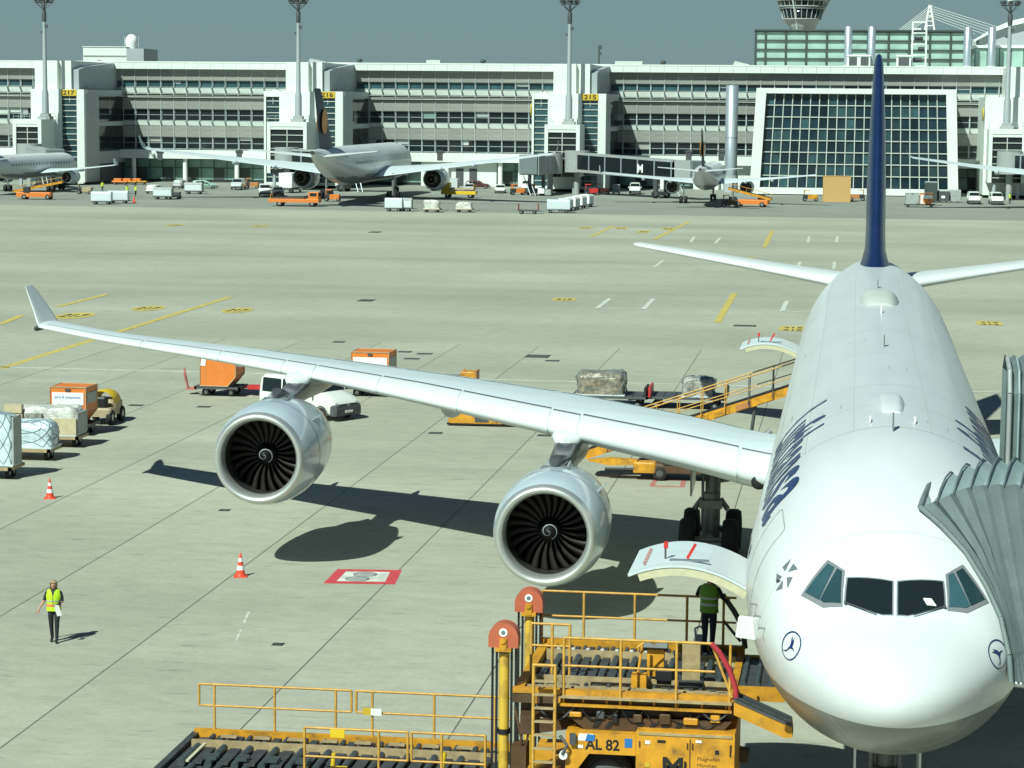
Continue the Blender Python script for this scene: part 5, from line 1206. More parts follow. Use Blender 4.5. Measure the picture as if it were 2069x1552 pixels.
# ------------------------------------------------------------------ people
def skin_mesh(joints, edges, radii, sub=1, root=0):
    me = bpy.data.meshes.new('tmp'); me.from_pydata(joints, edges, []); ob = bpy.data.objects.new('tmp', me); COL.objects.link(ob)
    md = ob.modifiers.new('s', 'SKIN'); md.use_smooth_shade = True
    for i, r in enumerate(radii): me.skin_vertices[0].data[i].radius = r if isinstance(r, tuple) else (r, r)
    me.skin_vertices[0].data[root].use_root = True
    if sub: s2 = ob.modifiers.new('u', 'SUBSURF'); s2.levels = sub; s2.render_levels = sub
    dg = bpy.context.evaluated_depsgraph_get(); dg.update(); out = bpy.data.meshes.new_from_object(ob.evaluated_get(dg)); bpy.data.objects.remove(ob); bpy.data.meshes.remove(me); return out
def person(label, loc, rz, J, zones, vest, hairm, hairlong, scale=1.0, group=None):
    t = thing('person', label, 'person', loc, rz, group); names = list(J); idx = {n: i for i, n in enumerate(names)}
    jo = [J[n][0] for n in names]; ra = [J[n][1] for n in names]
    ED = [('pelvis','waist'),('waist','chest'),('chest','neck'),('neck','head_b'),('head_b','head_m'),('head_m','head_t')]
    for s_ in 'LR': ED += [('chest','sh'+s_),('sh'+s_,'el'+s_),('el'+s_,'wr'+s_),('wr'+s_,'pa'+s_),('pelvis','hip'+s_),('hip'+s_,'kn'+s_),('kn'+s_,'an'+s_),('an'+s_,'to'+s_)]
    me = skin_mesh(jo, [(idx[a], idx[b]) for a, b in ED], ra, 2, idx['pelvis'])
    order = ['skin'] + [z[0] for z in zones]
    for q in order: me.materials.append(MATS[q])
    for p in me.polygons:
        c = p.center; mi = 0
        for k, (mm, fn) in enumerate(zones):
            if fn(c): mi = k+1; break
        p.material_index = mi; p.use_smooth = True
    # face and fingers joined into the body
    bm = bmesh.new(); bm.from_mesh(me)
    H_ = Vector(J['head_m'][0]); fd = Vector(J['_face']) if '_face' in J else Vector((0, -1, 0))
    def addmb(mb, mi):
        o = [bm.verts.new(v) for v in mb.v]
        for f in mb.f:
            fc = bm.faces.new([o[i] for i in f]); fc.material_index = mi; fc.smooth = True
    sd_ = Vector((-fd.y, fd.x, 0))
    addmb(MB().tube(H_+fd*.085+Vector((0,0,.015)), H_+fd*.115+Vector((0,0,-.02)), .010, 6, r1=.018), 0)
    for s_ in (-1, 1): addmb(MB().lathe([(.001,-.03),(.022,-.015),(.026,.01),(.001,.03)], org=H_+sd_*.082*s_, n=8), 0)
    for s_ in 'LR':
        pa = Vector(J['pa'+s_][0]); wr = Vector(J['wr'+s_][0]); d = (pa-wr).normalized(); u = d.cross(Vector((0,1,.1))).normalized(); v = d.cross(u).normalized()
        for k, ln in enumerate((.065,.078,.074,.058)):
            b_ = pa+u*(.030-.02*k); k1 = b_+d*ln*.55+v*.006; k2 = k1+d*ln*.4+v*.03; addmb(MB().tube(b_-d*.02, k1, .0095, 6, r1=.0085).tube(k1, k2, .0085, 6, r1=.006), 0)
        th = wr.lerp(pa, .5)+u*.02; addmb(MB().tube(th, th+d*.035+u*.035, .011, 6).tube(th+d*.035+u*.035, th+d*.07+u*.035+v*.01, .010, 6, r1=.007), 0)
    bm.to_mesh(me); bm.free()
    b = bpy.data.objects.new('body', me); COL.objects.link(b); b.parent = t
    # eyes and mouth
    for s_ in (-1, 1): MB().lathe([(.001,-.008),(.009,0),(.001,.008)], org=H_+fd*.083+sd_*.031*s_+Vector((0,0,.02)), n=8).build('eye','black',t)
    MB().box(H_+fd*.088+Vector((0,0,-.05)), (.045 if abs(fd.y)>.5 else .02,.02,.008)).build('mouth','red_faded',t)
    # hair shell
    hm = MB(); rings = []
    for k in range(8):
        a = -pi/2*.30+(pi/2*1.28)*k/7; r = .107*cos(max(-1, a)); z = .118*sin(a); ring = []
        for i in range(18):
            q = 2*pi*i/18; dv = Vector((cos(q), sin(q), 0)); front = dv.dot(fd); zz = z
            if front > .45: zz = max(z, .045)
            low = (-.10 if hairlong and front < .2 and k == 0 else 0)
            ring.append(H_+Vector((0,0,.018))-fd*.012+dv*(r*(1.0 if front < .45 else .93))+Vector((0,0,zz+low)))
        rings.append(ring)
    hm.loft(rings, True, True, 0, True).build('hair', hairm, t)
    if vest:
        C = Vector(J['chest'][0]); Wt = Vector(J['waist'][0]); Pv = Vector(J['pelvis'][0])
        lev = [(Pv+Vector((0,0,-.04)),.205,.155),(Pv.lerp(Wt,.6),.195,.15),(Wt,.19,.145),(Wt.lerp(C,.5),.205,.15),(C+Vector((0,0,-.02)),.215,.15),(C+Vector((0,0,.10)),.20,.125),(C+Vector((0,0,.16)),.13,.095)]
        vm = MB(); rr = []
        for (c, a_, b_) in lev: rr.append([c+sd_*a_*cos(2*pi*i/28)+fd*b_*sin(2*pi*i/28) for i in range(28)])
        for k_ in range(len(rr)):
            for i_ in range(28): rr[k_][i_] = rr[k_][i_]*1.0 + (rr[k_][i_]-lev[k_][0])*.045*noise.noise(Vector((i_*.9, k_*1.3, rz*5)))
        vm.loft(rr, True, False, 0, True); vo = vm.build('vest', vest[0], t)
        Nk = Vector(J['chest'][0])+Vector((0, 0, .15)); q_ = lambda u, z, o: Nk+sd_*u+fd*o+Vector((0, 0, z))
        MB().add([q_(-.07,.03,.10), q_(.07,.03,.10), q_(.0,-.17,.158)], [(0,1,2)]).build('neckline', 'cloth_dark', vo)
        MB().add([q_(-.006,-.16,.16), q_(.006,-.16,.16), q_(.006,-.45,.162), q_(-.006,-.45,.162)], [(0,1,2,3)]).build('zip', 'seal', vo)
        for (zt_, h, mm) in vest[1]:
            f0 = (zt_-lev[0][0].z)/(lev[4][0].z-lev[0][0].z); k0 = min(3, int(f0*4)); f = f0*4-k0
            def at_(z_):
                k = max(0, min(4, next((i for i in range(5) if lev[i+1][0].z >= z_), 4))); f = (z_-lev[k][0].z)/(lev[k+1][0].z-lev[k][0].z); return lev[k][0].lerp(lev[k+1][0], f), lev[k][1]*(1-f)+lev[k+1][1]*f, lev[k][2]*(1-f)+lev[k+1][2]*f
            rr = []
            for z_ in (zt_, zt_+h): c, a_, b_ = at_(z_); rr.append([c+sd_*(a_+.006)*cos(2*pi*i/28)+fd*(b_+.006)*sin(2*pi*i/28) for i in range(28)])
            MB().loft(rr, True, False, 0, True).build('reflective_band', mm, vo)
    return t
def pose(h=1.70, armL=None, armR=None, step=0.0, lean=0.0, face=(0,-1,0)):
    k = h/1.70; v = lambda x, y, z: (x*k, y*k, z*k)
    J = {'pelvis':(v(0,0,.93),(.15*k,.12*k)),'waist':(v(0,lean*.3,1.10),(.135*k,.105*k)),'chest':(v(0,lean*.7,1.32),(.165*k,.115*k)),'neck':(v(0,lean,1.47),.055*k),'head_b':(v(face[0]*.02,lean+face[1]*.02,1.545),(.062*k,.07*k)),'head_m':(v(face[0]*.02,lean+face[1]*.02,1.60),(.078*k,.092*k)),'head_t':(v(face[0]*.01,lean+face[1]*.01,1.665),(.062*k,.072*k))}
    aL = armL or ((.245,.02,1.14),(.26,-.04,.90),(.26,-.06,.83)); aR = armR or ((-.245,.02,1.14),(-.26,-.04,.90),(-.26,-.06,.83))
    for s_, sx, A in (('L',1,aL),('R',-1,aR)):
        J['sh'+s_] = (v(sx*.185,lean*.9,1.405),.062*k); J['el'+s_] = (v(*A[0]),.045*k); J['wr'+s_] = (v(*A[1]),(.030*k,.026*k)); J['pa'+s_] = (v(*A[2]),(.034*k,.020*k))
        st_ = step*sx
        J['hip'+s_] = (v(sx*.09,0,.86),.098*k); J['kn'+s_] = (v(sx*.085,-st_*.45-.015,.49),.066*k); J['an'+s_] = (v(sx*.08,-st_+.03,.095),.046*k); J['to'+s_] = (v(sx*.09,-st_-.13,.035),(.042*k,.032*k))
    return J
f_ = G(110, 1298)
J = pose(1.72, armL=((.24,-.02,1.14),(.14,-.24,1.08),(.10,-.30,1.10)), armR=((-.27,.06,1.15),(-.40,.02,.93),(-.44,-.02,.85)), step=.10)
wz = [('black', lambda c: c.z < .085), ('cloth_dark', lambda c: c.z < .98 and abs(c.x) < .24), ('cloth_dark', lambda c: .98 <= c.z < 1.46 and (abs(c.x) < .22 or c.z > 1.17))]
W_ = person('woman with fair hair in a yellow vest walking across the open concrete', (f_.x, f_.y, 0), radians(8), J, wz, ('vest_yellow', [(1.02,.07,'vest_orange'),(1.16,.035,'reflective')]), 'hair', True)
pp = MB(); pp.loft([[(-.02,-.36,1.13),(.10,-.34,1.12)],[(.00,-.33,.98),(.14,-.31,.97)],[(.05,-.30,.80),(.18,-.28,.82)]], False, False); pp.loft([[(-.02,-.357,1.13),(.10,-.337,1.12)],[(.00,-.327,.98),(.14,-.307,.97)],[(.05,-.297,.80),(.18,-.277,.82)]], False, False)
pm_ = pp.build('paper_sheet', 'white', None, (f_.x+.10, f_.y, 0), radians(8)); tag(pm_, 'white paper sheet held by the woman in the yellow vest', 'paper')
J = pose(1.74, armL=((.30,-.10,1.20),(.34,-.28,1.22),(.35,-.34,1.24)), armR=((-.28,-.06,1.18),(-.30,-.26,1.10),(-.29,-.33,1.10)), lean=.0)
wz = [('black', lambda c: c.z < .085), ('cloth_navy', lambda c: c.z < 1.0 and abs(c.x) < .25), ('cloth_dark', lambda c: c.z < 1.46 and (abs(c.x) < .22 or c.z > 1.05))]
person('worker in a green vest and navy trousers standing on the loader under the cargo door', (-3.70, 10.75, 3.27), radians(165), J, wz, ('vest_green', [(1.06,.06,'reflective'),(1.20,.05,'reflective')]), 'hair_dark', False)

# cones
def cone(px, py, label):
    p = G(px, py); t = thing('traffic_cone', label, 'traffic cone', (p.x, p.y, 0), .2, 'traffic cones around the wing')
    MB().bb(-.21,.21,-.21,.21,0,.035).lathe([(.17,.035),(.15,.07),(.135,.14)],n=20).build('base','cone_red',t)
    R = lambda z: .135-.105*(z-.14)/.58
    b = MB().lathe([(R(.14),.14),(R(.72),.72),(.02,.75)],n=20,caps=False).build('body','cone_red',t)
    for z0,z1 in ((.22,.36),(.48,.60)): MB().lathe([(R(z0)+.004,z0),(R(z1)+.004,z1)],n=20).build('band','white',t)
cone(101,1007,'red and white traffic cone beside the wrapped pallets'); cone(486,1165,'red and white traffic cone left of the red painted frame')
# ------------------------------------------------------------------ ground equipment builders (front = +X of the thing)
def wheels(t, xs, ys, r, wd=.2, name='wheel', mm='rubber', hub='steel'):
    a = h = None
    for x in xs:
        for y in ys:
            s_ = 1 if y > 0 else -1
            if a is None: a = MB().lathe([(r*.5,-wd*.5),(r*.9,-wd*.5),(r,-wd*.3),(r,wd*.3),(r*.9,wd*.5),(r*.5,wd*.5)],axis='Y',n=16).build(name,mm,t,(x,y,r)); w_ = a
            else: w_ = inst(name, a.data, t, (x,y,r))
            if h is None: h = MB().lathe([(.01,-wd*.46),(r*.3,-wd*.5),(r*.55,-wd*.4)],axis='Y',n=12).lathe([(.01,wd*.46),(r*.3,wd*.5),(r*.55,wd*.4)],axis='Y',n=12).build('rim',hub,w_)
            else: inst('rim', h.data, w_, (0,0,0))
def dolly(label, loc, rz, L=3.4, W=2.5, z=.5, frame='beige_metal', bar=True, group=None, cat='dolly'):
    t = thing('cargo_dolly', label, cat, loc, rz, group)
    MB().bb(-L/2,L/2,-W/2,-W/2+.12,z-.12,z).bb(-L/2,L/2,W/2-.12,W/2,z-.12,z).bb(-L/2,-L/2+.12,-W/2,W/2,z-.12,z).bb(L/2-.12,L/2,-W/2,W/2,z-.12,z).bb(-L/2,L/2,-.08,.08,z-.2,z-.02).bb(-L/2+.1,L/2-.1,-W/2+.1,W/2-.1,z-.06,z-.03).build('frame',frame,t)
    m = MB()
    for k in range(7): x = -L/2+.3+k*(L-.6)/6; m.tube((x,-W/2+.15,z-.01),(x,W/2-.15,z-.01),.035,6)
    m.build('deck_roller','roller',t)
    wheels(t,(-L/2+.55,L/2-.55),(-W/2+.3,W/2-.3),.21,.16)
    if bar: MB().tube((L/2,0,.35),(L/2+.9,0,.3),.04,6).tube((L/2+.9,0,.3),(L/2+.9,0,.45),.05,6).build('tow_bar','mid_dark',t)
    return t
def lumpy(w_, d, h, seed, amp=.08, round_=.25, top=.25, nu=44, nv=11):
    rings = []
    for j in range(nv):
        v = j/(nv-1); ring = []
        for i in range(nu):
            a = 2*pi*i/nu; ca, sa = cos(a), sin(a); e = .32
            x = math.copysign(abs(ca)**e,ca)*w_/2; y = math.copysign(abs(sa)**e,sa)*d/2
            sh = 1-round_*max(0,(v-.72)/.28)**2.2*.55
            nn = noise.noise(Vector((x*1.3+seed*7.1,y*1.3,v*h*1.6+seed*3.3))); n2 = noise.noise(Vector((x*4+seed,y*4,v*h*4)))
            k = sh*(1+amp*nn*.8+amp*.3*n2); z = v*h*(1+(top*noise.noise(Vector((x*.9+seed*5,y*.9,seed))) if v > .4 else 0)*v)
            ring.append(Vector((x*k,y*k,z)))
        rings.append(ring)
    c = sum(rings[-1],Vector())/nu
    for s_ in (.72,.4,.12):
        rings.append([c.lerp(p,s_)+Vector((0,0,.05*(1-s_)+.10*noise.noise(Vector((p.x*2*s_+seed,p.y*2*s_,seed*2))))) for p in rings[nv-1]])
    return rings
def pallet_load(name, label, loc, rz, w_, d, h, seed, mm, net=True, group=None, amp=.08, boards=None, netm='net', step=4, round_=.25, top=.22):
    t = thing(name, label, 'cargo pallet', loc, rz, group); R = lumpy(w_, d, h, seed, amp, round_, top)
    MB().loft(R, True, True, 0, False).build('wrapped_load', mm, t)
    MB().bb(-w_/2-.03,w_/2+.03,-d/2-.03,d/2+.03,-.05,.015).build('base_plate','wing_grey',t)
    if net:
        m = MB(); nu = len(R[0]); nv = len(R)
        for i in range(0, nu, step):
            for sg in (1,-1): m.path([R[j][(i+sg*j) % nu]*1.012+Vector((0,0,.012)) for j in range(nv-1)],.014,4)
        m.build('net', netm, t)
    return t
def text_on(name, body, size, mm, parent, org, ux, uy, width): return text_obj(name, body, size, mm, parent, org, ux, uy, .0, width=width, center=True)
def air_container(label, loc, rz, main, plain=False, group=None, w_=1.56, L=2.0, h=1.62, writing=None):
    t = thing('air_container', label, 'air container', loc, rz, group); f = .05
    # long side along X here; lower corner cut at +X
    prof = [(-L/2,0),(L/2-.42,0),(L/2,.5),(L/2,h),(-L/2,h)]
    MB().prism(prof,-w_/2+.01,w_/2-.01,'Y').build('shell',main,t)
    e = MB()
    for y in (-w_/2,w_/2):
        for (a,b) in zip(prof,prof[1:]+prof[:1]): e.tube((a[0],y,a[1]),(b[0],y,b[1]),.028,4)
    for (x,z) in prof: e.tube((x,-w_/2,z),(x,w_/2,z),.028,4)
    e.build('edge_rail','tan' if main != 'container_grey' else 'steel',t)
    if not plain:
        p = MB().bb(-L/2+.1,L/2-.1,-w_/2-.02,-w_/2+.005,h*.52,h*.86).build('white_panel','white',t)
        if writing:
            text_on('lettering',writing,.17,'sticker_blue',p,(0,-w_/2-.03,h*.70),(1,0,0),(0,0,1),L*.72)
        MB().prism([(-L/2+.1,.08),(-.25,.08),(-.55,.35),(-.6,.8),(-L/2+.1,.8)],-w_/2-.015,-w_/2+.005,'Y').build('white_panel','white',t)
        MB().prism([(.42+.22*cos(2*pi*k/12),.62+.16*sin(2*pi*k/12)) for k in range(12)],-w_/2-.02,-w_/2,'Y').build('emblem','logo_grey',t)
        MB().bb(L/2-.004,L/2+.02,-w_/2+.15,w_/2-.15,h*.55,h*.84).build('side_panel','container_grey',t)
    MB().bb(-.12,.12,-w_/2-.05,-w_/2,h-.16,h-.06).build('latch','mid_dark',t)
    return t
def car(name, label, cat, loc, rz, L=4.4, W=1.78, H=1.45, col='van_white', kind='car', group=None, detail=False, glass='glass_dark'):
    t = thing(name, label, cat, loc, rz, group); h2 = W/2
    if kind == 'van': S = [(-L/2,.82,.92),(-L/2+.06,.93,.95),(-L/2+.25,.985,.97),(-.3,1.0,1),(.10*L,.985,1),(.20*L,.93,1),(.315*L,.66,1),(.42*L,.56,.97),(.48*L,.47,.90),(.5*L,.36,.78)]
    elif kind == 'pickup': S = [(-L/2,.55,.95),(-L/2+.05,.57,.97),(-.10*L,.58,1),(-.08*L,.95,1),(.0,1.0,1),(.08*L,.98,1),(.22*L,.62,1),(.42*L,.56,.97),(.48*L,.48,.90),(.5*L,.38,.8)]
    else: S = [(-L/2,.60,.86),(-L/2+.05,.68,.92),(-L/2+.35,.93,.97),(-.18*L,1.0,1),(.02*L,.99,1),(.10*L,.92,1),(.24*L,.64,1),(.40*L,.58,.96),(.47*L,.50,.88),(.5*L,.38,.76)]
    rings = []; belt = .57*H if kind != 'van' else .56*H; zb_ = .16*H if kind != 'van' else .14*H
    for x, zt_, ww in S:
        z = zt_*H; hw = h2*ww; bl = min(belt, z-.04); up = hw*(1-.20*max(0,(z-belt)/(H-belt)) if kind != 'van' else 1-.13*max(0,(z-belt)/(H-belt)))
        half = [(hw*.86,zb_),(hw*.97,zb_+.12),(hw,bl*.75),(hw*.985,bl),(up*.97 if z-bl > .1 else hw*.97,max(bl,z-.10)),(up*.86,z-.02),(up*.5,z)]
        rings.append([Vector((x,y,zz)) for y,zz in half]+[Vector((x,-y,zz)) for y,zz in half[::-1]])
    MB().loft(rings,True,True,0,True).build('body',col,t)
    X = lambda f: f*L
    def zt(x): xs = [s_[0] for s_ in S]; return cr(xs,[s_[1]*H for s_ in S],x)
    def hw(x,z):
        xs = [s_[0] for s_ in S]; w0 = h2*cr(xs,[s_[2] for s_ in S],x); k = .20 if kind != 'van' else .13; return w0*(1-k*max(0,(z-belt)/(H-belt)))
    a = {'van':(.205,.308),'pickup':(.095,.21),'car':(.11,.23)}[kind]
    xa, xb = X(a[0]), X(a[1]); za, zbb = zt(xa)-.02, zt(xb)+.01
    n = Vector((za-zbb,0,xb-xa)).normalized()*.02
    MB().add([Vector((xa,-hw(xa,za)*.84,za))+n,Vector((xa,hw(xa,za)*.84,za))+n,Vector((xb,hw(xb,zbb)*.88,zbb))+n,Vector((xb,-hw(xb,zbb)*.88,zbb))+n],[(0,1,2,3)]).build('windscreen',glass,t)
    spans = {'van':[(-.455,-.20),(-.185,.03),(.045,.225)],'pickup':[(-.06,.03),(.035,.13)],'car':[(-.34,-.19),(-.175,-.02),(-.005,.145)]}[kind]
    for s_ in (-1,1):
        for k,(p,q) in enumerate(spans):
            zl, zu = belt+.02, min(zt(X(p)),zt(X(q)))-.16; zu2 = zu
            if k == len(spans)-1: zu2 = max(zl+.06,zt(X(q))-.16)
            pp_ = [Vector((X(p),s_*(hw(X(p),zl)+.012),zl)),Vector((X(q),s_*(hw(X(q),zl)+.012),zl)),Vector((X(q)-.06,s_*(hw(X(q),zu2)+.012),zu2)),Vector((X(p),s_*(hw(X(p),zu)+.012),zu))]
            MB().add(pp_,[(0,1,2,3)]).build('side_window',glass,t)
    zl, zu = belt+.05, zt(-L/2+.3)-.14
    if kind != 'pickup': MB().add([(-L/2-.012,-h2*.78,zl),(-L/2-.012,h2*.78,zl),(-L/2+.10+(.12 if kind == 'car' else 0),h2*.72,zu),(-L/2+.10+(.12 if kind == 'car' else 0),-h2*.72,zu)],[(0,1,2,3)]).build('rear_window',glass,t)
    else: MB().bb(-L/2+.12,-.12*L,-h2*.82,h2*.82,.56*H,.585*H).build('load_bed','dark',t)
    MB().cbox((L/2-.10,0,.24*H),(.34,W*.94,.20*H),.06).cbox((-L/2+.06,0,.24*H),(.2,W*.94,.16*H),.05).build('bumper','mid_dark',t)
    for s_ in (-1,1):
        MB().cbox((.472*L,s_*h2*.72,.46*H if kind != 'van' else .40*H),(.16,.30,.10*H),.04).build('headlight','lens',t)
        MB().bb(-L/2-.02,-L/2+.03,s_*h2*.80-.06,s_*h2*.80+.06,.42*H,.60*H).build('tail_light','red',t)
        MB().cbox((X(a[0]+.02),s_*(h2+.10),belt+.08),(.12,.16,.18),.03).build('mirror',col if not detail else 'mid_dark',t)
    if detail:
        MB().cbox((L/2-.16,0,.27*H),(.42,W*.97,.27*H),.10).build('front_apron','mid_dark',t)
        MB().bb(L/2-.03,L/2+.03,-.30*W,.30*W,.36*H,.41*H).build('grille','black',t); MB().lathe([(.075,-.015),(.075,.02)],org=(L/2+.02,0,.385*H),axis='X',n=16,caps=True).build('badge','steel',t)
        MB().bb(L/2+.07,L/2+.085,-.26,.26,.20*H,.26*H).build('number_plate','white',t); MB().tube((xb-.05,-.5,zbb+.05),(xb-.35,.05,zbb+.28),.012,5).tube((xb-.05,.1,zbb+.05),(xb-.35,.62,zbb+.28),.012,5).build('wiper','black',t)
        for s_ in (-1,1):
            for xx in (-.31*L,.33*L):
                R_w = .335; MB().loft([[Vector((xx+rr*cos(b),s_*(h2+.004),.31+rr*sin(b))) for b in [pi*(k/14)*1.1-.16 for k in range(15)]] for rr in (R_w+.0,R_w+.07)],False,False).build('wheel_arch','mid_dark',t)
            for xx in (.055,-.19): MB().bb(X(xx)-.006,X(xx)+.006,s_*h2*1.0-.012,s_*h2*1.0+.008,.2*H,belt).build('door_seam','seal',t)
    wheels(t,(-.31*L,.33*L),(-h2+.1,h2-.1),.32 if detail else .31,.2)
    return t

# ---- left train of wrapped pallets
def on_dolly(x0, x1, y0, y1, z): return ((x0+x1)/2, (y0+y1)/2, z)
loads = [('pallet_load','big netted pallet in pale plastic at the left picture edge, nearest of the train',-36.6,-33.4,49.8,50.75,1.95,1,'wrap_blue',.035,.12,.06),
         ('pallet_load','pale blue wrapped netted pallet, second of the train behind the largest one',-36.8,-33.5,54.6,55.9,1.02,2,'wrap_blue',.09,.35,.2),
         ('pallet_load','pallet of pale boxes under clear film, between the blue pallet and the orange container',-36.75,-33.72,58.4,59.8,1.12,5,'wrap_clear',.08,.2,.22)]
for nm,lab,x0,x1,y0,y1,h,seed,mm,amp,rd,tp in loads:
    dolly('flat dolly carrying the %s' % ('big netted pallet at the picture edge' if seed == 1 else 'pale blue wrapped pallet' if seed == 2 else 'film wrapped pale boxes'),((x0+x1)/2,(y0+y1)/2,0),-pi/2,1.6,3.3,.5,'beige_metal',True,'dollies in the left train')
    p = pallet_load(nm,lab,((x0+x1)/2,(y0+y1)/2,.56),0,x1-x0,y1-y0,h,seed,mm,seed < 3,'wrapped pallets in the left train',amp,round_=rd,top=tp)
    if seed == 1: MB().bb((x1-x0)/2+.0,(x1-x0)/2+.06,-(y1-y0)/2+.02,(y1-y0)/2,0,1.9).build('side_board','container_grey',p)
    if seed == 5:
        MB().bb(.55,(x1-x0)/2+.04,-(y1-y0)/2-.04,-(y1-y0)/2+.6,.02,.72).build('cardboard_box','cardboard',p); MB().bb((x1-x0)/2-.05,(x1-x0)/2+.08,-(y1-y0)/2+.1,(y1-y0)/2,.05,.95).build('side_board','container_grey',p)
        for (bx,bz,bw,mm2) in ((-1.2,.7,.8,'cardboard'),(-.3,.75,.7,'wrap_grey'),(-1.2,1.1,.75,'cardboard')): MB().box((bx,-(y1-y0)/2-.02,bz),(bw,.3,.36),rz=.03).build('cardboard_box',mm2,p)
dolly('container dolly under the orange lettered container of the left train',(-35.3,62.9,0),-pi/2,2.0,1.9,.5,'mid_dark',True,'dollies in the left train')
air_container('orange container with white panel lettered parts and components, in the left train',(-35.3,62.9,.54),0,'orange',False,'orange air containers',1.6,1.65,1.62,'parts & components')
tr = thing('baggage_tractor','yellow tractor with rounded hood at the head of the left train','tractor',(-35.15,66.6,0),pi/2)
MB().cbox((.4,0,.75),(1.3,1.3,.7),.15).cbox((-.6,0,.6),(.9,1.4,.4),.08).build('body','tan',tr)
MB().loft([[Vector((x,.62*cos(a)*s_,.95+.55*sin(a)*s_)) for a in [pi*k/10 for k in range(11)]] for x,s_ in ((-.3,1.0),(.0,1.08),(.8,1.0),(1.1,.75))],False,False,0,True).build('hood','yellow',tr)
MB().cbox((-.7,0,1.05),(.4,.9,.5),.08).build('seat','black',tr); MB().tube((-.3,0,1.0),(-.45,0,1.3),.03,6).build('steering_column','black',tr); wheels(tr,(-.75,.8),(-.6,.6),.36,.24)

# ---- orange containers beyond the wing
dolly('dolly with raised red tow handle under the plain orange container',(-32.6,78.0,0),pi,2.4,1.7,.5,'mid_dark',False,'container dollies beyond the wing')
d1 = [o for o in COL.objects if o.get('label','').startswith('dolly with raised')][0]
MB().tube((1.2,0,.4),(1.75,0,.3),.05,6).tube((1.75,0,.3),(1.95,0,1.35),.05,6).tube((1.7,.25,.3),(1.9,.25,1.1),.04,6).bb(1.3,1.8,-.3,.3,.25,.33).build('tow_handle','red_faded',d1)
MB().tube((-1.2,0,.45),(-3.0,0,.4),.07,6).box((-1.9,0,.45),(.9,.5,.2)).build('tow_bar','red',d1)
c2 = air_container('plain orange container with torn white stickers on a dolly beyond the outer wing',(-32.55,78.0,.54),0,'orange',True,'orange air containers',1.75,1.85,1.7)
for (x,z,w_,h) in ((-.6,1.5,.5,.2),(-.75,1.2,.25,.35),(.1,1.55,.9,.14),(.66,1.35,.28,.32)): MB().box((x,-.885,z),(w_,.02,h),ry=.12).build('torn_sticker','white' if x < .5 else 'logo_grey',c2)
dolly('low dolly mostly hidden by the wing under the orange brown container',(-25.0,79.5,0),0,2.6,1.7,.5,'mid_dark',True,'container dollies beyond the wing')
air_container('orange brown container whose roof shows above the wing beside the van',(-25.0,79.5,.54),0,'orange',False,'orange air containers',1.9,1.95,1.75)
# ---- white van
car('parked_van','white van parked beyond the outer engine with its dark bumper towards the camera','van',(-26.35,70.9,0),radians(-30),4.9,1.92,1.97,'van_white','van',None,True)
# ---- low yellow tow tractor
tg = thing('pushback_tractor','low flat yellow pushback tractor behind the middle of the wing','tractor',(-17.4,69.9,0),radians(2))
MB().prism([(-1.95,-.8),(-1.8,-.95),(1.2,-.95),(1.9,-.6),(1.95,.5),(1.5,.95),(-1.8,.95),(-1.95,.8)],.12,.62,'Z').build('body','loader_yellow',tg)
MB().cbox((-1.35,.1,.86),(.9,1.4,.5),.1).build('cab','loader_brown',tg); MB().bb(-1.75,-.95,-.63,-.58,.7,1.05).build('window','glass_dark',tg); MB().box((-.5,.3,.7),(.8,.5,.1)).build('hatch','white',tg)
MB().bb(-.7,-.05,-.97,-.4,.2,.66).bb(.55,.95,-.98,-.7,.15,.64).build('wheel_well','mid_dark',tg); MB().bb(-1.0,1.6,-.6,.6,.62,.66).build('deck','tan',tg); wheels(tg,(-.4,1.1),(-.8,.8),.3,.24)
MB().lathe([(.08,-.02),(.08,.0)],org=(.3,-.97,.28),axis='Y',n=12,caps=True).build('reflector','red',tg); MB().bb(-2,1.95,-.98,.98,.06,.13).build('skirt','black',tg)
# ---- yellow unit with long arm seen over the wing
yu = thing('ground_power_unit','boxy yellow ground unit with a thin arm seen over the wing','ground unit',(-20.5,82.2,0),0)
MB().cbox((0,0,.82),(.8,1.0,.5),.06).bb(-.35,.25,-.4,.4,.2,.6).build('body','loader_yellow',yu); MB().bb(.36,.46,-.52,.52,.25,1.12).build('end_plate','orange_brown',yu); MB().tube((-.35,0,.82),(-1.2,0,.85),.05,6).build('arm','mid_dark',yu); wheels(yu,(-.25,.25),(-.5,.5),.22,.15); MB().tube((-.2,-.3,1.05),(-.2,-.3,1.22),.04,6).build('beacon','orange',yu)
# ---- netted loads beyond the wing
dl = dolly('dark dolly with raised ends under the grey netted pallet',(-8.9,78.1,0),pi,4.0,2.3,.62,'mid_dark',True,'dollies beyond the inner wing')
MB().bb(-2.05,-1.95,-1.0,1.0,.6,1.05).bb(1.95,2.05,-1.0,1.0,.6,1.0).build('end_stop','dark',dl)
pallet_load('pallet_load','silvery netted pallet on a dark dolly beside the belt loader',(-8.3,78.1,.66),0,1.6,1.9,.86,11,'wrap_grey',True,'netted pallets beyond the inner wing',.14,step=6)
dl = dolly('red ended dolly under the brown netted pallet, mostly behind the wing',(-12.6,77.8,0),pi,3.8,2.3,.62,'mid_dark',True,'dollies beyond the inner wing')
MB().bb(-2.0,-1.9,-1.0,1.0,.6,1.1).build('end_stop','red',dl); MB().tube((2.2,-.2,.4),(4.1,-.2,.35),.06,6).build('tow_bar','yellow',dl)
pallet_load('pallet_load','brown netted pallet with sloping top seen above the inner wing',(-13.1,77.8,.66),0,2.4,2.0,1.05,17,'wrap_brown',True,'netted pallets beyond the inner wing',.12,step=5)
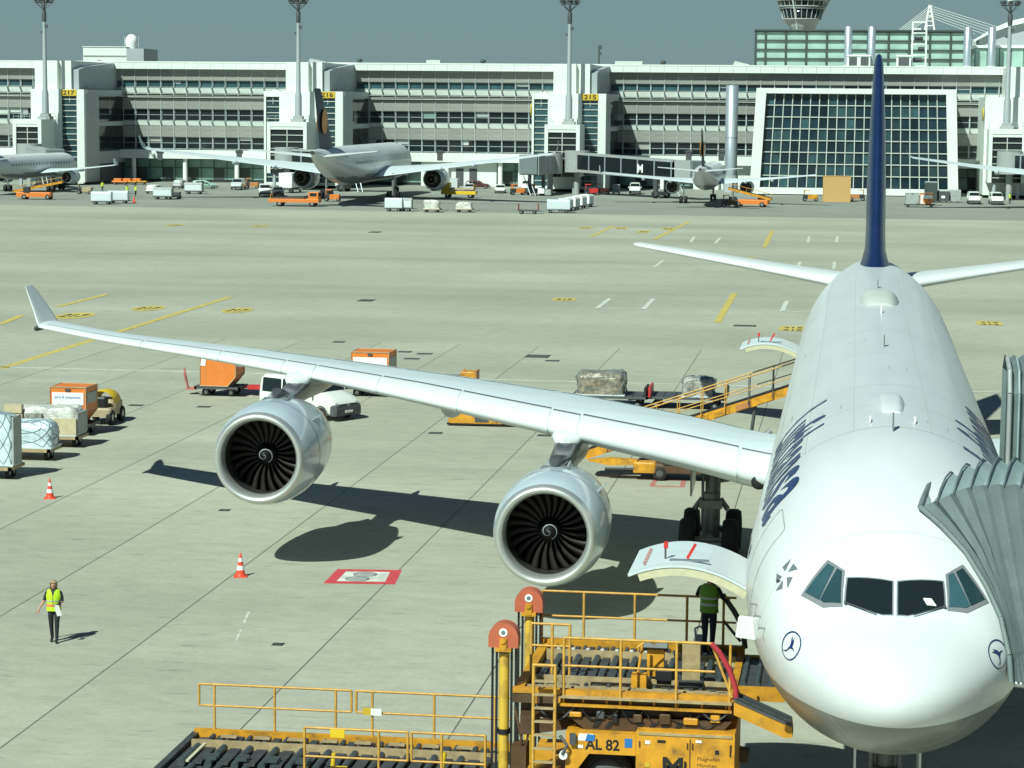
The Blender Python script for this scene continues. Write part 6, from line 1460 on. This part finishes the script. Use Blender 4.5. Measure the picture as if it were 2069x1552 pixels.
# ---- belt loader at the aft hold
bl = thing('belt_loader','yellow belt loader sloping up to the aft cargo door','belt loader',(-6.3,55.3,0))
q0, q1 = Vector((-5.0,0,.95)), Vector((3.5,0,3.9)); dn = (q1-q0).normalized()
def along(t, y, z): return q0.lerp(q1,t)+Vector((0,y,z))
MB().loft([[along(t,y,z) for y,z in ((-.5,-.22),(.5,-.22),(.5,.12),(-.5,.12))] for t in (0,1)]).build('conveyor_frame','loader_yellow',bl)
MB().loft([[along(t,y,z) for y,z in ((-.36,.125),(.36,.125),(.36,.15),(-.36,.15))] for t in (0.01,.99)]).build('belt','rubber',bl)
for k in range(8):
    t0 = .1+.1*k; MB().loft([[along(t,y,z) for y,z in ((-.54,-.18),(-.5,-.18),(-.5,.06),(-.54,.06))] for t in (t0,t0+.07)]).build('side_panel','loader_yellow' if k % 3 else 'orange_brown',bl)
for y in (-.62,.62):
    r_ = MB().tube(along(.08,y,1.05),along(1,y,1.05),.03,6).tube(along(.3,y,.55),along(.98,y,.5),.022,6).build('handrail','rail_yellow',bl)
    for k in range(9): MB().tube(along(.1+.11*k,y,-.1),along(.1+.11*k,y,1.05),.022,5).build('rail_post','rail_yellow' if k < 6 else 'mid_dark',r_)
MB().cbox((-1.2,0,.50),(3.6,1.6,.36),.08).build('chassis','loader_brown',bl); MB().cbox((-2.6,-.5,.52),(.9,.7,.42),.06).build('tool_box','loader_yellow',bl); MB().tube((-4.2,-.7,.4),(-2.6,-.7,.42),.07,6).build('front_bumper','black',bl); MB().prism([(-4.9,.72),(-4.0,.55),(-2.9,.62),(-2.9,.8),(-4.0,.84)],-.75,-.35,'Y').build('front_guard','loader_yellow',bl); MB().tube((1.4,.3,.5),(1.7,.3,3.0),.07,6).tube((1.4,-.3,.5),(1.7,-.3,3.0),.07,6).build('lift_strut','mid_dark',bl); wheels(bl,(-2.0,.2),(-.7,.7),.30,.22,hub='mid_dark')
MB().cbox((-1.6,-.6,.9),(.6,.45,.5),.08).build('driver_seat','dark',bl)

# ------------------------------------------------------------------ parked jets at the terminal (nose towards +Y)
def jet(label, X, Yn, L, R, zc, span, fin_h, big, finm, group='parked jets at the terminal', fh=1.0):
    t = thing('parked_jet', label, 'airliner', (X, Yn, 0), 0, group); K = L/66.8 if big else L/37.6
    S = [(0,.02),(.006,.25),(.02,.48),(.045,.72),(.075,.90),(.11,.985),(.14,1),(.62,1),(.70,.97),(.80,.80),(.88,.58),(.94,.37),(.985,.17),(1,.10)]
    fs = [k/60 for k in range(61)]+[.006,.012,.03]; fs = sorted(set(fs))
    def prof(f):
        r = R*cr([s_[0] for s_ in S],[s_[1] for s_ in S],f); up = 0
        if f > .62: up = (R-r)*.88
        if f < .14: up = -(R-r)*.28
        return r, zc+up
    m = MB(); m.loft([[Vector((prof(f)[0]*cos(2*pi*i/40),-f*L,prof(f)[1]+prof(f)[0]*sin(2*pi*i/40))) for i in range(40)] for f in fs],True,True,0,True)
    for i,fc in enumerate(m.f):
        if len(fc) == 4 and sum(m.v[k][2] for k in fc)/4 < zc-R*.52: m.m[i] = 1
    m.build('fuselage',['aircraft_white','belly_grey'],t)
    r, z = prof(.993); MB().tube((0,-L*.99,z),(0,-L-.35,z+.02),R*.10,10).build('tail_exhaust','dark',t)
    yl0 = .335*L; xr = R*.95; tipx = span/2*.965; ytip = yl0+(tipx-xr)*(.66 if big else .52); cr_ = (.19 if big else .165)*L; ct = .036*L if big else .042*L; zw = zc-R*.45; dih = .115 if big else .09
    for s_ in (-1,1):
        secs = [(xr*.5,yl0-xr*.3,cr_*1.05,zw,.12),(xr,yl0,cr_,zw+.1,.12),(tipx*.36,yl0+(tipx*.36-xr)*(.66 if big else .52),cr_*.62,zw+dih*(tipx*.36-xr),.11),(tipx*.7,yl0+(tipx*.7-xr)*(.66 if big else .52),cr_*.36,zw+dih*(tipx*.7-xr),.10),(tipx,ytip,ct,zw+dih*(tipx-xr)*1.05,.10)]
        if big: secs += [(tipx+.7,ytip+1.1,ct*.8,zw+dih*(tipx-xr)*1.05+.35,.09),(span/2-.15,ytip+2.2,ct*.55,zw+dih*(tipx-xr)+1.35,.08),(span/2,ytip+3.0,ct*.25,zw+dih*(tipx-xr)+2.2,.08)]
        wv = MB().loft([[Vector((s_*x,-(y+c*ch),zz+h*ch-.06*c*ch)) for c,h in foil(8,tc)] for x,y,ch,zz,tc in secs],True,True,0,True).build('wing','wing_grey',t)
        if not big:
            MB().prism([(-(ytip),zw+dih*tipx),(-(ytip+ct),zw+dih*tipx),(-(ytip+ct*1.2),zw+dih*tipx+.9),(-(ytip+ct*.75),zw+dih*tipx+.9)],s_*tipx-.04,s_*tipx+.04,'X').build('wingtip_fence','wing_grey',wv)
        for xf in ((.22,.42,.6) if big else (.35,.6)):
            x = tipx*xf*1.0; yy = yl0+(x-xr)*(.66 if big else .52)+(cr_*(1-.62*(x/tipx)))*.62; zz = zw+dih*(x-xr)-.35*R/2
            MB().lathe([(.02,0),(.34*R/3,-.6),(.38*R/3,-1.8),(.2*R/3,-3.2),(.02,-3.9)],org=(s_*x,-yy+1.0,zz),axis='Y',n=8).build('flap_fairing','wing_grey',wv)
        xe = (10.5 if big else 5.75)*1.0; re = 1.85*fh if big else 1.12; le = 5.4 if big else 3.4; ye = yl0+(xe-xr)*.6-le*.62; ze = zw+dih*(xe-xr)-re*1.12+(0.1 if big else .0)
        en = MB().lathe([(re*.80,.35),(re*.84,.0),(re*.93,-.06),(re,.5),(re*1.03,le*.3),(re*.98,le*.62),(re*.80,le),(re*.76,le),(re*.72,le*.7)][::1],axis='Y',n=28).build('engine','nacelle',t,(s_*xe,-ye-0,ze)); en.scale = (1,-1,1)
        MB().lathe([(re*.78,le*.86),(.02,le*.85)],axis='Y',n=28).build('exhaust_nozzle','black',en); MB().lathe([(re*.56,le*.85),(re*.40,le*1.22),(re*.34,le*1.22)],axis='Y',n=20).lathe([(re*.26,le*1.1),(.02,le*1.42)],axis='Y',n=16).build('exhaust_cone','exhaust',en)
        MB().prism([(-ye-le*.2,ze+re*.8),(-ye-le*1.1,ze+re*.7),(-ye-le*1.35,zw+dih*(xe-xr)-.1),(-ye-le*.5,zw+dih*(xe-xr)+.1)],s_*xe-.22*R/3,s_*xe+.22*R/3,'X').build('pylon','wing_grey',t)
        # tailplane
        hs = (9.35 if big else 6.2); y0 = .885*L; zz = prof(.92)[1]+.15; MB().loft([[Vector((s_*x,-(y+c*ch),z_+h*ch)) for c,h in foil(8,.1)] for x,y,ch,z_ in ((R*.2,y0-.4,.085*L,zz),(R*.5,y0,.078*L,zz+.08),(hs,y0+hs*.62,.032*L,zz+hs*.10))],True,True,0,True).build('tailplane','slat_white',t)
        # main gear
        gx_ = 5.3 if big else 3.8; gy = .515*L if big else .475*L; rw = .68 if big else .58
        g_ = MB().tube((0,0,rw),(0,0,zw),.2*R/3,8).build('main_gear','gear_metal',t,(s_*gx_,-gy,0))
        for dx in (-.55*R/3,.55*R/3):
            for dy in ((-.95,.95) if big else (0,)): MB().lathe([(rw*.4,-.22),(rw*.9,-.24),(rw,-.12),(rw,.12),(rw*.9,.24),(rw*.4,.22)],axis='X',n=16).build('wheel','rubber',g_,(dx,dy,rw))
    zf = prof(.86)[1]+R*.35; f0 = .80*L if big else .78*L; c0 = .125*L
    fin = [(f0-.03*L,c0*1.25,.10,zf-.5),(f0,c0*1.05,.10,zf+.3),(f0+(fin_h-zf)*.42,c0*.78,.10,zf+(fin_h-zf)*.5),(f0+(fin_h-zf)*.86,c0*.50,.10,fin_h-.3),(f0+(fin_h-zf)*.92,c0*.40,.05,fin_h)]
    fo = MB().loft([[Vector((p.x,-p.y,p.z)) for p in vfoil(y,ch,tc*.8,z)] for y,ch,tc,z in fin],True,True,0,True).build('tail_fin',finm,t)
    rc = (fin_h-zf)*.19; cyc = f0+(fin_h-zf)*.42+c0*.40; czc = zf+(fin_h-zf)*.50
    for s_ in (-1,1): 
        xx = s_*(c0*.78*.05+.06); MB().prism([(-(cyc+rc*cos(2*pi*k/24)),czc+rc*sin(2*pi*k/24)) for k in range(24)],xx-.03,xx+.03,'X').build('tail_emblem','yellow_logo',fo)
    g_ = MB().tube((0,0,.5),(0,0,zc-R*.7),.14,8).build('nose_gear','gear_metal',t,(0,-.075*L if big else -.13*L,0))
    for dx in (-.3,.3): MB().lathe([(.2,-.15),(.48,-.17),(.52,-.08),(.52,.08),(.48,.17),(.2,.15)],axis='X',n=14).build('wheel','rubber',g_,(dx,0,.52))
    # cockpit and cabin windows, doors
    m = MB()
    for s_ in (-1,1):
        for k in range(int(L*.62/1.1)):
            y = .16*L+k*1.1; m.box((s_*(R*.988),-y,zc+R*.17),(.04,.24,.34))
    m.build('cabin_windows','glass_dark',t)
    return t
jet('big twin engine jet parked tail first in front of the tower with sign 216',-77.4,359.0,66.8,2.98,5.55,64.75,16.95,True,'fin_dark')
jet('smaller twin engine jet parked tail on left of the glass hall',-23.4,346.0,37.6,1.98,4.25,34.1,11.7,False,'fin_dark')
jet('smaller jet at the left picture edge, nose under the tower with sign 217',-133.2,352.5,37.6,1.98,4.25,34.1,11.7,False,'fin_dark').rotation_euler.z = radians(-4.5)
jet('big jet at the right edge of which only the long curved left wing shows',38.6,362.0,66.8,2.98,5.55,64.75,16.95,True,'fin_dark')

# ------------------------------------------------------------------ boarding bridges at the terminal
def boarding_bridge(label, P0, P1, z, pw=2.6, hh=2.9, glass=True, cabm='bridge_grey', letter=None):
    t = thing('boarding_bridge', label, 'jet bridge', (P0[0],P0[1],0), 0, 'boarding bridges at the terminal'); d = Vector((P1[0]-P0[0],P1[1]-P0[1],0)); Ln = d.length; a = atan2(d.y,d.x); u = d.normalized(); n = Vector((-u.y,u.x,0))
    z0, z1 = z
    MB().lathe([(2.1,0),(2.1,hh+.5)],n=20,caps=True).build('rotunda',cabm,t,(0,0,z0-.2)); MB().tube((0,0,0),(0,0,z0-.2),.5,12).build('rotunda_post',cabm,t)
    A = lambda f,o,h: u*(Ln*f)+n*o+Vector((0,0,z0+(z1-z0)*f+h))
    MB().loft([[A(f,o,h) for o,h in ((-pw/2,-.1),(pw/2,-.1),(pw/2,.35),(-pw/2,.35))] for f in (0,.86)]).build('floor_beam',cabm,t)
    MB().loft([[A(f,o,h) for o,h in ((-pw/2,hh-.3),(pw/2,hh-.3),(pw/2,hh),(-pw/2,hh))] for f in (0,.86)]).build('roof',cabm,t)
    for s_ in (-1,1): MB().loft([[A(f,o,h) for o,h in ((s_*(pw/2-.12),.35),(s_*(pw/2-.06),.35),(s_*(pw/2-.06),hh-.3),(s_*(pw/2-.12),hh-.3))] for f in (.02,.85)]).build('side_glass','glass_dark' if glass else cabm,t)
    nf = max(4,int(Ln/4.2))
    for k in range(nf+1):
        f = .02+.83*k/nf; MB().loft([[A(f_,o,h) for o,h in ((-pw/2-.03,0),(-pw/2+.1,0),(-pw/2+.1,hh),(-pw/2-.03,hh))] for f_ in (f-.12/Ln,f+.12/Ln)]).loft([[A(f_,o,h) for o,h in ((pw/2-.1,0),(pw/2+.03,0),(pw/2+.03,hh),(pw/2-.1,hh))] for f_ in (f-.12/Ln,f+.12/Ln)]).build('frame_post','aluminium',t)
    c = A(.95,0,0); MB().box((0,0,0),(3.6,3.4,3.3)).build('cab','bridge_grey',t,(c.x,c.y,c.z+1.6),a); MB().box((1.9,0,0),(.5,3.0,2.9)).build('hood','bellows',t,(c.x,c.y,c.z+1.6),a)
    c = A(.72,0,0); MB().bb(-.4,.4,-1.4,-1.0,.6,c.z).bb(-.4,.4,1.0,1.4,.6,c.z).bb(-.7,.7,-1.5,1.5,.5,1.1).build('support','mid_dark',t,(c.x,c.y,0),a)
    for s_ in (-1,1): MB().lathe([(.2,-.2),(.5,-.22),(.6,-.1),(.6,.1),(.5,.22),(.2,.2)],axis='Y',n=16).build('wheel','rubber',t,(c.x+n.x*1.3*s_,c.y+n.y*1.3*s_,.6))
    c = A(.88,-pw/2-.5,0); MB().tube((c.x,c.y,c.z),(c.x+1.6,c.y-2.2,0.1),.08,5).tube((c.x+.8,c.y,c.z),(c.x+2.4,c.y-2.2,.1),.08,5).build('service_stair','aluminium',t)
    if letter:
        q = A(.60,0,hh*.5); o = text_obj('lettering',letter,1.9,'white',t,(0,0,-.8),(1,0,0),(0,0,1),.05,center=True); o.location = q-n*(pw/2+.12); o.rotation_euler.z = a
    return t
boarding_bridge('long glazed boarding bridge with a white letter M leading to the smaller jet',(-47.6,360.5),(-26.2,341.5),(3.9,3.0),2.8,3.1,True,'bridge_grey','M')
boarding_bridge('short boarding bridge with grey cab at the foot of the tower with sign 215',(-52.0,359.5),(-53.8,349.0),(3.6,3.5),2.6,2.9,False)
boarding_bridge('boarding bridge between the big jet and the tower with sign 216',(-97.5,359.5),(-82.8,355.5),(4.1,4.0),2.6,2.9,True)
boarding_bridge('boarding bridge at the smaller left jet below the tower with sign 217',(-143.4,359.5),(-136.5,351.5),(4.2,3.4),2.6,2.9,False)
boarding_bridge('boarding bridge at the right picture edge with dark windows',(24.0,360.0),(34.0,354.0),(4.5,4.4),2.8,3.2,True)

# ------------------------------------------------------------------ far vehicles on the apron
def gl(px, py): p = G(px, py); return (p.x, p.y, 0)
def cart(label, px, py, rz, body='container_grey', L=2.9, group='baggage carts on the far apron', cover=True, W=1.5, H=1.5):
    t = thing('baggage_cart', label, 'baggage cart', gl(px,py), rz, group)
    MB().bb(-L/2,L/2,-W/2,W/2,.38,.52).build('chassis','mid_dark',t); wheels(t,(-L/2+.5,L/2-.5),(-W/2+.15,W/2-.15),.24,.16); MB().tube((L/2,0,.4),(L/2+.8,0,.35),.05,5).build('tow_bar','mid_dark',t)
    if cover:
        MB().loft([[Vector((x,y,z)) for y,z in ((-W/2,.52),(-W/2,H+.1),(-W/2+.2,H+.35),(W/2-.2,H+.35),(W/2,H+.1),(W/2,.52))] for x in (-L/2,L/2)]).build('cover',body,t)
        MB().bb(-L/2+.1,L/2-.1,-W/2-.02,-W/2,.62,H).build('curtain','wing_grey',t)
    else: MB().bb(-L/2,-L/2+.1,-W/2,W/2,.52,1.4).bb(L/2-.1,L/2,-W/2,W/2,.52,1.4).build('end_frame','red_faded',t)
    return t
cart('silver covered cart, left one of the pair below the left yellow vested pair',206,413,.1,'wing_grey'); cart('silver covered cart, right one of the pair below the left yellow vested pair',240,411,.1,'wing_grey')
cart('grey box cart left of the dark tractor on the far apron',330,403,.05,'container_grey'); cart('open low cart with grey sides behind the row of small cars',392,392,.05,'container_grey')
cart('white box cart right of the tail of the big jet',796,427,.06,'wing_grey',2.4); cart('box cart with open end next to the white box cart',820,427,.06,'container_grey',1.8)
cart('empty flat cart with red end frames on the far apron',1067,432,.03,'tan',2.8,cover=False)
for k in range(5): cart(('front','second','third','fourth','last')[k]+' white covered cart of the short row of five',1128+14*k,430-3*k,1.35 if k else .15,'white' if k else 'wrap_blue',2.0 if k else 3.2,'row of white covered carts',W=1.7)
for px,lab in ((873,'wrapped grey pallet on a small dolly right of the white carts'),(938,'wrapped low pallet on a small dolly, rightmost by the big jet wing')):
    p = gl(px,429); dolly(('small dolly under the wrapped grey pallet' if px < 900 else 'small dolly under the wrapped low pallet'),p,.05,2.6,1.7,.5,'tan',True,'small dollies on the far apron'); pallet_load('pallet_load',lab,(p[0],p[1],.55),0,2.2,1.5,1.1 if px < 900 else .85,px,'wrap_clear',False,'pallets on the far apron',.16)
CARS = [('parked_car','white estate car, leftmost of the row near the terminal',315,391,1.4,'van_white','car'),('parked_car','pale blue car second in the row near the terminal',366,380,1.5,'lens','car'),('parked_car','pale green car in the row near the terminal',413,381,.4,'glass_pale','car'),
 ('parked_van','silver van facing the camera left of the big jet',482,383,-1.5,'lens','van'),('parked_van','white van left of the left wing engine of the big jet',535,396,-1.3,'van_white','van'),('parked_car','dark grey car beside the white van by the big jet',562,396,-1.3,'mid_dark','car'),
 ('parked_car','dark red car beyond the right wing of the big jet',965,381,.1,'car_maroon','car'),('parked_car','white car facing the camera below the entrance wall',1011,390,-1.45,'van_white','car'),('parked_car','small white car behind the dark red car',948,388,-1.4,'lens','car'),
 ('parked_van','white van facing the camera beside the glazed boarding bridge',1283,392,-1.5,'van_white','van'),('parked_van','white van parked below the tower left edge sign 215',1066,386,-1.5,'van_white','van'),
 ('parked_van','white van facing the camera at the right, left of the pair',1967,412,-1.55,'van_white','van'),('parked_van','white van with open door at the right, next to the yellow vested worker',2012,413,-1.5,'van_white','van')]
for nm,lab,px,py,rz,c_,kd in CARS: car(nm,lab,'van' if kd == 'van' else 'car',gl(px,py),rz,4.9 if kd == 'van' else 4.4,1.9 if kd == 'van' else 1.8,1.95 if kd == 'van' else 1.48,c_,kd,'cars and vans on the far apron')
def unit(name, label, cat, px, py, rz, parts, ws=((-.9,.9),(-.55,.55),.3), group=None):
    t = thing(name,label,cat,gl(px,py),rz,group)
    for (nm,mm,c,s) in parts: MB().cbox(c,s,.06).build(nm,mm,t)
    if ws: wheels(t,ws[0],ws[1],ws[2],.2)
    return t
unit('flatbed_truck','orange low loader truck with cab below the left engine of the big jet','truck',600,417,.02,[('chassis','orange',(-.3,0,.85),(7.4,2.1,.5)),('deck','loader_brown',(-1.2,0,1.2),(5.0,1.9,.2)),('cab','orange',(2.6,0,1.55),(1.5,2.0,1.1)),('windscreen','glass_dark',(3.36,0,1.75),(.06,1.7,.5)),('side_glass','glass_dark',(2.6,-1.01,1.75),(1.0,.06,.45)),('handrail','rail_yellow',(-3.7,0,1.5),(.1,1.9,.6))],((-2.4,2.4),(-.9,.9),.45))
unit('scissor_truck','yellow platform truck by the right engine of the big jet','truck',928,400,.0,[('chassis','yellow',(0,0,.85),(5.6,2.1,.5)),('platform','tan',(.4,0,1.45),(4.2,2.0,.3)),('cab','yellow',(-2.1,0,1.7),(1.3,2.0,1.4)),('windscreen','glass_dark',(-2.78,0,1.9),(.06,1.7,.6)),('handrail','rail_yellow',(2.45,0,1.95),(.1,1.9,.7))],((-1.8,1.9),(-.9,.9),.42))
def beltloader(label, px, py, rz, L=7.5):
    t = thing('belt_loader',label,'belt loader',gl(px,py),rz,'belt loaders at the parked jets')
    MB().cbox((-.6,0,.75),(L*.7,1.9,.7),.1).build('chassis','orange',t); MB().loft([[Vector((x,y,z)) for y,z in ((-.5,zz),(.5,zz),(.5,zz+.35),(-.5,zz+.35))] for x,zz in ((-L/2,1.0),(L/2,2.5))]).build('conveyor','loader_yellow',t); MB().loft([[Vector((x,y,z)) for y,z in ((-.4,zz),(.4,zz),(.4,zz+.04),(-.4,zz+.04))] for x,zz in ((-L/2,1.36),(L/2,2.86))]).build('belt','rubber',t); MB().cbox((-1.6,-.7,1.5),(1.0,.6,.9),.08).build('driver_seat','dark',t)
    m = MB().tube((-L/2,-.6,1.9),(L/2,-.6,3.4),.04,5)
    for k in range(6): m.tube((-L/2+L*k/5,-.6,1.2+1.5*k/5),(-L/2+L*k/5,-.6,1.9+1.5*k/5),.03,5)
    m.build('handrail','rail_yellow',t); wheels(t,(-2.0,1.6),(-.85,.85),.4,.25); return t
beltloader('orange belt loader under the left jet at the picture edge',78,403,.1); beltloader('orange belt loader right of the smaller jet tail',1515,418,3.0,6.5)
TR = [('baggage_tractor','brown and yellow tractor behind the belt loader at the smaller jet',1475,419,0,'loader_brown'),('baggage_tractor','yellow tractor standing left of the plywood crate',1637,407,.1,'loader_yellow'),('baggage_tractor','orange tractor right of the plywood crate',1732,406,3.1,'orange_brown'),
 ('baggage_tractor','orange tractor below the tower with sign 215',1046,394,.4,'orange'),('baggage_tractor','small orange tractor next to the pale boxes by the middle tower',1081,394,1.2,'orange'),('baggage_tractor','red tractor at the foot of the middle boarding bridge',1195,394,.2,'red'),('baggage_tractor','dark red tractor right of the red tractor by the boarding bridge',1217,393,.1,'red_faded'),
 ('baggage_tractor','dark tractor right of the grey box cart on the far apron',350,402,.1,'mid_dark'),('baggage_tractor','tan tractor with white cab roof below the left jet wing',172,392,.1,'tan'),('baggage_tractor','brown tractor beside the silver van in the far row',510,381,.1,'orange_brown'),
 ('baggage_tractor','orange yellow tractor under the tail of the big jet',672,407,.1,'orange')]
for nm,lab,px,py,rz,c_ in TR:
    unit(nm,lab,'tractor',px,py,rz,[('body',c_,(.35,0,.72),(1.5,1.3,.7)),('seat_box','dark',(-.75,0,.75),(.8,1.2,.6)),('canopy',c_ if 'white' not in lab else 'white',(-.6,0,1.75),(1.0,1.2,.1)),('canopy_post',c_,(-.95,0,1.3),(.1,1.0,.9))])
for k,px in enumerate((243,262,281)): unit('container_dolly',('left','middle','right')[k]+' orange dolly of the low row at the tower foot',('dolly'),px,373,.05,[('deck','loader_yellow' if k else 'orange',(0,0,.55),(2.8,1.4,.25)),('load','orange',(-.4,0,.85),(1.4,1.1,.5))],((-.9,.9),(-.5,.5),.22),'orange dollies at the tower foot')
pc = thing('plywood_crate','tall square plywood screen standing in front of the glass hall','crate',gl(1690,408),0)
MB().bb(-2.15,2.15,0,1.2,.1,4.05).build('panel','plywood',pc); MB().bb(-2.2,-2.1,-.04,1.24,0,4.1).bb(2.1,2.2,-.04,1.24,0,4.1).bb(-2.2,2.2,-.04,1.24,4.05,4.12).bb(-2.2,2.2,-.04,1.24,0,.1).build('frame','plywood',pc)
p = gl(1858,419); dolly('long dolly under the grey and orange containers on the right',p,0,4.6,1.8,.5,'mid_dark',True,None)
air_container('grey container on the long dolly right of the blue fin',(p[0]-1.15,p[1],.52),0,'container_grey',True,'containers on the long dolly'); air_container('orange container on the long dolly right of the blue fin',(p[0]+1.0,p[1],.52),0,'orange',False,'containers on the long dolly')
for px,lab,c_,s in ((1880,'dark green stair vehicle behind the containers on the long dolly','frame_dark',(2.0,1.6,3.0)),(1905,'grey skip with white notice right of the containers','mid_dark',(1.9,1.4,1.6)),(1929,'grey bin with sloping top between the skip and the white vans','container_grey',(1.9,1.4,1.7)),(1245,'grey bin by the boarding bridge and the white van','side_grey',(1.2,1.0,1.3))):
    unit('waste_container',lab,'waste bin',px,409 if px > 1300 else 392,0,[('body',c_,(0,0,s[2]/2+.2),s),('lid','side_grey',(0,0,s[2]+.25),(s[0]*.98,s[1]*.98,.12))]+([('notice','white',(0,-s[1]/2-.02,s[2]*.55),(.6,.06,.4))] if px == 1905 else []),((-.5,.5),(-.4,.4),.12),'bins and skips on the far apron')
unit('pallet_box','pile of pale boxes at the foot of the middle tower','boxes',1100,396,0,[('box','white',(-.5,0,.9),(1.1,1,1.0)),('box','container_grey',(.6,.1,.6),(1.0,1,.9))],None)
unit('catering_truck','white high lift catering truck behind the left engine of the big jet','truck',588,389,1.5,[('cargo_body','white',(-.8,0,2.1),(4.6,2.3,2.4)),('cab','van_white',(2.3,0,1.3),(1.5,2.1,1.8)),('windscreen','glass_dark',(3.02,0,1.7),(.1,1.8,.7)),('chassis','mid_dark',(0,0,.7),(6.4,2,.3))],((-2,2.2),(-.9,.9),.42))
unit('service_truck','white tank truck beyond the right engine of the big jet','truck',895,386,.0,[('tank','white',(-.6,0,1.6),(3.6,2.0,1.6)),('cab','lens',(2.0,0,1.3),(1.4,2.0,1.8)),('chassis','mid_dark',(0,0,.6),(5.4,1.8,.3))],((-1.6,2.0),(-.9,.9),.42))
def far_person(label, px, py, rz, vest):
    J = pose(1.76,step=.06); z_ = [('black',lambda c: c.z < .085),('cloth_dark',lambda c: c.z < 1.0 and abs(c.x) < .25),(vest,lambda c: c.z < 1.46 and abs(c.x) < .24)]
    return person(label,gl(px,py),rz,J,z_,(vest,[(1.08,.06,'reflective')]),'hair_dark',False,group='ground crew on the far apron')
far_person('person in a yellow vest, left one of the pair above the silver carts',257,397,.3,'vest_yellow'); far_person('person in a yellow vest, right one of the pair above the silver carts',274,397,-.4,'vest_yellow'); far_person('person in a yellow vest beside the tan tractor below the left jet wing',207,388,.2,'vest_yellow')
far_person('worker in a yellow vest beside the white van at the right edge',2040,412,.6,'vest_yellow')
co = gl(271,410); t = thing('traffic_cone','tiny red traffic cone beside the silver carts on the far apron','traffic cone',co,0); MB().lathe([(.3,0),(.3,.06),(.2,.1),(.03,1.0)],n=10).build('body','cone_red',t)
